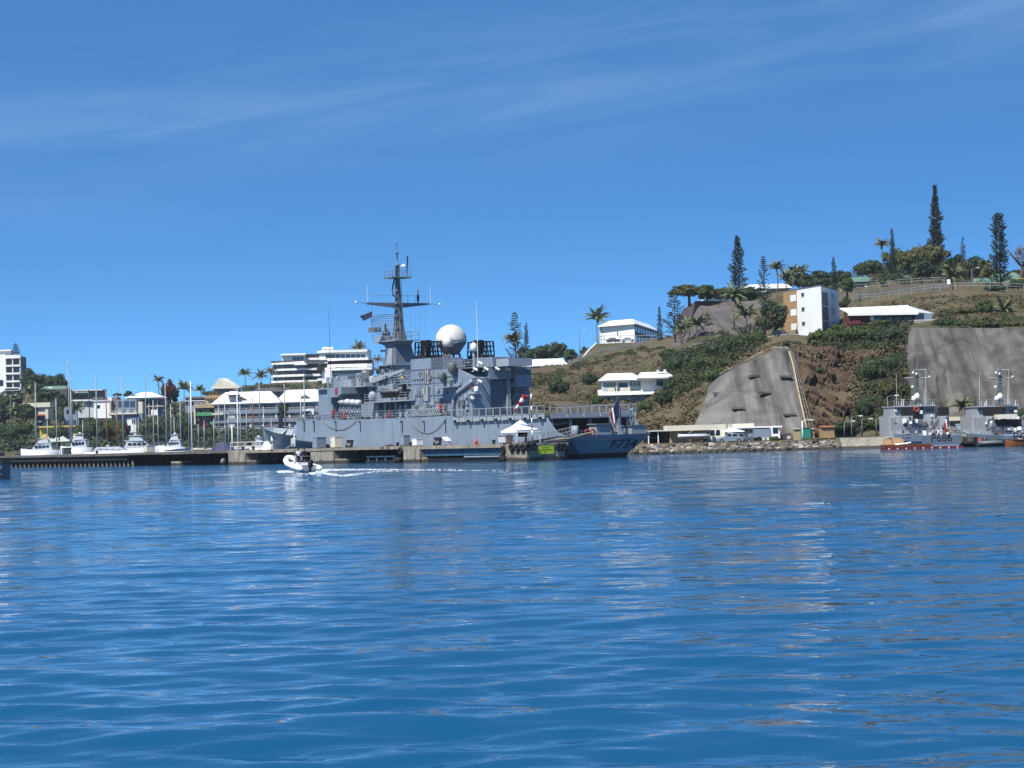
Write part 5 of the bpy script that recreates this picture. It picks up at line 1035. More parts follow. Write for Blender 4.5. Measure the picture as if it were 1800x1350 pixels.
mo = MB().loft([[(-.55+a, b, z) for a, b in ((0, -.2*k), (.38*k, -.2*k), (.38*k, .2*k), (0, .2*k))] for z, k in ((.55, .8), (.75, 1.0), (1.15, .95), (1.3, .6))]).build('outboard_motor', M('black'), rib, True); MB().box(-.4, -.2, -.09, .09, -.4, .6).build('motor_leg', M('black'), mo); MB().tube((-.45, 0, -.3), (-.12, 0, -.3), .09, n=8).build('gearcase', M('black'), mo)
MB().loft([[(2.5, .4, .4), (3.2, .4, .4), (3.2, -.4, .4), (2.5, -.4, .4)], [(2.6, .38, 1.25), (2.95, .36, 1.35), (2.95, -.36, 1.35), (2.6, -.38, 1.25)]]).build('console', M('white_gloss'), rib); MB().prism([(2.95, .34, 1.33), (2.95, -.34, 1.33), (2.75, -.3, 1.7), (2.75, .3, 1.7)], (.02, 0, 0)).build('windscreen', M('glass_blue'), rib)
MB().torus((2.5, 0, 1.15), .17, .02, 'X', 14, 5).build('steering_wheel', M('black'), rib); MB().box(1.35, 1.95, -.55, .55, .4, .85).build('seat', M('white'), rib); MB().box(1.35, 1.95, -.57, .57, .85, .95).build('seat_cushion', M('dark_cloth'), rib)
MB().box(.5, .9, -.6, .6, .4, .72).build('locker', M('white'), rib)
MB().path([(.5, .75, .5), (.4, .72, 1.55), (.4, -.72, 1.55), (.5, -.75, .5)], .035, 6).build('roll_bar', M('steel'), rib); MB().tube((2.9, .42, 1.2), (2.9, .42, 2.2), .025, n=5).build('rail_post', M('steel'), rib)
def in_boat(o_, l): o_.location = rib.matrix_basis @ Vector(l); o_.rotation_euler = (0, R(-3), RANG); return o_
in_boat(person('person', 'boat driver in a white shirt seen from behind', (0, 0, 0), 0, 'stand', 'shirt_white', 'dark_cloth', h=1.68), (2.05, .22, .44)); in_boat(person('person', 'passenger in dark clothes beside the white shirted boat driver', (0, 0, 0), 0, 'stand', 'dark_cloth', 'dark_cloth', h=1.7), (2.15, -.42, .44))
def foam(name, label, tracks, n, seed):
    r_ = random.Random(seed); mb = MB()
    for pts, w0, w1, share, size in tracks:
        for _ in range(int(n*share)):
            t = r_.random()**1.3*(len(pts)-1); i = min(int(t), len(pts)-2); f = t-i; px = pts[i][0]+(pts[i+1][0]-pts[i][0])*f; py = pts[i][1]+(pts[i+1][1]-pts[i][1])*f
            u = t/(len(pts)-1)
            if r_.random() < u*.75+.9*mnoise.noise(Vector((px*.31, py*.4, seed))) and u > .1: continue
            c = W0(px, py+r_.gauss(0, w0+(w1-w0)*u)); s_ = size*r_.uniform(.35, 1.3)*(1-.5*u); a = r_.uniform(0, 6); st = r_.uniform(1.2, 4.5); h = s_*.3
            k = 7; ring = [c+Vector((math.cos(2*math.pi*j/k)*s_*st*r_.uniform(.6, 1.1), math.sin(2*math.pi*j/k)*s_*r_.uniform(.6, 1.1), .015)) for j in range(k)]; n_ = len(mb.v)
            mb.v += [tuple(q) for q in ring]+[(c.x+r_.uniform(-.1, .1)*s_, c.y, .02+h)]; mb.f += [(n_+j, n_+(j+1) % k, n_+k) for j in range(k)]
    o_ = mb.build(name, M('foam')); stuff(o_); return tag(o_, label, 'foam')
foam('wake_foam', 'white wake of the small boat trailing to the right', [([(560, 827), (580, 826), (640, 825.5), (720, 826), (800, 826.5), (895, 828)], .7, .5, .42, .06), ([(556, 829), (575, 833), (600, 836.5), (625, 834), (660, 829), (720, 828.5)], .8, .7, .34, .06), ([(548, 832), (562, 829), (575, 828)], 1.2, 1.0, .24, .09)], 5200, 5)
foam('bow_spray', 'white spray along the side of the small boat', [([(490, 829.5), (505, 829), (520, 831), (540, 834)], .8, .8, 1.0, .08)], 900, 6)
# ================================================================ houses seen straight on, measured in photo pixels
class Bld:
    def __init__(s, name, label, cat, px, py, Y, group=None): s.Y = Y; s.k = SC(Y); s.o = P(px, py, Y); s.t = thing(name, label, cat, s.o, 0, group)
    def xz(s, px, py): w = P(px, py, s.Y)-s.o; return w.x, w.z
    def box(s, name, px0, px1, py0, py1, m, y0=0.0, y1=6.0, parent=None):
        cx, cz = s.xz((px0+px1)/2, (py0+py1)/2); w, h = (px1-px0)/s.k/2, (py1-py0)/s.k/2; return MB().box(cx-w, cx+w, y0, y1, cz-h, cz+h).build(name, M(m), parent or s.t)
    def win(s, px0, px1, py0, py1, m='glass', y=0.0, frame=None):
        cx, cz = s.xz((px0+px1)/2, (py0+py1)/2); w, h = (px1-px0)/s.k/2, (py1-py0)/s.k/2
        o = MB().box(cx-w, cx+w, y-.03, y+.05, cz-h, cz+h).build('window', M(m), s.t)
        if frame:
            f = MB(); b = .07
            for a in ((cx-w-b, cx+w+b, cz+h, cz+h+b), (cx-w-b, cx+w+b, cz-h-b, cz-h), (cx-w-b, cx-w, cz-h, cz+h), (cx+w, cx+w+b, cz-h, cz+h), (cx-.03, cx+.03, cz-h, cz+h)): f.box(a[0], a[1], y-.09, y+.01, a[2], a[3])
            f.build('frame', M(frame), o)
        return o
    def gable(s, name, px0, px1, pye, pyr, m, y0, y1, hip=0.0, over=0.0, ridge=None, parent=None):
        """roof seen from its eaves side: eaves row pye, ridge row pyr; hip pulls the ridge ends in"""
        x0, ze = s.xz(px0, (pye)); x1, _ = s.xz(px1, pye); ze = s.xz((px0+px1)/2, pye)[1]; zr = ze+(pye-pyr)/s.k; ym = (y0+y1)/2 if ridge is None else ridge; h = hip*(x1-x0)
        mb = MB(); mb.add([(x0, y0, ze), (x1, y0, ze), (x1, y1, ze), (x0, y1, ze), (x0+h, ym, zr), (x1-h, ym, zr)], [(0, 1, 5, 4), (1, 2, 5), (2, 3, 4, 5), (3, 0, 4), (3, 2, 1, 0)]); return mb.build(name, M(m), parent or s.t)
    def row(s, n, px0, px1, py0, py1, m='glass', y=0.0, gap=.25, frame=None):
        d = (px1-px0)/n
        for i in range(n): s.win(px0+d*(i+gap/2), px0+d*(i+1-gap/2), py0, py1, m, y, frame)
    def fence(s, px0, px1, py0, py1, m='white', y=0.0, n=8, name='balustrade'):
        cx, cz = s.xz((px0+px1)/2, (py0+py1)/2); w, h = (px1-px0)/s.k/2, (py1-py0)/s.k/2; mb = MB(); mb.box(cx-w, cx+w, y-.04, y+.04, cz+h-.08, cz+h); mb.box(cx-w, cx+w, y-.03, y+.03, cz-h, cz-h+.06)
        for i in range(n+1): x = cx-w+2*w*i/n; mb.box(x-.035, x+.035, y-.035, y+.035, cz-h, cz+h)
        return mb.build(name, M(m), s.t)
# ---- white tower at the left edge
b = Bld('apartment_tower', 'white apartment tower with stacked balconies at the left edge', 'building', 10, 690, 890)
b.box('main_block', -70, 9.5, 624, 705, 'white', 0, 14); b.box('balcony_wing', 9.5, 34.5, 626, 705, 'stone_grey', 1.6, 13); b.box('penthouse', -20, 17, 617, 624, 'pale_grey', 2, 9); b.box('penthouse_roof', -24, 18, 614.8, 617.2, 'white', 1, 10)
for k in range(5):
    y = 630+k*13.8
    if k: b.box('balcony_parapet', 9.5, 36, y-6.5+4, y-.5+1, 'white', -.6, 1.7)
    b.row(2, 11, 34, y+1, y+6.5, 'glass', 1.55, .2)
b.box('balcony_parapet', 9.5, 36, 624, 630, 'white', -.6, 1.7); b.box('balcony_parapet', 5, 34, 681, 686.5, 'white', -.6, 1.7)
for px in (9.5, 22, 35): b.box('column', px, px+1.2, 626, 688, 'white', -.3, 1.6)
b.win(-3, 6, 668, 679, 'glass', 0); b.win(-12, -5, 668, 679, 'glass', 0)
# ---- houses on the left slope
b = Bld('hillside_house', 'house with a green sheet roof and red wall among dark trees', 'house', 95, 694, 840); b.box('wall', 76, 118, 683, 697, 'terracotta', 0, 8); b.gable('roof', 70, 118, 684.5, 678, 'green_roof', -1.2, 9, .12); b.row(3, 80, 102, 686, 692, 'glass', 0, .4); b.box('shed_wall', 102, 119, 684, 697, 'grey_roof', -1.5, 0)
b.box('dormer_vent', 84, 91, 680, 681.5, 'white', 1.2, 2.2)
b = Bld('modern_house', 'cream flat-roofed modern house with an overhanging upper floor', 'house', 66, 748, 720); b.box('upper_floor', 42, 81, 709, 729, 'cream', 0, 8); b.box('roof_slab', 41, 89, 708, 716, 'cream', -.8, 8.5); b.box('side_wall', 80, 85, 712, 736, 'cream', -.4, 8); b.win(46, 57, 716.5, 722, 'glass_blue', 0, 'cream'); b.win(58, 66.5, 716.5, 728, 'glass_blue', 0, 'chrome_grey'); b.box('ground_floor', 60, 79, 731, 750, 'stone_grey', 2, 8); b.win(70, 77, 733, 738, 'glass', 2); b.box('door', 74, 79, 742, 750, 'cream', 1.9, 2); b.box('cornice', 58, 80, 729, 731, 'terracotta', -.3, 8)
b = Bld('long_house', 'long low house with a thin pale flat roof on the skyline', 'house', 152, 700, 850); b.box('wall', 122, 181, 687, 702, 'stone_grey', 0, 7); b.box('roof', 119, 182, 685, 687.2, 'pale_grey', -1.4, 8); b.row(6, 134, 178, 689, 695, 'glass', 0, .3); b.box('end_wall', 119, 124, 687, 700, 'white', -.6, 3); b.gable('porch_roof', 132, 158, 691, 686.5, 'green_roof', -2.5, 2, .2)
b = Bld('white_house', 'white house with a blue glazed upper bay behind a palm', 'house', 145, 748, 730); b.box('upper_floor', 126, 162, 704, 717, 'pale_grey', 0, 8); b.box('roof_slab', 125, 163, 702.5, 705, 'white', -.8, 8); b.row(4, 141, 162, 706, 716, 'glass_blue', 0, .12); b.box('middle_floor', 138, 177, 717, 734, 'pale_grey', -1.2, 8); b.box('left_wing', 112, 138, 716, 752, 'blue_grey', .5, 8); b.row(2, 114, 134, 720, 728, 'glass', .5, .5); b.row(2, 114, 136, 738, 748, 'glass_blue', .5, .5); b.win(173, 176.5, 719, 726, 'glass', -1.25, 'white'); b.gable('porch_roof', 166, 181, 717.5, 715, 'terracotta', -2, 2, .3)
b = Bld('white_house', 'bright white square house wall between two wooden masts', 'house', 182, 735, 700); b.box('wall', 165, 196, 705, 735, 'white', 0, 8); b.box('parapet', 163, 197, 703, 705.5, 'pale_grey', -.3, 8.2); b.box('pillar', 191.5, 195, 708, 728, 'cream', -.4, 0); b.box('terrace', 186, 198, 698, 703, 'pale_grey', 3, 8); b.win(170, 176, 712, 718, 'glass', 0); b.box('side_wing', 196, 205, 698, 735, 'stone_grey', .8, 8)
b = Bld('terraced_house', 'blue-grey terraced house with large upper glazing below a white hip roof', 'house', 222, 745, 690); b.box('wall', 204, 240, 702, 727, 'blue_grey', 0, 9); b.row(3, 207, 238, 705, 716, 'glass_blue', 0, .15); b.row(2, 211, 238, 720, 726, 'glass', 0, .4); b.box('terrace_slab', 195, 242, 726, 728.5, 'cream', -1.5, 4); b.box('lower_wall', 205, 250, 728, 760, 'blue_grey', .6, 8); b.box('porch', 224, 240, 734, 760, 'white', -.6, .6); b.win(232.5, 238.5, 737, 744, 'glass', -.65, 'white'); b.fence(196, 240, 722, 726, 'white', -1.4, 14); b.box('tower', 240, 250, 706, 727, 'cream', .5, 6); b.row(1, 226, 231, 748, 758, 'glass', -.65)
b = Bld('pavilion', 'white hip-roofed pavilion with a solar panel on the roof', 'house', 255, 735, 705); b.gable('roof', 221, 287, 699, 689, 'white', -2, 9, .36); b.box('eaves', 224, 285, 699, 701.5, 'white', -1.6, 8.6); b.box('wall', 240, 284, 701, 712, 'stone_grey', 1, 8); b.row(4, 246, 282, 703, 710, 'glass', 1, .3); b.box('balcony_slab', 252, 288, 713.5, 715, 'pale_grey', -1, 4); b.box('glazed_front', 252, 286, 715, 732, 'blue_grey', .4, 7); b.row(4, 254, 266, 717, 728, 'glass_blue', .4, .1); b.box('awning', 266, 278, 720, 730, 'white', -.6, .5)
for px in (246, 262, 277): b.box('post', px, px+.9, 701, 735, 'white', -.9, -.75)
x, z = b.xz(236, 693.5); MB().prism([(x-1.3, -.3, z-.75), (x+.5, -.3, z+.4), (x+1.0, .6, z+.55), (x-.8, .6, z-.6)], (0, -.06, .1)).build('solar_panel', M('glass'), b.t)
b = Bld('yellow_building', 'low bright yellow building behind the moored motor yachts', 'building', 107, 768, 655); b.box('wall', 70, 134, 751, 775, 'yellow', 0, 6); b.box('roof', 69, 135, 748.5, 751.2, 'yellow', -1, 7); b.row(4, 92, 132, 756, 762, 'beige', 0, .35); b.box('plinth', 84, 134, 766, 776, 'white', -.3, 0)
b = Bld('grey_house', 'dark glazed house with thin white balcony left of green awnings', 'house', 352, 740, 800); b.box('wall', 326, 362, 700, 715, 'grey_roof', 0, 8); b.box('roof', 325, 364, 697, 700, 'stone_grey', -1, 9); b.row(4, 330, 360, 703, 710, 'glass', 0, .15); b.box('balcony', 326, 362, 704, 705.2, 'white', -1, 0); b.box('lower_wall', 326, 345, 713, 725, 'blue_grey', -.5, 6)
b = Bld('beige_building', 'beige building with dark windows and green awnings beside white roofs', 'building', 360, 745, 770); b.box('wall', 342, 384, 715, 746, 'black', .6, 9); b.box('cornice', 341, 385, 711, 717, 'beige', -.4, 9); b.box('left_pier', 341, 343.5, 711, 746, 'cream', -.3, 9); b.box('tower', 359, 389, 698, 713, 'beige', 2, 9); b.box('tower_cornice', 358, 391, 696, 699.5, 'tan', 1.5, 9.5); b.win(365, 374, 704, 707.5, 'glass', 2)
for k in range(5): b.box('merlon', 366+k*5, 369.5+k*5, 693.5, 696, 'tan', 1.6, 2.4)
for y in (720, 735):
    for x in (344.5, 355.5, 362): b.win(x, x+4.5, y, y+3.6, 'glass', .55, 'white')
for i, (x0, x1, y0) in enumerate(((345, 351, 724.5), (351, 373, 724.5), (369, 378, 740))):
    cx, cz = b.xz((x0+x1)/2, y0); w = (x1-x0)/b.k/2; MB().prism([(cx-w, .5, cz), (cx+w, .5, cz), (cx+w, -.9, cz-1.25), (cx-w, -.9, cz-1.25)], (0, 0, .06)).build('awning', M('green_paint'), b.t)
b.fence(342, 359, 707, 711, 'white', -.3, 8)
b = Bld('gable_house', 'cream house with a steep gabled roof on the skyline beside palms', 'house', 398, 690, 960)
x0, ze = b.xz(371, 682); xm, zr = b.xz(385, 665); x1, _ = b.xz(400, 682); xe, _ = b.xz(421, 682)
MB().add([(x0, 0, ze), (xm, 0, zr), (x1, 0, ze), (x0, 10, ze), (xm+3, 10, zr), (xe, 10, ze), (xm+2.8, 3, zr), (xe, 1.0, ze)], [(0, 2, 1), (0, 1, 4, 3), (1, 2, 7, 6), (1, 6, 4), (6, 7, 5, 4)]).build('roof', M('cream'), b.t)
b.box('wall', 375, 419, 682, 696, 'stone_grey', .8, 9); b.box('eaves_board', 371, 420, 681.4, 683, 'cream', -.3, .1); b.row(4, 378, 414, 685, 692, 'glass', .75, .4); b.box('corner_post', 417, 418.5, 682, 694, 'cream', -.2, 0)
b = Bld('brown_roof_house', 'house with a plain brown tiled roof behind the white roofs', 'house', 465, 692, 900); b.box('wall', 445, 492, 688, 700, 'stone_grey', 0, 8); b.gable('roof', 440, 500, 689, 681, 'grey_roof', -1.5, 9, .18); b.row(4, 448, 490, 690, 695, 'glass', 0, .4)
# ---- two white-roofed residences with tiers of balconies
def residence(label, x0, x1, yr, ye, floors, Y, hips, dorm, py):
    b = Bld('balcony_residence', label, 'building', (x0+x1)/2, py, Y, 'white roofed residences behind the marina'); b.box('wall', x0+4, x1-3, ye-1, 782, 'stone_grey', 1.8, 12); b.gable('roof', x0, x1, ye, yr, 'white', -1.6, 13, hips); b.box('gutter', x0+1, x1-1, ye, ye+2.2, 'white', -1.3, -1.0)
    n = int((x1-x0)/24); d = (x1-x0-10)/n
    for f, y in enumerate(floors):
        b.box('balcony_slab', x0+6-(2 if f else 0), x1-4, y+7, y+13.2, 'blue_grey', -.9, 1.8); b.fence(x0+6, x1-4, y+3.2, y+7, 'pale_grey', -.8, 40)
        for i in range(n):
            xa = x0+6+i*d; b.win(xa+1, xa+d*.42, y-3, y+7, 'glass', 1.75); b.win(xa+d*.46, xa+d*.72, y-3, y+7, 'glass', 1.75, None); b.box('party_wall', xa+d*.74, xa+d*.84, y-6, y+8, 'white' if (i+f) % 3 else 'terracotta', -.5, 1.8); b.box('reveal', xa+d*.84, xa+d*.98, y-4, y+7, 'terracotta' if (i+f) % 2 else 'white', 1.4, 1.8)
    for px in dorm:
        x, z = b.xz(px, ye-(ye-yr)*.38); MB().prism([(x-1.7, -.4, z), (x+1.7, -.4, z), (x, -.4, z+1.1)], (0, 3.0, 0)).build('dormer', M('white'), b.t); MB().prism([(x-1.2, -.43, z+.06), (x+1.2, -.43, z+.06), (x, -.43, z+.8)], (0, .02, 0)).build('dormer_louvre', M('grey_roof'), b.t)
    return b
b = residence('three-storey balcony residence with white hipped roof behind the sailboats', 372, 494, 688, 709, (714, 729.5, 745), 760, .17, (424,), 775); b.box('awning', 374, 394, 726, 729.5, 'cream', -2, -.8); b.box('stair_tower', 403, 414, 712, 782, 'pale_grey', -.6, 2); b.gable('stair_roof', 398, 420, 694, 687.5, 'white', -2.4, 8, .2)
b = residence('three-storey balcony residence with white roof behind the frigate bow', 484, 590, 684, 706, (712, 727.5, 743), 780, .16, (536,), 772); b.box('sun_sail', 533, 546, 720, 722.5, 'sailcloth', -2.5, -.8); b.box('white_bay', 543, 552, 719, 730, 'white', -1.2, 1.8)
# ---- curved balcony blocks on the far hill
def slab(b, name, pts, y0, y1, m, dep=12):
    """a storey band following a bent front: pts are (pixel, metres towards the viewer)"""
    f = []; zc0 = [b.xz(p[0], y1)[1] for p in pts]; z0 = sum(zc0)/len(zc0); z1 = z0+(y1-y0)/b.k; pl = [(b.xz(p[0], y1)[0], -p[1]) for p in pts]; pl += [(pl[-1][0], dep), (pl[0][0], dep)]
    return MB().prism([(x, y, z0) for x, y in pl], (0, 0, z1-z0)).build(name, M(m), b.t)
b = Bld('hill_apartments', 'stepped apartment block with dark balcony bands left of the white terrace building', 'building', 520, 674, 1100)
fr = [(477, 0), (500, 2.5), (536, 3.5), (543, 1.5), (577, 1.0)]; fi = [(480, -1.8), (500, .4), (534, 1.4), (542, -.6), (577, -1)]
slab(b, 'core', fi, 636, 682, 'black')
for k, (y, h) in enumerate(((635.5, 4.6), (647.5, 3.6), (658, 4.0), (668.5, 4.4))):
    slab(b, 'balcony_band', fr, y, y+h, 'white')
    for i in range(9): b.box('balcony_post', 482+i*6.2, 482.6+i*6.2, y+h, y+h+7, 'chrome_grey', -2.2+.3*(i % 2), -2.0+.3*(i % 2))
    for i in range(6): b.win(486+i*9, 492+i*9, y+h+1, y+h+6, 'glass_blue' if i % 2 else 'glass', -1.3-.2*min(i, 4) if i < 6 else 0)
slab(b, 'planter_band', [(476, .3), (500, 2.7), (540, 3.6), (576, 1.2)], 633.6, 635.6, 'grey_roof'); b.box('penthouse', 495, 537, 624, 634, 'white', 0, 9); b.box('penthouse_roof', 494, 538, 621.5, 624.5, 'white', -1.5, 10); b.row(3, 514, 534, 627, 633, 'glass_blue', -.02, .1); b.box('roof_pergola', 538, 566, 622, 629, 'black', 2, 8); b.box('parapet', 538, 577, 628.5, 633, 'white', .5, 9)
b.box('awning', 519, 541, 640, 642, 'white', -5, -3)
b = Bld('hill_apartments', 'white terraced building with rounded glazed top floor under a lone palm', 'building', 610, 690, 1080)
slab(b, 'top_floor', [(561, -1), (575, 1), (645, 1), (650, 0)], 619, 631, 'white'); b.row(8, 572, 643, 623, 629.5, 'glass_blue', -1.05, .12); slab(b, 'roof_slab', [(558, 0), (575, 2.5), (646, 2.5), (650, 1)], 615.5, 619.3, 'white'); b.gable('lantern', 564, 586, 616, 610.5, 'white', 1, 7, .25); b.box('lantern_cap', 566, 585, 610, 613, 'white', 1.5, 6)
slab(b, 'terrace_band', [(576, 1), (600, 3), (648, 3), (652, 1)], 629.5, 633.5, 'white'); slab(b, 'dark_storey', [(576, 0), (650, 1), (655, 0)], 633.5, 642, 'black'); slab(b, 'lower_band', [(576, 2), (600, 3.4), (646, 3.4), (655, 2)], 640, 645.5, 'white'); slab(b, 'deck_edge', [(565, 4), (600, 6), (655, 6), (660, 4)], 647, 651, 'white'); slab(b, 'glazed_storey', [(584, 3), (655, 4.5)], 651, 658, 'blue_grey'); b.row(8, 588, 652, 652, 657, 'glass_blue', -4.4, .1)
b.box('stair_tower', 568, 585, 650, 700, 'white', -5, 6); b.box('right_wall', 585, 600, 656, 700, 'white', -3.5, 6); b.box('plinth', 600, 655, 657, 700, 'white', -4, 6)
for k in range(4): b.box('side_balcony', 559, 569, 657+k*8.5, 661+k*8.5, 'white', -4, 3); b.win(561, 567, 661.2+k*8.5, 665+k*8.5, 'glass', -3.5)
for k in range(3): b.win(587, 594, 659+k*11, 666+k*11, 'glass', -3.55); 
for k in range(10): b.box('sunbed', 592+k*5.5, 596+k*5.5, 645.2, 646.4, 'white' if k % 2 else 'cream', -5.5, -4)
# ================================================================ left side vegetation
pine(29.5, 601, 640, 'small pine behind the white tower roof', 'open', 930, 1, base=690, group='pines in the town')
for a in ((70, 700, 62, 52, 'large dark tree right of the white tower', 'round', 'leaf_dark', 850), (100, 690, 46, 42, 'wide dark flat-topped tree above the green roof', 'umbrella', 'leaf_dark', 885), (52, 688, 36, 50, 'tall dark tree touching the white tower', 'tall', 'leaf_dark', 870), (86, 706, 60, 26, 'dark tree below the green-roofed house', 'round', 'leaf_dark', 790), (112, 722, 34, 36, 'dark tree between the cream house and white house', 'round', 'leaf_dark', 760), (18, 725, 56, 38, 'dark tree under the white tower', 'round', 'leaf_dark', 800), (44, 745, 44, 40, 'leafy tree left of the cream modern house', 'round', 'leaf_mid', 715), (8, 752, 50, 60, 'dense dark tree at the left edge', 'round', 'leaf_dark', 700), (30, 770, 60, 40, 'bushy green tree above the first motor yacht', 'bush', 'leaf_mid', 668), (104, 772, 42, 30, 'round shrub in front of the yellow building', 'bush', 'leaf_dark', 648), (160, 770, 58, 42, 'green hedge tree behind the tallest masts', 'bush', 'leaf_mid', 650), (193, 772, 40, 48, 'green tree between two wooden masts', 'bush', 'leaf_mid', 655), (216, 768, 30, 40, 'pale leafed tree in front of the terraced house', 'bush', 'leaf_olive', 652), (270, 766, 60, 44, 'low green trees below the pavilion', 'bush', 'leaf_mid', 650), (300, 712, 40, 34, 'tree right of the reddish tree', 'round', 'leaf_dark', 745), (296, 716, 30, 62, 'reddish flowering tree with dark underside', 'tall', 'leaf_red', 735), (320, 770, 46, 50, 'green tree mass left of the green awnings', 'bush', 'leaf_dark', 690), (362, 772, 44, 32, 'dark shrubs under the green awnings', 'bush', 'leaf_dark', 650), (364, 752, 16, 12, 'crimson bougainvillea below the green awnings', 'bush', 'leaf_pink', 640), (372, 697, 40, 14, 'olive bushes below the gable house', 'bush', 'leaf_olive', 930), (225, 700, 18, 16, 'dark tree behind the terraced house', 'round', 'leaf_dark', 800), (205, 697, 22, 8, 'dark hedge on the skyline right of the long house', 'bush', 'leaf_dark', 860),
          (448, 690, 60, 22, 'olive shrubs on the slope left of the stepped apartments', 'bush', 'leaf_olive', 1050), (505, 690, 70, 20, 'olive shrubs below the stepped apartments', 'bush', 'leaf_mid', 1060), (550, 690, 60, 18, 'mixed shrubs below the white terrace building', 'bush', 'leaf_olive', 1060), (563, 660, 18, 24, 'green creeper tree between the two hill buildings', 'tall', 'leaf_mid', 1075), (498, 733, 20, 26, 'dark garden tree between the two residences', 'tall', 'leaf_dark', 740), (678, 668, 44, 30, 'dark trees behind the frigate mast', 'round', 'leaf_dark', 1000), (530, 745, 22, 14, 'balcony garden shrubs behind the frigate bow', 'bush', 'leaf_mid', 745)):
    px, py, w, h, lab, kd, m, Y = a; tree(px, py, w, h, lab, kd, m, Y, 'broadleaf_tree' if kd != 'bush' else 'shrub', None, 'trunk', None if kd != 'bush' else 0.0, 'tree' if kd != 'bush' else 'shrub')
for a in ((134.5, 708, 766, 'palm in front of the white house with blue glazing', 32, 665, .05), (283, 660, 716, 'palm left of the reddish tree', 24, 760, -.06), (323, 671, 716, 'palm behind the white mast right of the reddish tree', 34, 780, .05), (354, 677, 706, 'small palm behind the beige tower', 24, 850, -.08), (431, 647, 694, 'tall palm left of three by the stepped apartments', 30, 990, 0), (458, 652, 692, 'middle palm left of the stepped apartments', 28, 1010, .05), (476, 645, 690, 'palm touching the left end of the stepped apartments', 26, 1030, .04), (632, 602, 640, 'lone palm on the roof of the white terraced building', 32, 1090, 0), (306, 716, 770, 'palm standing among masts left of the green awnings', 30, 690, .0), (48, 682, 726, 'palm under the white tower', 26, 790, .1), (30, 712, 758, 'palm above the first motor yacht', 30, 690, -.06), (15, 700, 745, 'palm at the far left below the tower', 30, 730, .08), (665, 626, 672, 'palm behind the frigate tower', 22, 1020, .0)):
    palm(a[0], a[1], a[2], a[3], a[4], a[5], a[6])
# ================================================================ the marina
def lamp_post(px, py0, py1, Y, label, heads=1, name='street_lamp', m='chrome_grey'):
    p = P(px, py1, Y); k = SC(Y); h = (py1-py0)/k; t = thing(name, label, 'lamp', p); MB().tube((0, 0, -.3), (0, 0, h), .11, .07, 7).build('pole', M(m), t, True)
    for s in ((-1, 1) if heads == 2 else (1,)):
        MB().path([(0, 0, h-.1), (s*.5, 0, h+.12), (s*1.0, 0, h+.15)], .04, 5).build('arm', M(m), t); MB().loft([[(s*(1.0+a), b_, h+.15+z) for a, b_ in ((0, -.12), (.6, -.1), (.6, .1), (0, .12))] for z in (-.08, .05)]).build('lamp_head', M('white'), t)
    return t
lamp_post(20, 695, 778, 560, 'tall twin-headed lamp post at the left edge of the marina', 2); lamp_post(128, 690, 770, 600, 'curved lamp post beside the tallest mast'); lamp_post(62, 742, 778, 560, 'low lamp post above the first motor yacht')
def sailboat(px, ytop, Y, label, L=10.5, mast='alu_mast', lean=0.0, head=0.0, cover='navy', spread=2, hull='white_gloss'):
    p = P(px, 760, Y); t = thing('sailboat', label, 'sailboat', (p.x, p.y, 0), head, 'sailboats moored in the marina'); H_ = P(px, ytop, Y).z
    h = L*.5; B_ = L*.15; st = ((-h, .72), (-h*.5, .95), (0, 1.0), (h*.5, .66), (h*.85, .25), (h, .02))
    hl = MB().loft([[(x-(.35 if k == 0 else 0)*0, B_*w, 1.05+.25*max(0, x/h)), (x, B_*w*.9, .3), (x*.96, B_*w*.4, -.3), (x*.96, -B_*w*.4, -.3), (x, -B_*w*.9, .3), (x, -B_*w, 1.05+.25*max(0, x/h))] for k, (x, w) in enumerate(st)]).build('hull', M(hull), t, True)
    MB().loft([[(x, B_*.55*w, 1.05), (x-.1, B_*.42*w, 1.5), (x-.1, -B_*.42*w, 1.5), (x, -B_*.55*w, 1.05)] for x, w in ((-h*.3, .9), (0, 1), (h*.35, .8), (h*.5, .35))]).build('cabin', M('white_gloss'), t)
    for s in (1, -1): MB().box(-h*.2, h*.25, s*B_*.5-.03, s*B_*.5+.03, 1.2, 1.38).build('cabin_window', M('glass'), t)
    ms = MB().tube((h*.12, 0, 1.0), (h*.12+math.sin(lean)*H_, 0, H_), .15, .10, 7).build('mast', M(mast), t, True); sp = MB()
    for k in range(spread): z = 1+(H_-1)*(k+1)/(spread+1.0); w = B_*.75*(1-.25*k); xm = h*.12+math.sin(lean)*z; sp.tube((xm, -w, z), (xm, w, z), .035, n=4)
    sp.build('spreaders', M(mast), ms); xt = h*.12+math.sin(lean)*H_; rg = MB()
    for q in ((h*.96, 0, 1.3), (-h*.96, 0, 1.1), (h*.1, B_*.95, 1.1), (h*.1, -B_*.95, 1.1)): rg.tube((xt, 0, H_-.1), q, .014, n=3)
    rg.build('rigging', M('steel'), ms); MB().ball((xt, 0, H_+.12), .1, 6, 5).build('masthead_light', M('white'), ms)
    bm = MB().tube((h*.1, 0, 2.2), (-h*.75, 0, 2.1), .08, n=6).build('boom', M(mast), t); MB().loft([[(x, .16*w, 2.2), (x, .12*w, 2.2+.32*w), (x, -.12*w, 2.2+.32*w), (x, -.16*w, 2.2)] for x, w in ((h*.08, 1.2), (-h*.3, 1.0), (-h*.72, .5))]).build('sail_cover', M(cover), bm)
    return t
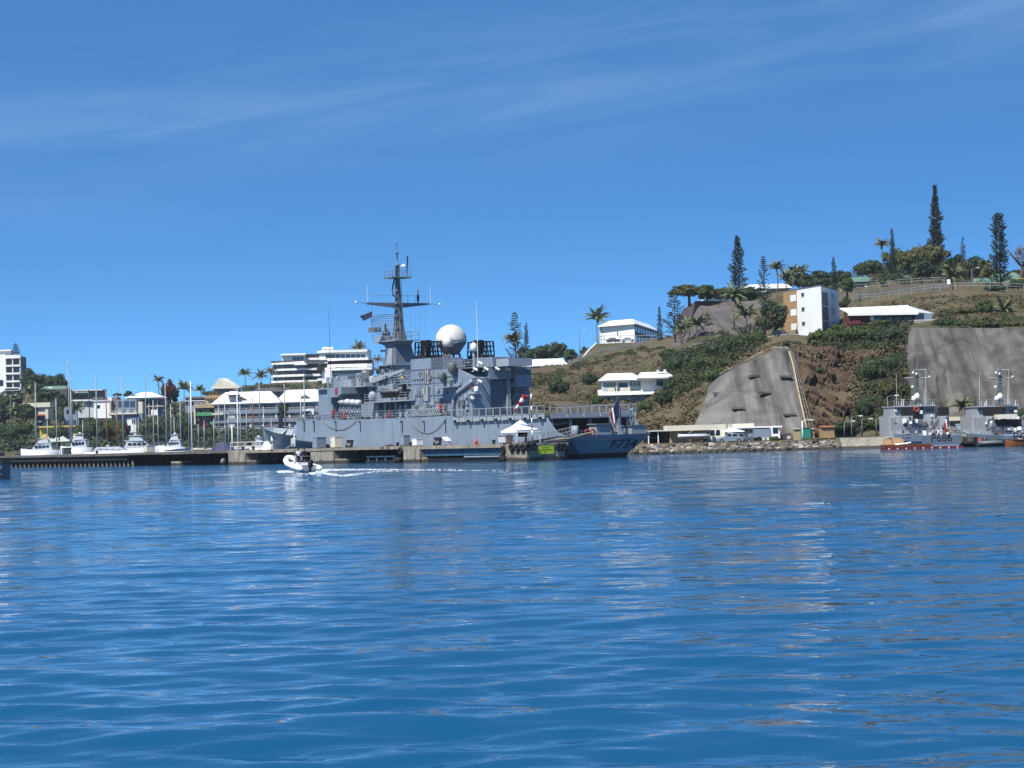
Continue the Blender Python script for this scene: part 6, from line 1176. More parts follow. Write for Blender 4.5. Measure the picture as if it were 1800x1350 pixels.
SB = [(58, 674, 470, 'sailboat with a plain mast rising before the cream modern house', 11, 'alu_mast', 0, .3), (95, 703, 480, 'sailboat with a short mast in front of the yellow building', 9, 'alu_mast', 0, .1), (116, 635, 455, 'sailboat with the tallest pale mast left of the palm', 14, 'alu_mast', -.008, .2), (120.5, 665, 520, 'sailboat mast close right of the tallest mast', 12, 'alu_mast', 0, -.2), (153, 685, 500, 'sailboat with a thin black mast beside the white house', 10, 'black', 0, .2), (164.5, 661, 470, 'sailboat with a bright mast before the white square house', 12, 'alu_mast', 0, .1), (183, 688, 460, 'sailboat with an orange varnished wooden mast at left', 11, 'orange_wood', -.012, .2), (201, 697, 470, 'sailboat with the right hand varnished wooden mast', 10, 'orange_wood', .0, .2), (210, 666, 450, 'sailboat with a thick pale mast before the terraced house', 12, 'alu_mast', 0, .2), (251, 659, 500, 'sailboat with a slim tall mast in front of the pavilion', 13, 'steel', 0, .1), (265, 706, 470, 'sailboat with a furled dark sail high on its mast', 10, 'alu_mast', 0, .2), (286.5, 673, 455, 'sailboat with a white mast left of the reddish tree', 12, 'alu_mast', -.005, .1), (296.5, 712, 480, 'sailboat with a short mast under the reddish tree', 9, 'steel', 0, .3), (312.5, 698, 470, 'sailboat with a white mast between palm and reddish tree', 10, 'alu_mast', 0, .1), (330, 671, 420, 'white sailboat with bimini and bright mast nearest the wharf', 12, 'white', 0, .1), (326, 704, 520, 'sailboat with a mast close left of the brightest mast', 10, 'steel', .03, .2), (355, 742, 470, 'sailboat with a low mast before the dark shrubs', 8, 'steel', 0, .3), (380.5, 706, 520, 'sailboat with a grey mast at the left end of the residence', 10, 'steel', 0, .2), (391, 703, 470, 'sailboat whose white mast overlaps the stair tower', 10, 'alu_mast', 0, .1), (404, 748, 430, 'small sailboat with a stubby white mast by the wharf block', 7, 'white', 0, .2), (411.5, 690, 440, 'sailboat with a tall white mast before the first residence', 12, 'white', 0, .1), (418, 713, 500, 'sailboat with a thin mast in the middle of the first residence', 10, 'alu_mast', 0, .2), (451, 675, 450, 'sailboat with a tall grey mast near the red balcony', 12, 'steel', 0, .1), (495, 677, 430, 'sailboat with a grey mast behind the frigate bow', 12, 'steel', 0, .1), (529.5, 666, 440, 'sailboat with a tall mast right of the frigate bow', 13, 'alu_mast', 0, .1), (523, 690, 490, 'sailboat with a thin slanting mast behind the frigate foredeck', 10, 'alu_mast', .02, .2), (564, 690, 470, 'sailboat with a thin mast at the frigate bridge', 11, 'steel', 0, .2), (441, 700, 520, 'sailboat with a brown mast amid rigging left of the frigate', 10, 'wood', 0, .3),
 (232, 742, 540, 'small sailboat between the terraced house porch and sport yacht', 8, 'steel', 0, .4), (240, 735, 560, 'thin-masted sailboat just left of the slim tall mast', 8, 'steel', 0, .2), (274, 728, 545, 'thin-masted sailboat right of the furled dark sail', 9, 'steel', 0, .2), (303, 735, 540, 'small sailboat between the palm trunk and white mast', 8, 'alu_mast', 0, .3), (345, 748, 520, 'small sailboat below the left awning of the beige building', 8, 'steel', 0, .1), (372, 738, 540, 'thin-masted sailboat below the right green awning', 8, 'alu_mast', .01, .2), (398, 726, 560, 'thin-masted sailboat left of the stubby white mast', 9, 'steel', 0, .2), (430, 720, 545, 'thin-masted sailboat right of the stair tower', 9, 'steel', 0, .3), (460, 716, 540, 'thin-masted sailboat right of the tall grey mast', 9, 'alu_mast', 0, .2), (473, 735, 520, 'small sailboat left of the frigate bow tip', 8, 'steel', .01, .1), (142, 740, 545, 'small sailboat under the white house palm', 8, 'steel', 0, .2), (80, 735, 550, 'small sailboat below the cream modern house', 8, 'steel', 0, .3)]
for q in SB: sailboat(q[0], q[1], q[2], q[3], q[4], q[5], q[6], q[7], ('navy', 'sailcloth', 'tarp_blue', 'cream')[int(q[0]) % 4])
def yacht(px0, px1, pyt, Y, label, bow=-1, fly=True, hullm='white_gloss', top='white_gloss', rz=0.0):
    """motor yacht side-on; bow=-1 points to the left of the photo"""
    L = (px1-px0)/SC(Y); p = P((px0+px1)/2, 780, Y); t = thing('motor_yacht', label, 'yacht', (p.x, p.y, 0), rz if bow > 0 else math.pi+rz, 'motor yachts along the wharf'); H_ = P((px0+px1)/2, pyt, Y).z; h = L/2; B_ = max(1.4, L*.15); dk = max(1.5, H_*.55) if fly else max(1.5, H_*.72)
    MB().loft([[(x, B_*w, dk+.45*max(0, x/h)), (x*.98, B_*w*.9, .45), (x*.94, B_*w*.5, -.4), (x*.94, -B_*w*.5, -.4), (x*.98, -B_*w*.9, .45), (x, -B_*w, dk+.45*max(0, x/h))] for x, w in ((-h, .85), (-h*.4, 1), (.1*h, .98), (.6*h, .62), (.9*h, .2), (h, .03))]).build('hull', M(hullm), t, True)
    ch = dk+(H_-dk)*.55 if fly else H_; cb = MB().loft([[(-h*.75, s*B_*.8, dk-.1), (h*.42, s*B_*.62, dk+.1), (h*.12, s*B_*.55, ch), (-h*.6, s*B_*.68, ch)] for s in (1, -1)]).build('cabin', M(top), t)
    for s in (1, -1):
        for k in range(4): x0 = -h*.55+k*h*.2; MB().prism([(x0, s*B_*.735, dk+.55), (x0+h*.17, s*B_*.705, dk+.55), (x0+h*.15, s*B_*.675, ch-.35), (x0+.02, s*B_*.70, ch-.35)], (0, s*.05, 0)).build('cabin_window', M('glass'), cb)
    MB().prism([(h*.40, B_*.5, dk+.35), (h*.40, -B_*.5, dk+.35), (h*.16, -B_*.46, ch-.2), (h*.16, B_*.46, ch-.2)], (.06, 0, 0)).build('windscreen', M('glass'), cb)
    if fly:
        MB().box(-h*.7, h*.1, -B_*.72, B_*.72, ch, ch+.15).build('flybridge_deck', M(top), t); f = MB().loft([[(-h*.5, s*B_*.6, ch+.15), (h*.08, s*B_*.5, ch+.15), (-h*.02, s*B_*.48, ch+.85), (-h*.5, s*B_*.58, ch+.7)] for s in (1, -1)]).build('flybridge', M(top), t)
        MB().box(-h*.55, h*.02, -B_*.62, B_*.62, H_-.12, H_).build('hardtop', M(top), t)
        for x in (-h*.5, -h*.02):
            for s in (1, -1): MB().tube((x, s*B_*.52, ch+.6), (x, s*B_*.52, H_-.1), .05, n=5).build('hardtop_post', M('steel'), t)
    MB().lathe((-h*.25, 0, H_), [(.1, 0), (.32, .1), (.3, .28), (.1, .36)], 10).build('radar_dome', M('white_gloss'), t, True); rails(t, [(h*.35, B_*.75, dk+.2), (h*.92, B_*.12, dk+.4)], .7, 2, .02, 'bow_rail', 'steel', .8); rails(t, [(h*.35, -B_*.75, dk+.2), (h*.92, -B_*.12, dk+.4)], .7, 2, .02, 'bow_rail', 'steel', .8)
    return t
yacht(-60, 6, 786, 440, 'dark covered motor yacht at the left edge of the marina', -1, False, 'boot_black', 'tarp_blue'); yacht(36, 103, 770, 445, 'white flybridge yacht with a slatted cabin moored leftmost', -1); yacht(106, 162, 763, 450, 'white yacht with tinted flybridge canopy right of the lamp', -1, True); yacht(150, 256, 785, 425, 'long plain pale hull of a large yacht along the wharf', 1, False, 'pale_grey', 'white_gloss'); yacht(208, 290, 765, 430, 'white sport yacht with raked windows and arch', 1); yacht(278, 326, 764, 425, 'white motor yacht with high blue-tinted windows', -1); yacht(440, 480, 769, 400, 'white cruiser behind the railing left of the frigate bow', 1)
def covered_boat(px0, px1, pyt, Y, label, m):
    L = (px1-px0)/SC(Y); p = P((px0+px1)/2, 785, Y); t = thing('covered_boat', label, 'boat', (p.x, p.y, 0)); h = L/2; z0 = 1.35; H_ = P((px0+px1)/2, pyt, Y).z
    MB().loft([[(x, 1.3*w, z0+.2*abs(x/h)), (x, .9*w, .2), (x, -.9*w, .2), (x, -1.3*w, z0+.2*abs(x/h))] for x, w in ((-h, .05), (-h*.6, .7), (0, 1), (h, .9))]).build('hull', M('white_gloss'), t, True)
    MB().loft([[(x, 1.25*w, z0+.18), (x, .1, z0+(H_-z0)*k), (x, -1.25*w, z0+.18)] for x, w, k in ((-h*.75, .5, .35), (-h*.3, .9, .85), (h*.3, 1, 1), (h*.95, .85, .7))]).build('cover', M(m), t)
    return t
covered_boat(363, 412, 776, 395, 'white boat under a dark blue fitted cover by the wharf', 'tarp_blue'); covered_boat(456, 478, 775, 355, 'small boat under a white cover beside the frigate bow', 'white')
tn = thing('notice_post', 'white notice paddle on a post by the frigate bow', 'sign', P(479.5, 790, 352)); MB().tube((0, 0, 0), (0, 0, 1.3), .05, n=5).build('post', M('white'), tn); MB().lathe((0, 0, 1.2), [(.2, 0), (.26, .2), (.26, .8), (.18, 1.0)], 10).build('paddle', M('white'), tn)
cabinet(112, 122, 787, 'dark grey steel cabinet on the wharf behind the second yacht', 'chrome_grey', -2.5, 1.4); cabinet(256, 269, 783, 'cream slatted crate on the wharf below the sport yacht', 'cream', -1.5, 1.4, name='crate')
for px, lab in ((170, 'black bollard on the wharf below the long pale yacht'), (427, 'black bollard on the wharf right of the covered boat'), (445, 'black bollard left of the small white covered boat')): bollard(px, -.8, lab)
rl = thing('wharf_railing', 'thin white pipe railing on the wharf left of the frigate bow', 'railing', WF.o, SHANG); rails(rl, [(wx(470, -4.5, 775), -4.5, WTOP), (wx(405, -4.5, 775), -4.5, WTOP)], 1.2, 2, .04, 'rail_panel', 'white', 2.2)
# ================================================================ right shore: revetment, quay, patrol boats
BOUL = []
for k in range(10):
    r_ = random.Random(k+50); mb = MB(); rings = []
    for j, t in enumerate((-1.1, -.35, .35, 1.05)): rings.append([Vector((math.cos(t)*math.cos(a)*r_.uniform(.75, 1.15), math.cos(t)*math.sin(a)*r_.uniform(.75, 1.15), math.sin(t)*r_.uniform(.6, .85))) for a in [i*math.pi*2/7+r_.uniform(-.25, .25) for i in range(7)]])
    mb.loft(rings); BOUL.append(mb)
for n_, c_ in (('boulder_grey', (122,118,110)), ('boulder_tan', (150,134,112)), ('boulder_pale', (186,180,170)), ('boulder_dark', (92,90,84))): mat(n_, S_(*c_), .9, .22, .9, bump=.3, tide=0.30)
BM = [[b_.mesh('boulder', M(m)) for m in ('boulder_grey', 'boulder_tan', 'boulder_pale', 'boulder_dark')] for b_ in BOUL]
rv = thing('rock_revetment', 'bank of loose grey boulders along the waterline below the quay', 'boulders', P(1300, 790, 316)); r_ = random.Random(11)
mb = MB(); pa, pb = P(1105, 780, 318), P(1486, 780, 317); mb.prism([(pa.x-rv.location.x, 2.5, 1.15-rv.location.z), (pa.x-rv.location.x, -3.4, -1-rv.location.z), (pa.x-rv.location.x, 4, -1-rv.location.z)], (pb.x-pa.x, 0, 0)); mb.build('core', M('boulder_dark'), rv)
for i in range(292):
    row = i % 5; px = 1110+372*((i//5)+r_.uniform(.0, 1.0))/58.5; v = row/4; Y = 317.4-3.2*v+r_.uniform(-.3, .3); z = 1.0-1.05*v+r_.uniform(-.15, .15); s_ = r_.uniform(.32, .62)*(1.12 if row > 1 else .95)
    o_ = put('boulder', BM[r_.randrange(10)][r_.choice((0, 0, 0, 1, 1, 2, 3))], rv); q = P(px, 780, Y); o_.location = (q.x-rv.location.x, Y-rv.location.y, z-rv.location.z); o_.scale = (s_*r_.uniform(.9, 1.4), s_, s_*r_.uniform(.7, 1.0)); o_.rotation_euler = (r_.uniform(-.5, .5), r_.uniform(-.5, .5), r_.uniform(0, 6.28))
sw = thing('seawall', 'sloping pale concrete seawall right of the boulders', 'seawall', P(1475, 790, 312)); x0, x1 = P(1478, 780, 312).x-sw.location.x, P(2250, 780, 312).x-sw.location.x; n = 9
for k in range(n): a, b_ = x0+(x1-x0)*k/n, x0+(x1-x0)*(k+1)/n; MB().prism([(a, 4.2, 1.52-sw.location.z), (a, .6, 1.52-sw.location.z), (a, -2.6, -.6-sw.location.z), (a, 4.2, -.6-sw.location.z)], (b_-a-.03, 0, 0)).build('wall_panel', M('concrete'), sw)
mb = MB(); pts = [(1430, 321), (1560, 317.5), (2250, 316)]; v = []
for px, Y in pts: q = P(px, 770, Y); q2 = P(px, 770, Y+7); v += [(q.x, q.y, 1.54), (q2.x, q2.y, 1.60)]
mb.add(v, [(0, 2, 3, 1), (2, 4, 5, 3)]); struct(mb.build('quay_road', M('asphalt')))
# ---- quay buildings
b = Bld('quay_building', 'low beige quay building with a deep pale fascia', 'building', 1224, 778, 328); b.box('wall', 1177, 1271, 756, 782, 'beige', 0, 7); b.box('fascia', 1172, 1275, 747, 756.5, 'cream', -1.3, 7.6); b.win(1190, 1206, 760, 766, 'glass', 0, 'white'); b.win(1240, 1258, 759, 766, 'glass', 0, 'white'); b.box('roof_hatch', 1257, 1270, 743.5, 747, 'stone_grey', 2, 5); b.box('door', 1213, 1222, 760, 780, 'tan', -.05, 0)
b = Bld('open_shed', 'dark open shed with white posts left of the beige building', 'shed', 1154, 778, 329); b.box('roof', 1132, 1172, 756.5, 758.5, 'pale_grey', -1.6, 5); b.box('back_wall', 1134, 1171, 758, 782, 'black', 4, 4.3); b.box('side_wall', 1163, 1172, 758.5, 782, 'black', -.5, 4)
for px in (1139, 1156): b.box('post', px-.9, px+.9, 758, 780, 'white', -1.3, -1.1)
b.box('bench', 1142, 1155, 768, 771, 'chrome_grey', 1, 2)
b = Bld('quay_building', 'white quay building with a long flat roof and blue windows', 'building', 1328, 778, 330); b.box('wall', 1280, 1360, 754, 782, 'white', 0, 6); b.box('roof', 1286, 1373, 749.5, 752.3, 'white', -1.6, 7); b.box('upper_fascia', 1286, 1325, 744.5, 750.5, 'cream', -.4, 6); b.box('dark_end', 1360, 1372, 753, 782, 'black', .8, 6); b.row(6, 1308, 1360, 755.5, 760, 'glass_blue', -.02, .35, 'white'); b.win(1336, 1342, 762, 768, 'glass', -.02, 'white'); b.win(1350, 1357, 761, 767, 'glass_blue', -.02, 'white'); b.box('low_wall', 1324, 1350, 768, 782, 'pale_grey', -1.5, -1.2); b.box('water_tank', 1313, 1325, 762, 768, 'blue_grey', -2.2, -.8)
for px in (1330, 1340, 1348): b.box('gate_post', px, px+.7, 762, 778, 'white', -1.9, -1.75)
b = Bld('canopy_tent', 'white canopy tent over blue gear beside the white quay building', 'tent', 1286, 778, 324); b.gable('canopy', 1265, 1308, 759, 753.5, 'sailcloth', -1.7, 1.7, .36)
for px in (1269, 1304):
    for y in (-1.4, 1.4): b.box('leg', px-.35, px+.35, 759, 778, 'white', y, y+.07)
b.box('back_panel', 1283, 1304, 760, 771, 'cream', 1.3, 1.4)
o_ = thing('tarp_heap', 'dark blue tarpaulin heap under the canopy tent', 'tarpaulin', P(1278, 777, 324.3)); MB().loft([[(-.9, -.5, 0), (.9, -.5, 0), (1.0, .6, 0), (-1, .6, 0)], [(-.7, -.3, .9), (.6, -.35, 1.1), (.6, .4, 1.2), (-.7, .4, .9)], [(-.3, 0, 1.3), (.3, -.1, 1.35), (.3, .2, 1.35), (-.3, .2, 1.3)]]).build('tarpaulin', M('navy'), o_, True)
# speedboat on a trailer
t = thing('speedboat', 'grey and white speedboat with outboard resting on the quay edge', 'boat', P(1221, 776, 320.5)); L_ = 58/SC(320.5); h = L_/2
MB().loft([[(x, .95*w, 1.0-.1*(x/h)), (x, .9*w, .65), (x, .3*w, .30+.22*max(0, -x/h)), (x, -.3*w, .30+.22*max(0, -x/h)), (x, -.9*w, .65), (x, -.95*w, 1.0-.1*(x/h))] for x, w in ((-h, .04), (-h*.7, .5), (-h*.2, .95), (h*.5, 1), (h*.9, .95))]).build('hull', M('pale_grey'), t, True); MB().loft([[(x, s*.99*w, .62) for s in (1, -1)]+[(x, s*.97*w, .72) for s in (-1, 1)] for x, w in ((-h*.98, .06), (-h*.7, .5), (-h*.2, .955), (h*.88, .97))]).build('stripe', M('dark_cloth'), t)
MB().prism([(-h*.45, .6, 1.0), (-h*.15, .7, 1.0), (h*.0, .65, 1.45), (-h*.12, .5, 1.5)], (0, -1.3, 0)).build('windscreen', M('glass_blue'), t); MB().box(-h*.1, h*.75, -.75, .75, .95, 1.12).build('cockpit', M('blue_grey'), t); MB().loft([[(h*.95, -.2, .7), (h*1.1, -.2, .7), (h*1.1, .2, .7), (h*.95, .2, .7)], [(h*.92, -.2, 1.5), (h*1.12, -.2, 1.4), (h*1.12, .2, 1.4), (h*.92, .2, 1.5)]]).build('outboard_motor', M('black'), t)
for x in (-h*.3, h*.4): MB().box(x-.15, x+.15, -.7, .7, 0, .4).build('cradle', M('wood'), t)
# ---- road vehicles
def car(px, py, Y, label, m, rz=0.0, L=4.3, van=False, cat='car'):
    t = thing('parked_'+('van' if van else 'car'), label, cat, P(px, py, Y), rz, 'parked vehicles'); W = .86; h = L/2; H_ = 1.9 if van else 1.42
    MB().loft([[(x, s*W*w, z) for s, z in ((1, zl), (1, zh), (-1, zh), (-1, zl))] for x, w, zl, zh in ((-h, .9, .4, .75), (-h*.9, 1, .28, .88), (h*.45, 1, .28, .92), (h*.88, .97, .28, .78), (h, .85, .4, .62))]).build('body', M(m), t)
    cb_ = MB().loft([[(-h*(.92 if van else .72), s*W*.95, .88), (h*.42, s*W*.95, .9), (h*.12, s*W*.76, H_), (-h*(.88 if van else .45), s*W*.76, H_)] for s in (1, -1)]).build('cabin', M(m), t)
    for s in (1, -1):
        for x0, x1 in ((-h*.52, -h*.14), (-h*.10, h*.24)): MB().prism([(x0, s*W*.925, .98), (x1, s*W*.925, .98), (x1-.14, s*W*.80, H_-.12), (x0+.06, s*W*.80, H_-.12)], (0, s*.03, 0)).build('side_window', M('glass'), cb_)
    MB().prism([(h*.41, W*.8, .95), (h*.41, -W*.8, .95), (h*.16, -W*.68, H_-.08), (h*.16, W*.68, H_-.08)], (.03, 0, .01)).build('windscreen', M('glass'), cb_); MB().prism([(-h*.73, W*.8, .95), (-h*.73, -W*.8, .95), (-h*.50, -W*.68, H_-.08), (-h*.50, W*.68, H_-.08)], (-.03, 0, .01)).build('rear_window', M('glass'), cb_)
    for x in (-h*.62, h*.62):
        for s in (1, -1): w_ = MB().tube((x, s*W*.82, .32), (x, s*W*1.01, .32), .32, n=12).build('wheel', M('rubber'), t); MB().tube((x, s*W*1.01, .32), (x, s*W*1.03, .32), .18, n=10).build('rim', M('steel'), w_)
    for s in (1, -1): MB().box(h*.93, h*.99, s*W*.6-.16, s*W*.6+.16, .56, .70).build('headlight', M('white_gloss'), t); MB().box(-h*1.0, -h*.95, s*W*.65-.12, s*W*.65+.12, .6, .75).build('tail_light', M('red'), t)
    return t
car(1254, 778, 322, 'cream small van parked behind the speedboat', 'cream', math.pi, 3.6, True, 'van'); car(1283, 779, 321, 'blue-grey car parked in front of the canopy tent', 'blue_grey', math.pi, 3.9); car(1301, 779, 321.5, 'grey car right of the canopy tent', 'chrome_grey', 0, 3.8)
tr_ = thing('truck', 'white lorry with tall windscreen at the right end of the white building', 'truck', P(1352, 777, 326), 0); MB().box(-2.2, .2, -1, 1, .7, 1.9).build('load_bed', M('blue_grey'), tr_); cbn = MB().loft([[(.25, s*1.0, .5), (1.5, s*1.0, .5), (1.45, s*.95, 1.4), (1.15, s*.9, 2.3), (.25, s*.9, 2.3)] for s in (1, -1)]).build('cab', M('white'), tr_); MB().box(.45, 1.2, -1.03, -.99, 1.25, 2.05).build('side_window', M('glass'), cbn); MB().prism([(1.47, .8, 1.4), (1.47, -.8, 1.4), (1.19, -.75, 2.2), (1.19, .75, 2.2)], (.03, 0, 0)).build('windscreen', M('glass'), cbn)
for x in (-1.5, .9):
    for s in (-1, 1): MB().tube((x, s*.8, .42), (x, s*1.02, .42), .42, n=12).build('wheel', M('rubber'), tr_)
rl_ = thing('cable_reel', 'large dark spoked wheel of a cable reel on the quay', 'reel', P(1387, 776, 323)); MB().torus((0, 0, .55), .5, .07, 'Y', 20, 6).build('rim', M('black'), rl_, True); MB().tube((0, -.1, .55), (0, .5, .55), .2, n=10).build('hub', M('pale_grey'), rl_); MB().tube((0, .0, .55), (0, .06, .55), .46, n=18).build('flange', M('stone_grey'), rl_)
for k in range(6): a = k*math.pi/3; MB().tube((0, -.04, .55), (math.cos(a)*.5, -.04, .55+math.sin(a)*.5), .03, n=4).build('spoke', M('pale_grey'), rl_)
b = Bld('storage_container', 'yellow and teal storage container behind a thin post', 'container', 1414, 776, 324); b.box('left_unit', 1395, 1407, 754, 778, 'beige', 0, 3); b.box('centre_unit', 1407, 1424, 752.5, 778, 'teal', -.5, 3); b.box('right_unit', 1424, 1431.5, 754, 778, 'beige', 0, 3); b.box('left_roof', 1394.5, 1407, 753, 754.3, 'cream', -.2, 3.1); b.box('centre_roof', 1406.5, 1424.5, 751.6, 752.6, 'chrome_grey', -.6, 3.1); b.box('right_roof', 1424, 1432, 753, 754.3, 'cream', -.2, 3.1)
for k in range(8): b.box('door_rib', 1408+k*2, 1408.6+k*2, 754, 776, 'teal', -.55, -.5)
lamp_post(1411, 740, 777, 322, 'thin white post in front of the teal container', 1, 'thin_post', 'white')
b = Bld('garden_shed', 'beige sheet metal shed right of the teal container', 'shed', 1455, 774, 322); b.box('wall', 1444, 1467, 750, 776, 'tan', 0, 2.6); b.gable('roof', 1442.5, 1468.5, 751, 748, 'terracotta', -.3, 2.9, .02)
for k in range(9): b.box('wall_rib', 1445+k*2.5, 1445.7+k*2.5, 751, 775, 'beige', -.05, 0)
lamp_post(1497.5, 733, 769, 323, 'white street lamp on the quay below the rock cliff'); lamp_post(1562, 697, 768, 322, 'tall street lamp left of the first patrol boat'); lamp_post(1484.5, 742, 766, 330, 'thin fence post lamp right of the beige shed'); lamp_post(1515.5, 738, 764, 332, 'thin post behind the quay road'); lamp_post(1541, 736, 764, 332, 'rightmost thin post below the rock cliff')
# white pipes down the slope
pp = thing('slope_pipes', 'pair of pale drain pipes running down beside the concrete slope', 'pipes', G(1400, 690))
for dx, r0, m in ((0, .15, 'beige'), (6.5, .06, 'stone_grey'), (12, .05, 'stone_grey')):
    pts = [P(x+dx*(.4+.6*(y-608)/150), y, max(D(x, y), 338)-3.0) - pp.location for x, y in ((1379, 607), (1388, 620), (1394, 640), (1401, 675), (1409, 712), (1419, 756))]; MB().path(pts, r0, 7).build('pipe', M(m), pp, True)
for k in range(12): y = 625+k*11; x = float(np.interp(y, [607, 620, 640, 675, 712, 756], [1379, 1388, 1394, 1401, 1409, 1419])); q = P(x+3, y, max(D(x, y), 338)-2.8)-pp.location; MB().cbox(q, (.8, .1, .1)).build('pipe_bracket', M('stone_grey'), pp)
# ---- patrol boats moored stern-on
def patrol(dx, number, label, Y0=292.0, second=False):
    k0 = P(1656+dx, 787, Y0); t = thing('patrol_boat', label, 'warship', (k0.x, k0.y, 0)); o = t.location
    def V(px, py, Y): return P(px+dx, py, Y)-o
    def vb(name, px0, px1, py0, py1, Y, dep, m, parent=None): a, c = V(px0, py1, Y), V(px1, py0, Y); zc = (V((px0+px1)/2, py1, Y).z, V((px0+px1)/2, py0, Y).z); return MB().box(a.x, c.x, a.y, a.y+dep, zc[0], zc[1]).build(name, M(m), parent or t)
    zt = V(1656, 764, Y0).z; hw = (V(1692, 775, Y0).x-V(1620, 775, Y0).x)/2; L = 45
    rings = [[(-w, y, z), (-w*.96, y, .9), (-w*.7*q, y, -.5), (w*.7*q, y, -.5), (w*.96, y, .9), (w, y, z)] for y, w, z, q in ((0, hw, zt, 1), (8, hw*1.12, zt+.05, 1), (22, hw*1.15, zt+.3, 1), (32, hw*.85, zt+.9, .8), (40, hw*.4, zt+1.6, .4), (45, .05, zt+2.1, .1))]
    hl = MB().loft(rings).build('hull', M('blue_grey'), t); MB().box(-hw*.97, hw*.97, -.03, 0, .5, zt-.1).build('transom_plate', M('bow_blue'), hl)
    if not second: nm = text_mesh('hull_number', number, 1.5, M('boot_black'), .006); place_text(nm, 'hull_number', hl, (-.15+.1, -.05, (zt+.6)/2+.1), (1, 0, 0), (0, 0, 1)).scale = (.92, .95, 1)
    else: nm = text_mesh('hull_number', number, 1.5, M('boot_black'), .006); place_text(nm, 'hull_number', hl, (-.15+.1, -.05, (zt+.6)/2+.1), (1, 0, 0), (0, 0, 1))
    vb('side_house', 1563, 1585.5, 731, 768, 312, 8, 'patrol_grey'); vb('side_house_step', 1563, 1586, 757, 770, 311.4, .6, 'patrol_grey')
    for i in range(8): vb('side_rib', 1565+i*2.6, 1565.5+i*2.6, 733, 757, 311.9, .1, 'patrol_grey')
    vb('bridge_house', 1572, 1643, 714, 746, 316, 9, 'patrol_grey'); vb('bridge_roof', 1571, 1645, 712.8, 714.6, 315.4, 10, 'patrol_grey'); vb('bridge_recess', 1605, 1621, 717, 738, 315.8, .2, 'black'); vb('deck_house', 1603, 1653, 737, 764, 306, 6, 'patrol_grey')
    for i in range(3): vb('bridge_window', 1574+i*4, 1577+i*4, 717, 722, 315.9, .1, 'glass')
    for i in range(3): vb('bridge_window', 1628+i*5, 1632+i*5, 718, 724, 315.9, .1, 'glass')
    for a in (1588, 1653):
        if second and a == 1653: continue
        f = vb('funnel', a, a+15, 731, 757.5, 303, 2.2, 'patrol_grey'); vb('funnel_top', a, a+15 if not second else a+30, 715.5, 731, 303, 2.2, 'soot_black', f); vb('funnel_louvre', a+3, a+12, 745, 754, 302.9, .12, 'chrome_grey', f)
        for i in range(4): vb('louvre_slat', a+3.4, a+11.6, 746+i*2, 747+i*2, 302.8, .1, 'pale_grey', f)
        vb('funnel_crest', a+10.5, a+13, 732.5, 739, 302.9, .1, 'navy', f)
    # mast
    m0 = V(1613, 714, 318); mt_ = V(1611, 613, 318); ms = MB().loft([[(m0.x+a*w+(mt_.x-m0.x)*u, m0.y+c*w, m0.z+(mt_.z-m0.z)*u) for a, c in ((-1, -1), (1, -1), (1, 1), (-1, 1))] for w, u in ((.34, 0), (.24, .35), (.17, .62), (.06, .72), (.03, 1))]).build('mast', M('chrome_grey'), t)
    for py, w0, w1 in ((664, 1590, 1634), (650, 1606, 1628)): a, c = V(w0, py, 318), V(w1, py, 318); MB().tube(a, c, .07, n=5).build('yard', M('patrol_grey'), ms)
    for px, py, r_ in ((1612, 696, .42), (1606, 700, .34), (1604, 680, .18), (1605, 655, .16), (1611, 657, .16), (1634, 662, .14)): q = V(px, py, 317.6); MB().lathe(q-Vector((0, 0, r_)), [(r_*.7, 0), (r_, r_*.6), (r_*.8, r_*1.5), (r_*.2, r_*2)], 10).build('antenna_dome', M('white'), ms, True)
    for px, y0, y1 in ((1576, 655, 714), (1625, 680, 714), (1627.5, 648, 714), (1580, 704, 714)): a, c = V(px, y1, 317), V(px-.5, y0, 317); MB().tube(a, c, .05, .02, 4).build('whip_antenna', M('pale_grey'), t)
    MB().torus(V(1611, 719, 315.5), .3, .09, 'Y', 14, 6).build('life_ring', M('orange'), t, True)
    r2 = random.Random(3+int(second)); 
    for i in range(34): px, py, Y = r2.uniform(1604, 1690), r2.uniform(752, 764), r2.uniform(294, 303); q = V(px, py, Y); s_ = r2.uniform(.15, .42); MB().cbox((q.x, q.y, max(q.z, zt+.1)), (s_*1.4, s_, s_*1.2), r2.uniform(0, 3)).build('deck_gear', M(r2.choice(('chrome_grey', 'cream', 'white', 'black', 'pale_grey', 'patrol_grey', 'stone_grey', 'rust'))), t)
    for px in (1608, 1618, 1638, 1646): q = V(px, 742, 305.8); MB().tube(q, q-Vector((0, .15, 0)), .35 if px == 1618 else .22, n=10).build('hatch', M('chrome_grey'), t)
    q = V(1634, 757, 304); MB().tube(q, q+Vector((2.2, 0, 2.6)), .16, n=5).build('deck_crane', M('chrome_grey'), t)
    q = V(1612, 762, 300); MB().loft([[(q.x-1.1, q.y+s, q.z+.9), (q.x-.9, q.y+s, q.z+.1), (q.x+1.0, q.y+s, q.z+.1), (q.x+1.3, q.y+s, q.z+1.0)] for s in (-.8, .8)]).build('tender', M('navy'), t)
    rails(t, [(-hw*.98, .2, zt), (hw*.98, .2, zt)], .9, 3, .025, 'stern_rail', 'patrol_grey', 1.0); rails(t, [(-hw*1.05, 1, zt), (-hw*1.13, 20, zt+.2)], .9, 3, .025, 'side_rail', 'patrol_grey', 1.4)
    st = MB().tube((.6, .2, zt), (.9, -.6, zt+2.6), .04, n=5).build('ensign_staff', M('steel'), t); 
    for i, (w0, w1, m) in enumerate(((0, .4, 'navy'), (.4, .62, 'sailcloth'), (.62, 1, 'red'))): cloth(('flag_blue', 'flag_white', 'flag_red')[i], M(m), st, (.88, -.55, zt+2.5), (-.7, .1, -.5), w0, w1, 1.3, .08, (0, .8, 0))
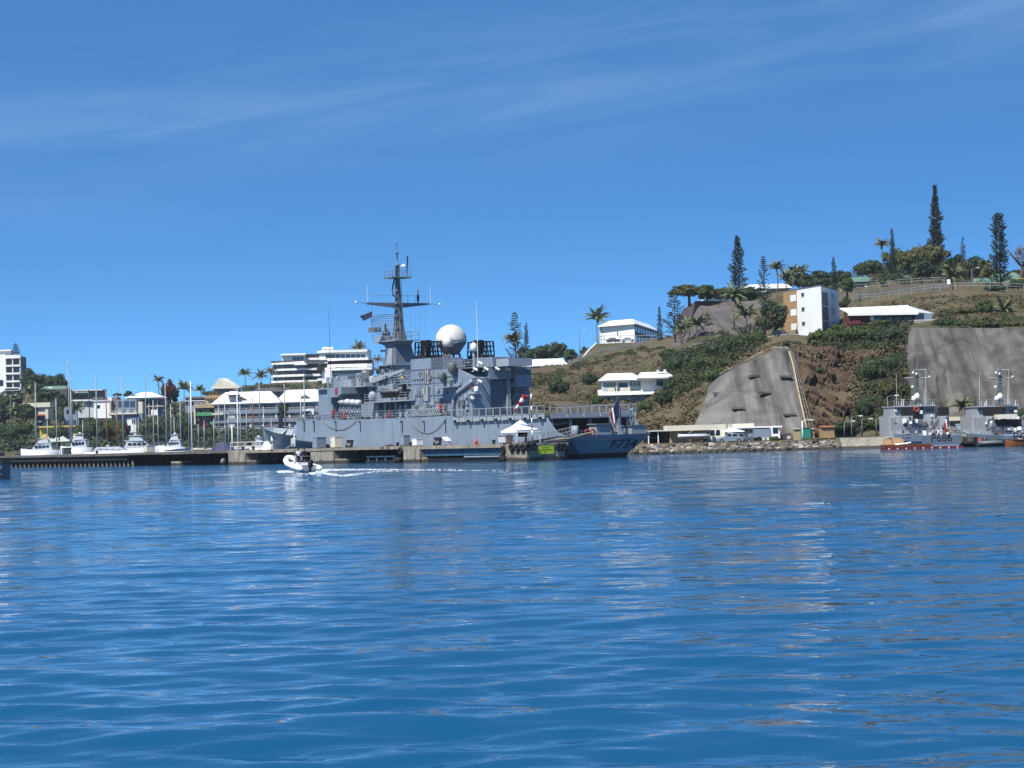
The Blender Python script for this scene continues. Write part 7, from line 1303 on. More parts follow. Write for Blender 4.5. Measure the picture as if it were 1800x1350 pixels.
    for i in range(46):
        px, py = r2.choice(((r2.uniform(1572, 1643), r2.uniform(716, 744)), (r2.uniform(1603, 1653), r2.uniform(739, 760)), (r2.uniform(1588, 1602), r2.uniform(733, 756)))); Y = 315.9 if py < 738 else (305.9 if px > 1603 else 302.9); q = V(px, py, Y); s_ = r2.uniform(.08, .3); MB().box(q.x-s_, q.x+s_, q.y-r2.uniform(.1, .4), q.y, q.z-s_*r2.uniform(.6, 1.6), q.z+s_).build('wall_fitting', M(r2.choice(('chrome_grey', 'patrol_grey', 'black', 'deck_grey', 'white'))), t)
    for i in range(16):
        px = r2.uniform(1574, 1642); a, c = V(px, 714, 317), V(px+r2.uniform(-2, 2), r2.uniform(700, 711), 317); MB().tube(a, c, .06, .04, 4).build('roof_fitting', M(r2.choice(('chrome_grey', 'white', 'black'))), t)
    rails(t, [V(1572, 714, 316), V(1643, 714, 316)], .9, 3, .025, 'roof_rail', 'patrol_grey', 1.1)
    for i in range(9): z_ = m0.z+(mt_.z-m0.z)*(.05+.065*i); MB().tube((m0.x-.7, m0.y-.3, z_), (m0.x+.7, m0.y-.3, z_+.5), .03, n=4).build('mast_brace', M('chrome_grey'), ms)
    if second:
        vb('awning', 1607, 1642, 728, 736, 301, 5, 'cream'); vb('dark_opening', 1606, 1650, 737, 757, 302.5, .2, 'black')
        for i in range(10): vb('rail_light', 1606+i*3, 1607.2+i*3, 711, 714, 303, .1, 'black')
    return t
patrol(0, 'P686', 'grey patrol boat with its number in black on the blue-grey stern'); patrol(146, 'P688', 'right hand patrol boat with a cream awning, cut by the picture edge', 289.0, True)
# floating fender platform in red
fp = thing('red_barge', 'low red work barge with yellow machinery beside the first patrol boat', 'barge', P(1619, 790, 288)); a = P(1549, 788, 288)-fp.location; c = P(1622, 788, 288)-fp.location; e_ = P(1691, 788, 288)-fp.location
MB().box(a.x, e_.x, -1.2, .6, -.6-fp.location.z, .26-fp.location.z).build('float', M('antifoul_red'), fp); MB().box(a.x+.3, c.x+1, -1.0, 2.6, .26-fp.location.z, .62-fp.location.z).build('deck', M('rust'), fp)
for k in range(9): x = a.x+.8+k*(e_.x-a.x-1.6)/8; MB().box(x-.08, x+.08, -1.24, -1.2, .06-fp.location.z, .18-fp.location.z).build('white_mark', M('white'), fp)
for k, (px, w, h) in enumerate(((1561, 1.0, .7), (1569, .6, .5), (1576, 1.1, .85), (1584, .7, .7))): x = P(px, 780, 288).x-fp.location.x; z = .62-fp.location.z; MB().loft([[(x-w/2, -.2, z), (x+w/2, -.2, z), (x+w/2, .9, z), (x-w/2, .9, z)], [(x-w/2.4, 0, z+h), (x+w/2.4, 0, z+h), (x+w/2.4, .7, z+h), (x-w/2.4, .7, z+h)]]).build('machine', M('tan' if k != 1 else 'rust'), fp)
MB().path([P(1573, 782, 287.6)-fp.location, P(1592, 780, 287.6)-fp.location, P(1601, 778, 287.6)-fp.location], .14, 6).build('hose', M('white'), fp)
q = P(1596, 776, 289)-fp.location
for k in range(7): MB().torus((q.x, q.y, -.6+k*.42), .22, .09, 'Z', 12, 6).build('fender_stack', M('boot_black'), fp)
def dinghy(px, py, Y, label, m, L=4.6, rz=0.0):
    p = P(px, py, Y); t = thing('dinghy', label, 'boat', (p.x, p.y, 0), rz); h = L/2
    MB().path([(-h, .8, .5), (h*.4, .85, .5), (h*.85, .4, .65), (h, 0, .75), (h*.85, -.4, .65), (h*.4, -.85, .5), (-h, -.8, .5)], .25, 8).build('tube', M(m), t, True); MB().loft([[(x, w, .4), (x, 0, -.1), (x, -w, .4)] for x, w in ((-h, .7), (h*.3, .75), (h*.8, .3))], True, False).build('hull', M(m), t); MB().box(-.3, .4, -.35, .35, .4, 1.3).build('console', M('chrome_grey'), t); MB().box(-h-.3, -h+.1, -.2, .2, .3, 1.25).build('outboard_motor', M('black'), t); MB().path([(-h*.6, .7, .6), (-h*.6, .6, 1.9), (-h*.6, -.6, 1.9), (-h*.6, -.7, .6)], .05, 5).build('arch', M('steel'), t); return t
dinghy(1708, 784, 296, 'black inflatable dinghy between the two patrol boats', 'rubber', 4.2, .4); dinghy(1728, 783, 299, 'dark dinghy with a red float left of the second patrol boat', 'boot_black', 4.6, .2); dinghy(1745, 784, 292, 'grey inflatable tied under the second patrol boat', 'chrome_grey', 4.2, .1)
o_ = MB().ball((0, 0, 0), .42, 12, 8).build('mooring_buoy', M('red'), None, True, P(1722, 776, 297)); tag(o_, 'red round buoy between the two patrol boats', 'buoy')
ob = thing('launch', 'orange varnished launch at the right edge of the water', 'boat', P(1803, 787, 286), .1); MB().loft([[(x, w, .95+.15*abs(x)/3), (x, w*.8, .2), (x, 0, -.3), (x, -w*.8, .2), (x, -w, .95+.15*abs(x)/3)] for x, w in ((-2.6, .1), (-1.6, .8), (0, 1.1), (2.6, 1.0))], True, False).build('hull', M('orange_wood'), ob, True); MB().box(-1.4, 2.4, -.9, .9, .85, .95).build('deck', M('wood'), ob); MB().path([(-2.6, 0, 1.1), (-1.6, -.85, 1.05), (0, -1.12, .98), (2.6, -1.02, 1.0)], .09, 5).build('rubbing_strake', M('black'), ob)
for k in range(5): MB().box(-.9+k*.6, -.6+k*.6, -.4, .3, .95, 1.2+.15*(k % 2)).build('gear', M(('cream', 'rust', 'white', 'chrome_grey', 'orange')[k]), ob)
b = Bld('quay_building', 'small white flat-roofed quay hut behind the palm between patrol boats', 'building', 1700, 755, 330); b.box('wall', 1668, 1745, 739, 772, 'beige', 0, 5); b.box('roof', 1665, 1730, 732, 739, 'cream', -.8, 5.5); b.box('roof', 1730, 1760, 735, 740, 'terracotta', -.5, 5.5); b.win(1671, 1682, 743, 748, 'glass', -.02, 'white')
palm(1692, 699, 762, 'palm on the quay between the two patrol boats', 44, 325, .02, 20)
# ================================================================ hill houses
class Plan:
    """walls over a plan polygon given as (pixel column, distance)"""
    def __init__(s, name, label, cat, corners, py_base, py_top, group=None):
        s.c = [P(px, py_base, Y) for px, Y in corners]; s.o = s.c[0].copy(); zb = min(q.z for q in s.c); s.o.z = zb; s.t = thing(name, label, cat, s.o, 0, group); px, Y = corners[0 if len(corners) < 3 else 1]; s.h = P(px, py_top, Y).z-zb; s.p = [Vector((q.x-s.o.x, q.y-s.o.y, 0)) for q in s.c]
    def walls(s, m, z0=-3.0, z1=None, name='wall'): z1 = s.h if z1 is None else z1; return MB().loft([[p+Vector((0, 0, z0)) for p in s.p], [p+Vector((0, 0, z1)) for p in s.p]]).build(name, M(m), s.t)
    def nrm(s, i): a, b_ = s.p[i], s.p[(i+1) % len(s.p)]; d = (b_-a).normalized(); return a, b_, d, Vector((d.y, -d.x, 0))
    def panel(s, i, u0, u1, z0, z1, m, out=.03, name='window', parent=None, dep=.06):
        a, b_, d, n = s.nrm(i); p, q = a.lerp(b_, u0)+n*out, a.lerp(b_, u1)+n*out; return MB().prism([p+Vector((0, 0, z0)), q+Vector((0, 0, z0)), q+Vector((0, 0, z1)), p+Vector((0, 0, z1))], -n*dep).build(name, M(m), parent or s.t)
    def framed(s, i, u0, u1, z0, z1, m='glass', fm='white'):
        w = s.panel(i, u0, u1, z0, z1, m, .02); du = (u1-u0)*.1; dz = (z1-z0)*.1; s.panel(i, u0-du, u1+du, z1, z1+dz, fm, .06, 'lintel', w); s.panel(i, u0-du, u1+du, z0-dz, z0, fm, .08, 'sill', w); return w
    def slab(s, m, z0, z1, over, name='roof'): c = sum(s.p, Vector())/len(s.p); pts = [c+(p-c)*(1+over/max((p-c).length, .1)) for p in s.p]; return MB().loft([[p+Vector((0, 0, z0)) for p in pts], [p+Vector((0, 0, z1)) for p in pts]]).build(name, M(m), s.t)
    def hip(s, m, z0, z1, over, inset=.5, name='roof'):
        c = sum(s.p, Vector())/len(s.p); pts = [c+(p-c)*(1+over/max((p-c).length, .1)) for p in s.p]; e = (s.p[1]-s.p[0]).length < (s.p[2]-s.p[1]).length
        r0, r1 = ((pts[0]+pts[1])/2, (pts[2]+pts[3])/2) if e else ((pts[1]+pts[2])/2, (pts[3]+pts[0])/2); r0, r1 = r0.lerp(r1, inset*.35), r1.lerp(r0, inset*.35); Z = Vector((0, 0, z1)); v = [p+Vector((0, 0, z0)) for p in pts]+[r0+Z, r1+Z]
        f = [(0, 1, 4), (1, 2, 5, 4), (2, 3, 5), (3, 0, 4, 5), (3, 2, 1, 0)] if e else [(1, 2, 4), (2, 3, 5, 4), (3, 0, 5), (0, 1, 4, 5), (3, 2, 1, 0)]; MB().prism([p+Vector((0, 0, z0-.28)) for p in pts], (0, 0, .27)).build('fascia', M(m), s.t); c2 = [c+(p-c)*.62 for p in pts]; return MB().loft([[p+Vector((0, 0, z0)) for p in pts], [p+Vector((0, 0, z1)) for p in c2]]).build(name, M(m), s.t)
# apartment block on the bluff
ap = Plan('apartment_block', 'white four-storey apartment block with tan stair bays on the bluff', 'building', [(1380, 446), (1446, 430), (1477, 447), (1412, 466)], 602, 500.5); ap.walls('white', -3, ap.h-.25); ap.slab('chrome_grey', ap.h-.25, ap.h, .06, 'roof_edge')
tanw = ap.panel(0, 0, .36, -2.5, ap.h-.3, 'tan', .10, 'stair_bay', None, .12)
for k in range(4):
    z = ap.h-1.0-k*2.78; 
    if k < 3: ap.panel(0, .20, .35, z-1.35, z-.1, 'white', .16, 'stair_opening'); ap.framed(0, .48, .555, z-.65, z+.0, 'glass', 'pale_grey')
    ap.panel(1, .05, .36, z-2.78 if k < 3 else -2, z-.2, 'stone_grey' if k < 3 else 'tan', .05, 'recess_panel'); ap.framed(1, .12, .26, z-1.2, z-.3, 'glass', 'tan'); ap.framed(1, .55, .78, z-1.3, z-.1, 'pale_grey', 'white')
for u in (.50, .62): ap.framed(0, u, u+.07, .6, 1.4, 'glass', 'white')
ap.panel(0, .22, .36, -.5, 1.0, 'terracotta', .14, 'entrance')
# white house on the ridge with a deep eave
wh = Plan('ridge_house', 'two-storey white house with a wide white hip roof on the ridge', 'house', [(1055, 706), (1116, 694), (1158, 752), (1098, 766)], 602, 568.5); wh.walls('white', -2, wh.h); wh.hip('white', wh.h, wh.h+2.0, 1.6)
for k in range(9): u = .04+k*.105; wh.framed(1, u, u+.055, 3.4, 4.9, 'glass', 'pale_grey'); wh.framed(1, u, u+.055, .6, 2.0, 'glass', 'pale_grey')
wh.panel(1, 0, .99, 0, wh.h-.1, 'stone_grey', .015, 'painted_shade_sheet', None, .03); wh.panel(0, .22, .40, 0, 1.6, 'pale_grey', .03, 'garage_door'); wh.panel(0, .0, .06, 0, wh.h, 'cream', .12, 'corner_pier')  # grey sheet over the right wall: its shade put into the colour
MB().cbox(wh.p[0].lerp(wh.p[1], .5)+Vector((0, -.4, 3.4)), (.12, .5, 1.2)).build('wall_lamp', M('chrome_grey'), wh.t)
# retaining ramp below it
mb = MB(); q = [P(1046, 606, 690), P(1150, 604, 690), P(1100, 622, 640), P(1018, 640, 620)]; q0 = q[0].copy(); rw = thing('retaining_slope', 'grey concrete retaining slope below the ridge house', 'retaining wall', q0); MB().prism([v-q0 for v in q], (0, 2, -1.5)).build('facing', cm3, rw); MB().path([P(1048, 604, 689)-q0, P(1036, 615, 660)-q0, P(1016, 640, 618)-q0], .3, 6).build('coping', M('white'), rw)
def fence_line(label, pts, h, m='light_grey', name='railing', cat='railing', gap=2.6, rails_n=2, r=.05):
    P0 = P(*pts[0]); t = thing(name, label, cat, P0); pw = [P(*p)-P0 for p in pts]; pm = None; ends = []
    for a, b_ in zip(pw, pw[1:]):
        k = max(1, int((b_-a).length/gap)); 
        for i in range(k): ends.append(a.lerp(b_, i/k))
    ends.append(pw[-1]); pm = MB().tube((0, 0, -.4), (0, 0, h), r*1.2, n=5).mesh('post', M(m))
    for e in ends[:110]: put('post', pm, t, e)
    for j in range(rails_n): MB().path([e+Vector((0, 0, h*(j+1)/rails_n)) for e in ends], r, 4).build('rail', M(m), t)
    return t
fence_line('white railing climbing the road edge left of the ridge house', [(925, 658, 560), (950, 651, 575), (985, 645, 590), (1018, 638, 610)], 1.3); fence_line('white railing along the lower road below the ridge house', [(1018, 640, 612), (1060, 624, 630), (1110, 612, 650), (1160, 603, 680), (1215, 600, 690)], 1.5, gap=2.2, r=.07); fence_line('white railing round the parking terrace of the ridge house', [(1046, 604, 689), (1062, 602, 684), (1118, 602, 682), (1172, 601, 684), (1222, 600, 690)], 2.0, gap=4, r=.09)
fence_line('pale guard rail following the upper hill road', [(1500, 528, 488), (1545, 525, 482), (1580, 520, 476), (1625, 512, 468), (1680, 507, 464), (1740, 506, 462), (1800, 509, 462), (1900, 512, 462)], 1.1, gap=3.4, r=.045); fence_line('pale railing on the terrace beside the apartment block', [(1350, 602, 432), (1390, 597, 428), (1425, 601, 426)], 1.1, 'pale_grey', gap=1.6)
fence_line('railing on top of the stone retaining wall', [(1500, 510.5, 500), (1545, 505.5, 496), (1580, 500.5, 492), (1625, 497.5, 487), (1660, 496.5, 483)], 1.1, gap=2.4, r=.04)
mb = MB(); q = [(1498, 531, 499), (1545, 528, 495), (1580, 522, 491), (1625, 516, 486), (1662, 512, 482)]; t_ = [(1498, 511, 499), (1545, 506, 495), (1580, 501, 491), (1625, 498, 486), (1662, 497, 482)]; mb.loft([[P(*a), P(*b_), P(b_[0], b_[1], b_[2]+2), P(a[0], a[1], a[2]+2)] for a, b_ in zip(q, t_)]); tag(mb.build('retaining_wall', M('concrete_dark')), 'tall stained stone retaining wall above the hill road', 'retaining wall')
car(1078, 602, 690, 'grey hatchback parked left on the ridge house terrace', 'chrome_grey', .5); car(1104, 601.5, 690, 'white car parked in the middle of the ridge house terrace', 'white_gloss', .15); car(1174, 602, 694, 'pale blue car parked right on the ridge terrace', 'blue_grey', .1); car(956, 655, 580, 'red car on the road near the long white roof', 'red', .3, 3.8); car(1374, 598, 434, 'black off-road car parked beside the apartment block', 'black', -.9, 4.2, True); car(1288+22, 528, 604, 'grey car parked on top of the bare slope', 'chrome_grey', .1)
b = Bld('long_house', 'long low building with a bright white roof behind the hangar', 'building', 955, 660, 595); b.gable('roof', 903, 999, 644, 630, 'white', -3, 12, .10); b.box('wall', 908, 988, 644, 668, 'pale_grey', 0, 9); b.row(5, 926, 972, 646, 656, 'glass', -.02, .4, 'white'); b.box('garage', 947, 962, 645, 660, 'terracotta', -.3, 0)
# villa on the slope
v = Bld('hillside_villa', 'two-storey white villa with tiered white roofs on the dry slope', 'house', 1115, 712, 428)
v.box('upper_wall', 1058, 1126, 665, 690, 'white', 0, 9); v.box('right_wing', 1126, 1178, 664, 690, 'white', -1.2, 8); v.gable('roof', 1051, 1131, 668.5, 655, 'white', -2.2, 10, .22); v.gable('wing_roof', 1118, 1184, 664.5, 653, 'white', -3, 9, .16); v.box('roof_fascia', 1053, 1130, 668, 670.3, 'white', -2.1, -1.9); v.box('wing_fascia', 1120, 1183, 664, 666.5, 'white', -2.9, -2.7)
v.row(4, 1060, 1082, 673, 681, 'glass', -.02, .3, 'white'); v.row(3, 1106, 1126, 670, 679, 'glass', -.02, .25, 'white'); v.win(1087, 1103, 673, 681, 'glass', .02); v.win(1153, 1176, 668, 678, 'glass', -1.25, 'white'); v.box('balcony_slab', 1056, 1110, 688.5, 690.5, 'white', -1.8, 0); v.fence(1057, 1068, 682, 688.5, 'white', -1.7, 8)
for a, c in ((1068, 1080), (1089, 1107)): v.box('balcony_panel', a, c, 681.5, 688.5, 'cream', -1.75, -1.65)
x0, z0 = v.xz(1051, 696); x1, _ = v.xz(1150, 692); MB().prism([(x0, -2.6, z0), (x1, -2.6, z0), (x1, 0, z0+1.0), (x0, 0, z0+1.0)], (0, 0, .1)).build('porch_roof', M('white'), v.t)
v.box('lower_wall', 1058, 1140, 690, 718, 'white', .1, 8); v.row(4, 1059, 1080, 697.5, 704, 'glass', .05, .35, 'white'); v.row(4, 1106, 1136, 694, 701, 'glass', .05, .4, 'white'); v.box('lower_balcony', 1057, 1096, 704, 711, 'cream', -1.6, -1.4); v.fence(1057, 1105, 709, 716, 'white', -2, 20)
for k in range(4): x, z = v.xz(1157+k*6, 653.5-k*.4); MB().cbox((x, 1, z+.2), (.45, 1.1, .35)).build('solar_heater', M('black' if k % 2 else 'pale_grey'), v.t)
for px in (1058, 1083, 1105): v.box('column', px, px+1.2, 669, 712, 'white', -1.6, -1.45)
# long low villa on the second bluff
w = Bld('bluff_villa', 'long low villa with a grey sloping roof and white fascia on the bluff', 'house', 1565, 575, 428)
x0, zl = w.xz(1488, 552); x1, zr_ = w.xz(1611, 552); xa, zt_ = w.xz(1484, 540); xb, _ = w.xz(1607, 534); xe, ze = w.xz(1650, 549)
MB().add([(x0, -2, zl), (x1, -2, zr_+.2), (xb, 6, zr_+1.9), (xa, 6, zl+1.3), (xe, 3, zr_+.1)], [(0, 1, 2, 3), (1, 4, 2)]).build('roof', M('pale_grey'), w.t); MB().prism([(x0, -2.1, zl-.42), (x1, -2.1, zr_-.2), (x1, -2.1, zr_+.22), (x0, -2.1, zl+.02)], (0, .15, 0)).build('fascia', M('white'), w.t); MB().prism([(xa, 6, zl+1.25), (xb, 6, zr_+1.85), (xb, 6, zr_+2.05), (xa, 6, zl+1.5)], (0, .2, 0)).build('ridge_board', M('white'), w.t)
w.box('red_wall', 1490, 1530, 555, 580, 'rust', 0, 6); w.box('wall', 1530, 1607, 553, 580, 'black', .4, 6); w.box('pillar', 1529, 1536, 556, 564, 'white', -.6, .2); w.box('blue_room', 1608, 1638, 551, 574, 'blue_grey', -.4, 5); w.row(4, 1538, 1604, 557, 565, 'glass', .35, .3, 'chrome_grey'); w.fence(1595, 1640, 563, 567, 'white', -1.8, 12); w.box('plinth', 1595, 1640, 567, 576, 'stone_grey', -1.9, 4)
b = Bld('hilltop_house', 'pale hilltop house with a green sheet roof above the retaining wall', 'house', 1515, 508, 540); b.box('wall', 1484, 1560, 494, 520, 'beige', 0, 8); b.gable('roof', 1480, 1556, 495.5, 484, 'green_roof', -1.2, 11, .30); b.row(6, 1488, 1556, 499, 507, 'glass', -.02, .5, 'white'); b.box('terrace_wall', 1488, 1498, 508, 516, 'white', -3, 0)
b = Bld('hilltop_house', 'pale house with a long white gable left of the apartment block', 'house', 1350, 535, 610); b.box('wall', 1312, 1388, 507, 540, 'cream', 0, 10); b.gable('roof', 1308, 1392, 508, 497, 'pale_grey', -2, 12, .06); b.box('carport', 1314, 1342, 515, 532, 'black', -.3, 0); b.box('carport_roof', 1310, 1345, 512.5, 515, 'white', -3, 0); b.row(3, 1345, 1384, 513, 520, 'glass', -.02, .4, 'white')
b = Bld('hilltop_house', 'small white house half hidden behind trees on the bare slope', 'house', 1268, 528, 618); b.box('wall', 1235, 1300, 518, 532, 'white', 0, 6); b.box('roof', 1232, 1302, 516, 518.5, 'pale_grey', -1, 7); b.row(4, 1240, 1296, 521, 526, 'glass', -.02, .4)
b = Bld('hilltop_house', 'green-roofed house behind the stout pine at the right edge', 'house', 1755, 510, 520); b.box('wall', 1715, 1800, 496, 515, 'stone_grey', 0, 8); b.gable('roof', 1712, 1745, 499, 487, 'green_roof', -2, 9, .1); b.gable('roof', 1748, 1815, 496, 474, 'green_roof', 3, 16, .2); b.row(3, 1716, 1742, 500, 507, 'green_paint', -.02, .2); b.box('parasol', 1785, 1800, 490, 494, 'yellow', -2, 0); b.box('green_fence', 1668, 1715, 504, 510, 'green_paint', -3, -2.8)
b = Bld('hilltop_house', 'small pink-roofed house among trees on the far hilltop', 'house', 1742, 486, 560); b.box('wall', 1732, 1752, 478, 492, 'cream', 0, 6); b.gable('roof', 1730, 1754, 478.5, 473, 'terracotta', -1, 7, .2)
b = Bld('hilltop_house', 'dark roofed house glimpsed under the big hilltop trees', 'house', 1590, 498, 545); b.box('wall', 1575, 1610, 488, 505, 'stone_grey', 0, 6); b.gable('roof', 1572, 1612, 489, 483, 'green_roof', -1, 7, .2)
lamp_post(1709, 472, 506, 466, 'street lamp beside the upper hill road'); lamp_post(1019.5, 581, 636, 615, 'tall lamp post on the skyline left of the ridge house', 1, 'street_lamp', 'bow_blue'); lamp_post(1512, 505, 528, 480, 'wooden utility pole in front of the retaining wall', 1, 'utility_pole', 'trunk')
sgn = thing('road_sign', 'small white road sign on the upper hill road', 'sign', P(1668, 510, 464)); MB().tube((0, 0, 0), (0, 0, 1.6), .05, n=5).build('post', M('steel'), sgn); MB().box(-.35, .35, -.06, 0, 1.2, 2.2).build('plate', M('white'), sgn)
# ================================================================ hill vegetation
for a in ((1299, 412, 520, 'tall columnar pine left of the apartment block', 'column', 598, 0, 532, 1.15), (1344.5, 447, 530, 'open-branched pine in front of the white gabled house', 'open', 560, 1, 545, .8), (1467, 450, 512, 'dark cone pine behind the apartment block', 'cone', 560, 2, 525, 1.1), (1161, 537, 606, 'slim pine in front of the ridge house', 'cone', 640, 3, 608, .9), (1187, 500, 602, 'broad ragged pine left of the bare slope', 'open', 585, 2, 604, 1.1), (1244, 545, 602, 'small bushy pine before the bare slope', 'open', 560, 0, 604, 1.35), (907, 546, 640, 'tall ragged pine behind the frigate hangar', 'open', 640, 3, 648, .9), (926.5, 566, 618, 'dark cone pine beside the ragged pine', 'cone', 660, 1, 640, .9), (1571, 399, 505, 'dark tapering pine beside the hilltop palm', 'cone', 545, 0, 508, .75), (1648.5, 322, 425, 'tallest thin pine above the hilltop trees', 'thin', 575, 1, 500, 1.0), (1759, 371, 500, 'stout dark columnar pine at the right', 'stout', 500, 2, 508, 1.1), (1695, 413, 500, 'ragged pine with a tufted crown and bare neck', 'open', 545, 5, 502, .5)):
    px, yt, yb, lab, kd, Y, var, base, wd = a; pine(px, yt, yb, lab, kd, Y, var, base, wd)
for a in ((1051, 545, 604, 'palm left of the ridge house', 44, 720, 0), (905, 585, 648, 'palm under the ragged pine behind the hangar', 40, 625, .0), (1366, 459, 535, 'tallest palm left of the apartment block', 34, 575, .02), (1383, 476, 535, 'drooping palm just left of the apartment block', 34, 580, .0), (1395, 470, 530, 'palm whose crown shows above the apartment roof left', 30, 600, 0), (1408, 466, 530, 'palm whose crown shows above the apartment roof right', 34, 610, 0), (1291, 505, 572, 'palm standing high on the bare slope', 46, 520, .03), (1311, 536, 580, 'low bright palm beside the dark tree', 46, 490, 0), (1226, 556, 604, 'palm at the foot of the bare slope', 40, 545, .03), (1199, 570, 604, 'small pale palm left at the foot of the bare slope', 30, 550, .0), (1212, 562, 604, 'palm between two others below the bare slope', 34, 552, -.04), (1551, 419, 480, 'tall palm left of the tapering pine', 32, 555, .03), (1675, 470, 508, 'low spreading palm by the upper road', 44, 470, 0), (1766, 530, 566, 'bushy palm on the slope at the right edge', 50, 425, 0), (1731, 455, 490, 'thin palm left of the stout pine', 26, 550, .05)): palm(a[0], a[1], a[2], a[3], a[4], a[5], a[6])
for a in ((1212, 534, 92, 42, 'wide umbrella tree with grey limbs on the skyline', 'umbrella', 'leaf_olive', 598, .25), (1243, 535, 50, 38, 'bright green round tree on the bare slope top', 'round', 'leaf_mid', 594, .2), (1266, 532, 66, 34, 'olive umbrella tree right of the bright green tree', 'umbrella', 'leaf_olive', 602, .2), (1288, 534, 72, 34, 'dark umbrella tree below the columnar pine', 'umbrella', 'leaf_dark', 600, .15), (1318, 532, 54, 32, 'dark tree at the foot of the columnar pine', 'round', 'leaf_dark', 596, .2), (1362, 598, 58, 84, 'tall dense dark tree left of the apartment block', 'tall', 'leaf_dark', 437, .12), (1345, 598, 40, 60, 'grey twiggy tree left of the dark apartment tree', 'tall', 'leaf_olive', 441, .15), (1425, 512, 50, 34, 'dark trees behind the apartment roof', 'round', 'leaf_dark', 590, .1), (1450, 512, 40, 28, 'dark round tree behind the apartment right corner', 'round', 'leaf_dark', 585, .1), (1490, 524, 30, 40, 'leafy tree beside the apartment right wall', 'round', 'leaf_mid', 500, .2), (1486, 560, 24, 50, 'bushy tree right of the apartment block', 'tall', 'leaf_mid', 440, .1),
          (1515, 492, 40, 34, 'dark round tree left on the hilltop', 'round', 'leaf_dark', 575, .15), (1540, 490, 46, 36, 'dark green tree under the hilltop palm', 'round', 'leaf_dark', 570, .15), (1538, 500, 44, 22, 'brownish dry tree over the green roof', 'sparse', 'leaf_dry', 535, .2), (1553, 504, 22, 28, 'bright lime green small tree over the retaining wall', 'round', 'leaf_mid', 520, .1), (1600, 502, 52, 72, 'big spreading olive tree in the hilltop grove', 'round', 'leaf_olive', 560, .25), (1622, 504, 52, 58, 'dense dark tree in the middle of the hilltop grove', 'round', 'leaf_dark', 540, .15), (1645, 504, 62, 88, 'large umbrella tree crowning the hilltop grove', 'umbrella', 'leaf_olive', 562, .45), (1665, 504, 46, 56, 'dark tree right in the hilltop grove', 'round', 'leaf_dark', 545, .15), (1695, 506, 40, 60, 'reddish brown dry tree around the bare-necked pine', 'tall', 'leaf_dry', 550, .1), (1714, 504, 44, 62, 'dark rounded tree left of the stout pine', 'round', 'leaf_dark', 556, .15), (1737, 506, 40, 40, 'small tree left of the stout pine base', 'round', 'leaf_olive', 530, .15), (1797, 500, 40, 80, 'leafless pinkish tree at the right edge', 'sparse', 'twig_grey', 520, .3), (1790, 508, 44, 26, 'green hedge at the right edge of the upper road', 'bush', 'leaf_dark', 480, 0), (1748, 511, 56, 12, 'clipped dark hedge below the stout pine', 'bush', 'leaf_dark', 468, 0), (1575, 498, 30, 24, 'dark shrub under the tapering pine', 'bush', 'leaf_dark', 540, 0),
          (925, 648, 44, 44, 'dark tree right of the palm behind the hangar', 'round', 'leaf_dark', 650, .1), (950, 646, 44, 46, 'dense dark tree behind the long white roof', 'round', 'leaf_dark', 655, .1), (978, 644, 46, 50, 'tallest round tree behind the long white roof', 'round', 'leaf_dark', 660, .15), (1003, 642, 34, 32, 'lighter green tree at the right end of the white roof', 'round', 'leaf_mid', 650, .1), (1032, 634, 30, 28, 'small dark tree right of the skyline lamp', 'round', 'leaf_dark', 680, .1), (893, 648, 30, 24, 'dark tree touching the frigate hangar roof', 'round', 'leaf_dark', 640, .1),
          (1405, 508, 66, 34, 'dark tree band above the apartment roof left', 'round', 'leaf_dark', 615, .05), (1440, 508, 64, 36, 'dark tree band above the apartment roof right', 'round', 'leaf_dark', 618, .05), (1482, 506, 56, 36, 'dark tree band between the cone pine and green roof', 'round', 'leaf_dark', 600, .05), (1528, 494, 60, 44, 'broad dark tree on the skyline left of the hilltop palm', 'round', 'leaf_dark', 600, .1), (1580, 504, 66, 78, 'broad shady tree right of the tapering pine', 'round', 'leaf_mid', 575, .15), (1625, 508, 76, 84, 'broad olive tree under the tallest thin pine', 'round', 'leaf_olive', 585, .2), (1678, 506, 66, 66, 'broad dark tree right of the tallest pine', 'round', 'leaf_dark', 580, .1), (1720, 508, 60, 68, 'broad dark tree by the stout pine', 'round', 'leaf_dark', 590, .1), (1745, 505, 50, 36, 'shade tree behind the green-roofed house', 'round', 'leaf_mid', 575, .1), (1790, 505, 60, 34, 'dark tree band at the right skyline edge', 'round', 'leaf_dark', 580, .1), (1730, 562, 40, 40, 'young tree on the slope above the right cliff', 'round', 'leaf_mid', 425, .2), (1700, 560, 50, 24, 'spreading shrub with pale limbs above the cliff', 'umbrella', 'leaf_olive', 415, .3)):
    px, py, w_, h_, lab, kd, m, Y, th = a; tree(px, py, w_, h_, lab, kd, m, Y, 'broadleaf_tree' if kd != 'bush' else 'shrub', None, 'trunk', th, 'tree' if kd != 'bush' else 'shrub')
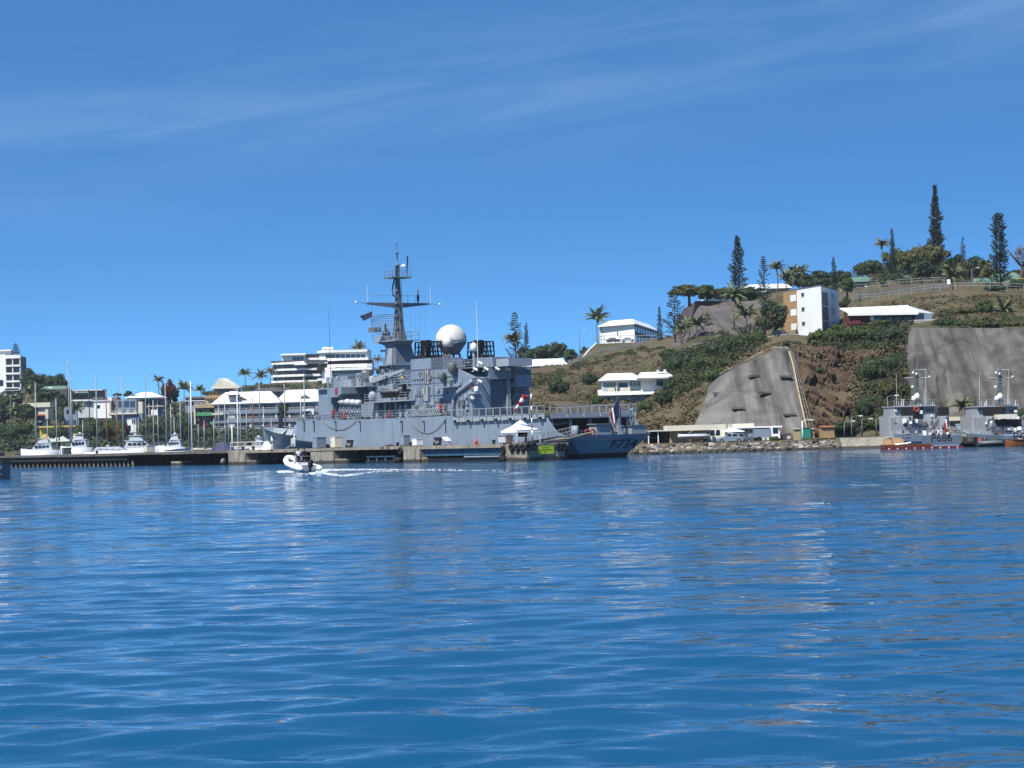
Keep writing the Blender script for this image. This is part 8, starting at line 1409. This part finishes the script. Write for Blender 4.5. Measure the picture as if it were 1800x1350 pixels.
SH = [(984, 692, 52, 36, 'large dark oval bush on the dry slope below the white roof', 'leaf_dark'), (1036, 676, 34, 28, 'dark round bush left of the villa', 'leaf_dark'), (955, 724, 44, 22, 'olive bush low on the slope behind the wind sock', 'leaf_olive'), (1050, 712, 26, 24, 'green bush touching the villa left corner', 'leaf_mid'), (1135, 724, 34, 26, 'green bush under the villa', 'leaf_mid'), (1165, 712, 40, 34, 'dark bush right of the villa', 'leaf_dark'), (1182, 690, 50, 34, 'green bush above the villa right end', 'leaf_dark'), (1200, 655, 64, 44, 'broad green bush on the slope below the pines', 'leaf_dark'), (1180, 630, 44, 22, 'low green bush below the parking terrace', 'leaf_dark'), (1240, 650, 56, 38, 'green bush in the middle of the slope', 'leaf_mid'), (1252, 672, 50, 34, 'rounded olive bush above the concrete slope', 'leaf_mid'), (1262, 625, 58, 30, 'dark bush below the small bushy pine', 'leaf_dark'), (1295, 618, 56, 36, 'dense bush below the bright palm', 'leaf_dark'), (1325, 608, 50, 36, 'bush left of the apartment terrace', 'leaf_mid'), (1382, 610, 16, 14, 'little green bush at the top of the concrete slope', 'leaf_mid'), (1440, 606, 46, 38, 'pale green bush in front of the apartment block', 'leaf_mid'), (1478, 606, 56, 46, 'green bush right of the apartment foot', 'leaf_mid'), (1515, 600, 56, 36, 'green bush below the red villa wall', 'leaf_mid'), (1550, 604, 52, 36, 'dark green bush on the bluff below the villa', 'leaf_dark'), (1580, 600, 44, 36, 'dark bush at the corner of the right cliff', 'leaf_dark'), (1505, 574, 32, 14, 'pinkish flowering bush beside the red villa wall', 'leaf_pink'), (1574, 568, 22, 14, 'magenta bougainvillea in front of the bluff villa', 'leaf_pink'), (1548, 574, 60, 16, 'green hedge along the bluff villa', 'leaf_mid'), (1655, 574, 44, 18, 'dark bush right of the bluff villa', 'leaf_dark'), (1690, 574, 40, 14, 'low green bush on the right cliff edge', 'leaf_mid'), (1735, 576, 60, 16, 'brownish hedge along the right cliff edge', 'leaf_olive'), (1786, 576, 50, 18, 'hedge on the cliff edge at the right', 'leaf_olive'), (1440, 655, 18, 14, 'small bush clinging to the rock cliff', 'leaf_mid'), (1462, 664, 14, 11, 'tiny dark bush in the middle of the rock cliff', 'leaf_dark'), (1535, 668, 48, 50, 'dark shrubby patch high on the rock cliff', 'leaf_dark'), (1560, 700, 40, 50, 'olive shrub patch right on the rock cliff', 'leaf_olive'), (1520, 730, 40, 40, 'green shrub patch low on the rock cliff', 'leaf_dark'), (1545, 755, 50, 34, 'green bush at the foot of the rock cliff', 'leaf_mid'), (1482, 758, 44, 24, 'dark bush behind the beige shed', 'leaf_dark'), (1575, 650, 40, 36, 'dark bush beside the right cliff edge', 'leaf_dark'), (1570, 745, 36, 40, 'brown dry bush left of the first patrol boat', 'leaf_dry'), (1362, 776, 18, 12, 'green bush on the quay in front of the truck', 'leaf_mid'), (1420, 778, 26, 12, 'scrubby bush before the teal container', 'leaf_olive'), (1795, 750, 36, 40, 'green bush at the foot of the right cliff', 'leaf_mid')]
for q in SH: shrub(*q[:5], q[5], 321 if q[1] >= 770 else (max(D(q[0], q[1]), 338)-3.6 if 1425 < q[0] < 1600 and q[1] > 630 else None))
scrub('dry_scrub', 'brown dry grass and scrub covering the hill slopes', 'scrub', [([(925, 660), (1000, 650), (1060, 630), (1150, 615), (1180, 640), (1200, 690), (1240, 680), (1222, 745), (1160, 760), (960, 740), (925, 710)], 2600, .5), ([(1240, 668), (1330, 612), (1390, 600), (1420, 612), (1370, 610), (1330, 628), (1250, 668)], 500, .6), ([(1500, 540), (1640, 520), (1980, 520), (1980, 560), (1650, 556), (1600, 536)], 1300, .5), ([(1400, 610), (1590, 606), (1600, 760), (1520, 765), (1480, 660)], 700, .6, -2.4), ([(1100, 745), (1215, 745), (1215, 768), (1100, 768)], 250, .9)], 'leaf_dry', .20, 3)
scrub('green_scrub', 'low green scrub in patches over the hill slopes', 'scrub', [([(1165, 690), (1170, 630), (1250, 606), (1330, 590), (1350, 600), (1290, 640), (1245, 668), (1200, 700)], 2600, 1.4), ([(1425, 612), (1470, 580), (1600, 570), (1596, 612), (1500, 622)], 1300, 1.3), ([(1010, 640), (1150, 606), (1170, 612), (1050, 640), (1000, 652)], 320, .7), ([(1500, 640), (1590, 615), (1594, 762), (1490, 766), (1520, 690)], 1500, .9, -2.6), ([(925, 664), (985, 648), (1000, 660), (930, 690)], 160, .8), ([(1650, 566), (1800, 566), (1800, 577), (1650, 577)], 160, .6), ([(1500, 470), (1800, 480), (1960, 485), (1960, 512), (1800, 508), (1660, 500), (1500, 505)], 800, 1.3), ([(1650, 545), (1980, 548), (1980, 577), (1650, 574)], 420, .9), ([(1180, 604), (1330, 572), (1370, 592), (1330, 600)], 260, 1.0)], 'leaf_scrub', .22, 4)
scrub('town_greenery', 'garden greenery between the houses behind the marina', 'greenery', [([(-60, 690), (60, 688), (130, 700), (330, 715), (330, 792), (-60, 792)], 3200, 1.8), ([(330, 712), (480, 678), (660, 672), (760, 668), (760, 720), (600, 788), (330, 788)], 2400, 1.9), ([(760, 668), (900, 650), (925, 655), (925, 720), (760, 730)], 500, 1.5)], 'leaf_dark', .5, 9)
# ================================================================ the light sea haze
hm = bpy.data.meshes.new('haze'); hb = MB().box(-1400, 1400, -60, 1750, -4, 62); hm.from_pydata(hb.v, [], hb.f); ho = put('haze', hm); stuff(ho); tag(ho, 'thin pale sea haze over the whole harbour', 'haze')
m = bpy.data.materials.new('haze_air'); m.use_nodes = True; N, L = m.node_tree.nodes, m.node_tree.links; N.clear(); pv = N.new('ShaderNodeVolumePrincipled'); pv.inputs['Color'].default_value = (0.86, 0.93, 1.0, 1); pv.inputs['Density'].default_value = 0.00006; pv.inputs['Anisotropy'].default_value = 0.2; ou = N.new('ShaderNodeOutputMaterial'); L.new(pv.outputs[0], ou.inputs['Volume']); hm.materials.append(m)
try: m.cycles.homogeneous_volume = True
except Exception: pass
scene.render.engine = 'CYCLES'; cy = scene.cycles
cy.max_bounces = 6; cy.diffuse_bounces = 3; cy.glossy_bounces = 3; cy.transmission_bounces = 2; cy.volume_bounces = 0; cy.transparent_max_bounces = 4
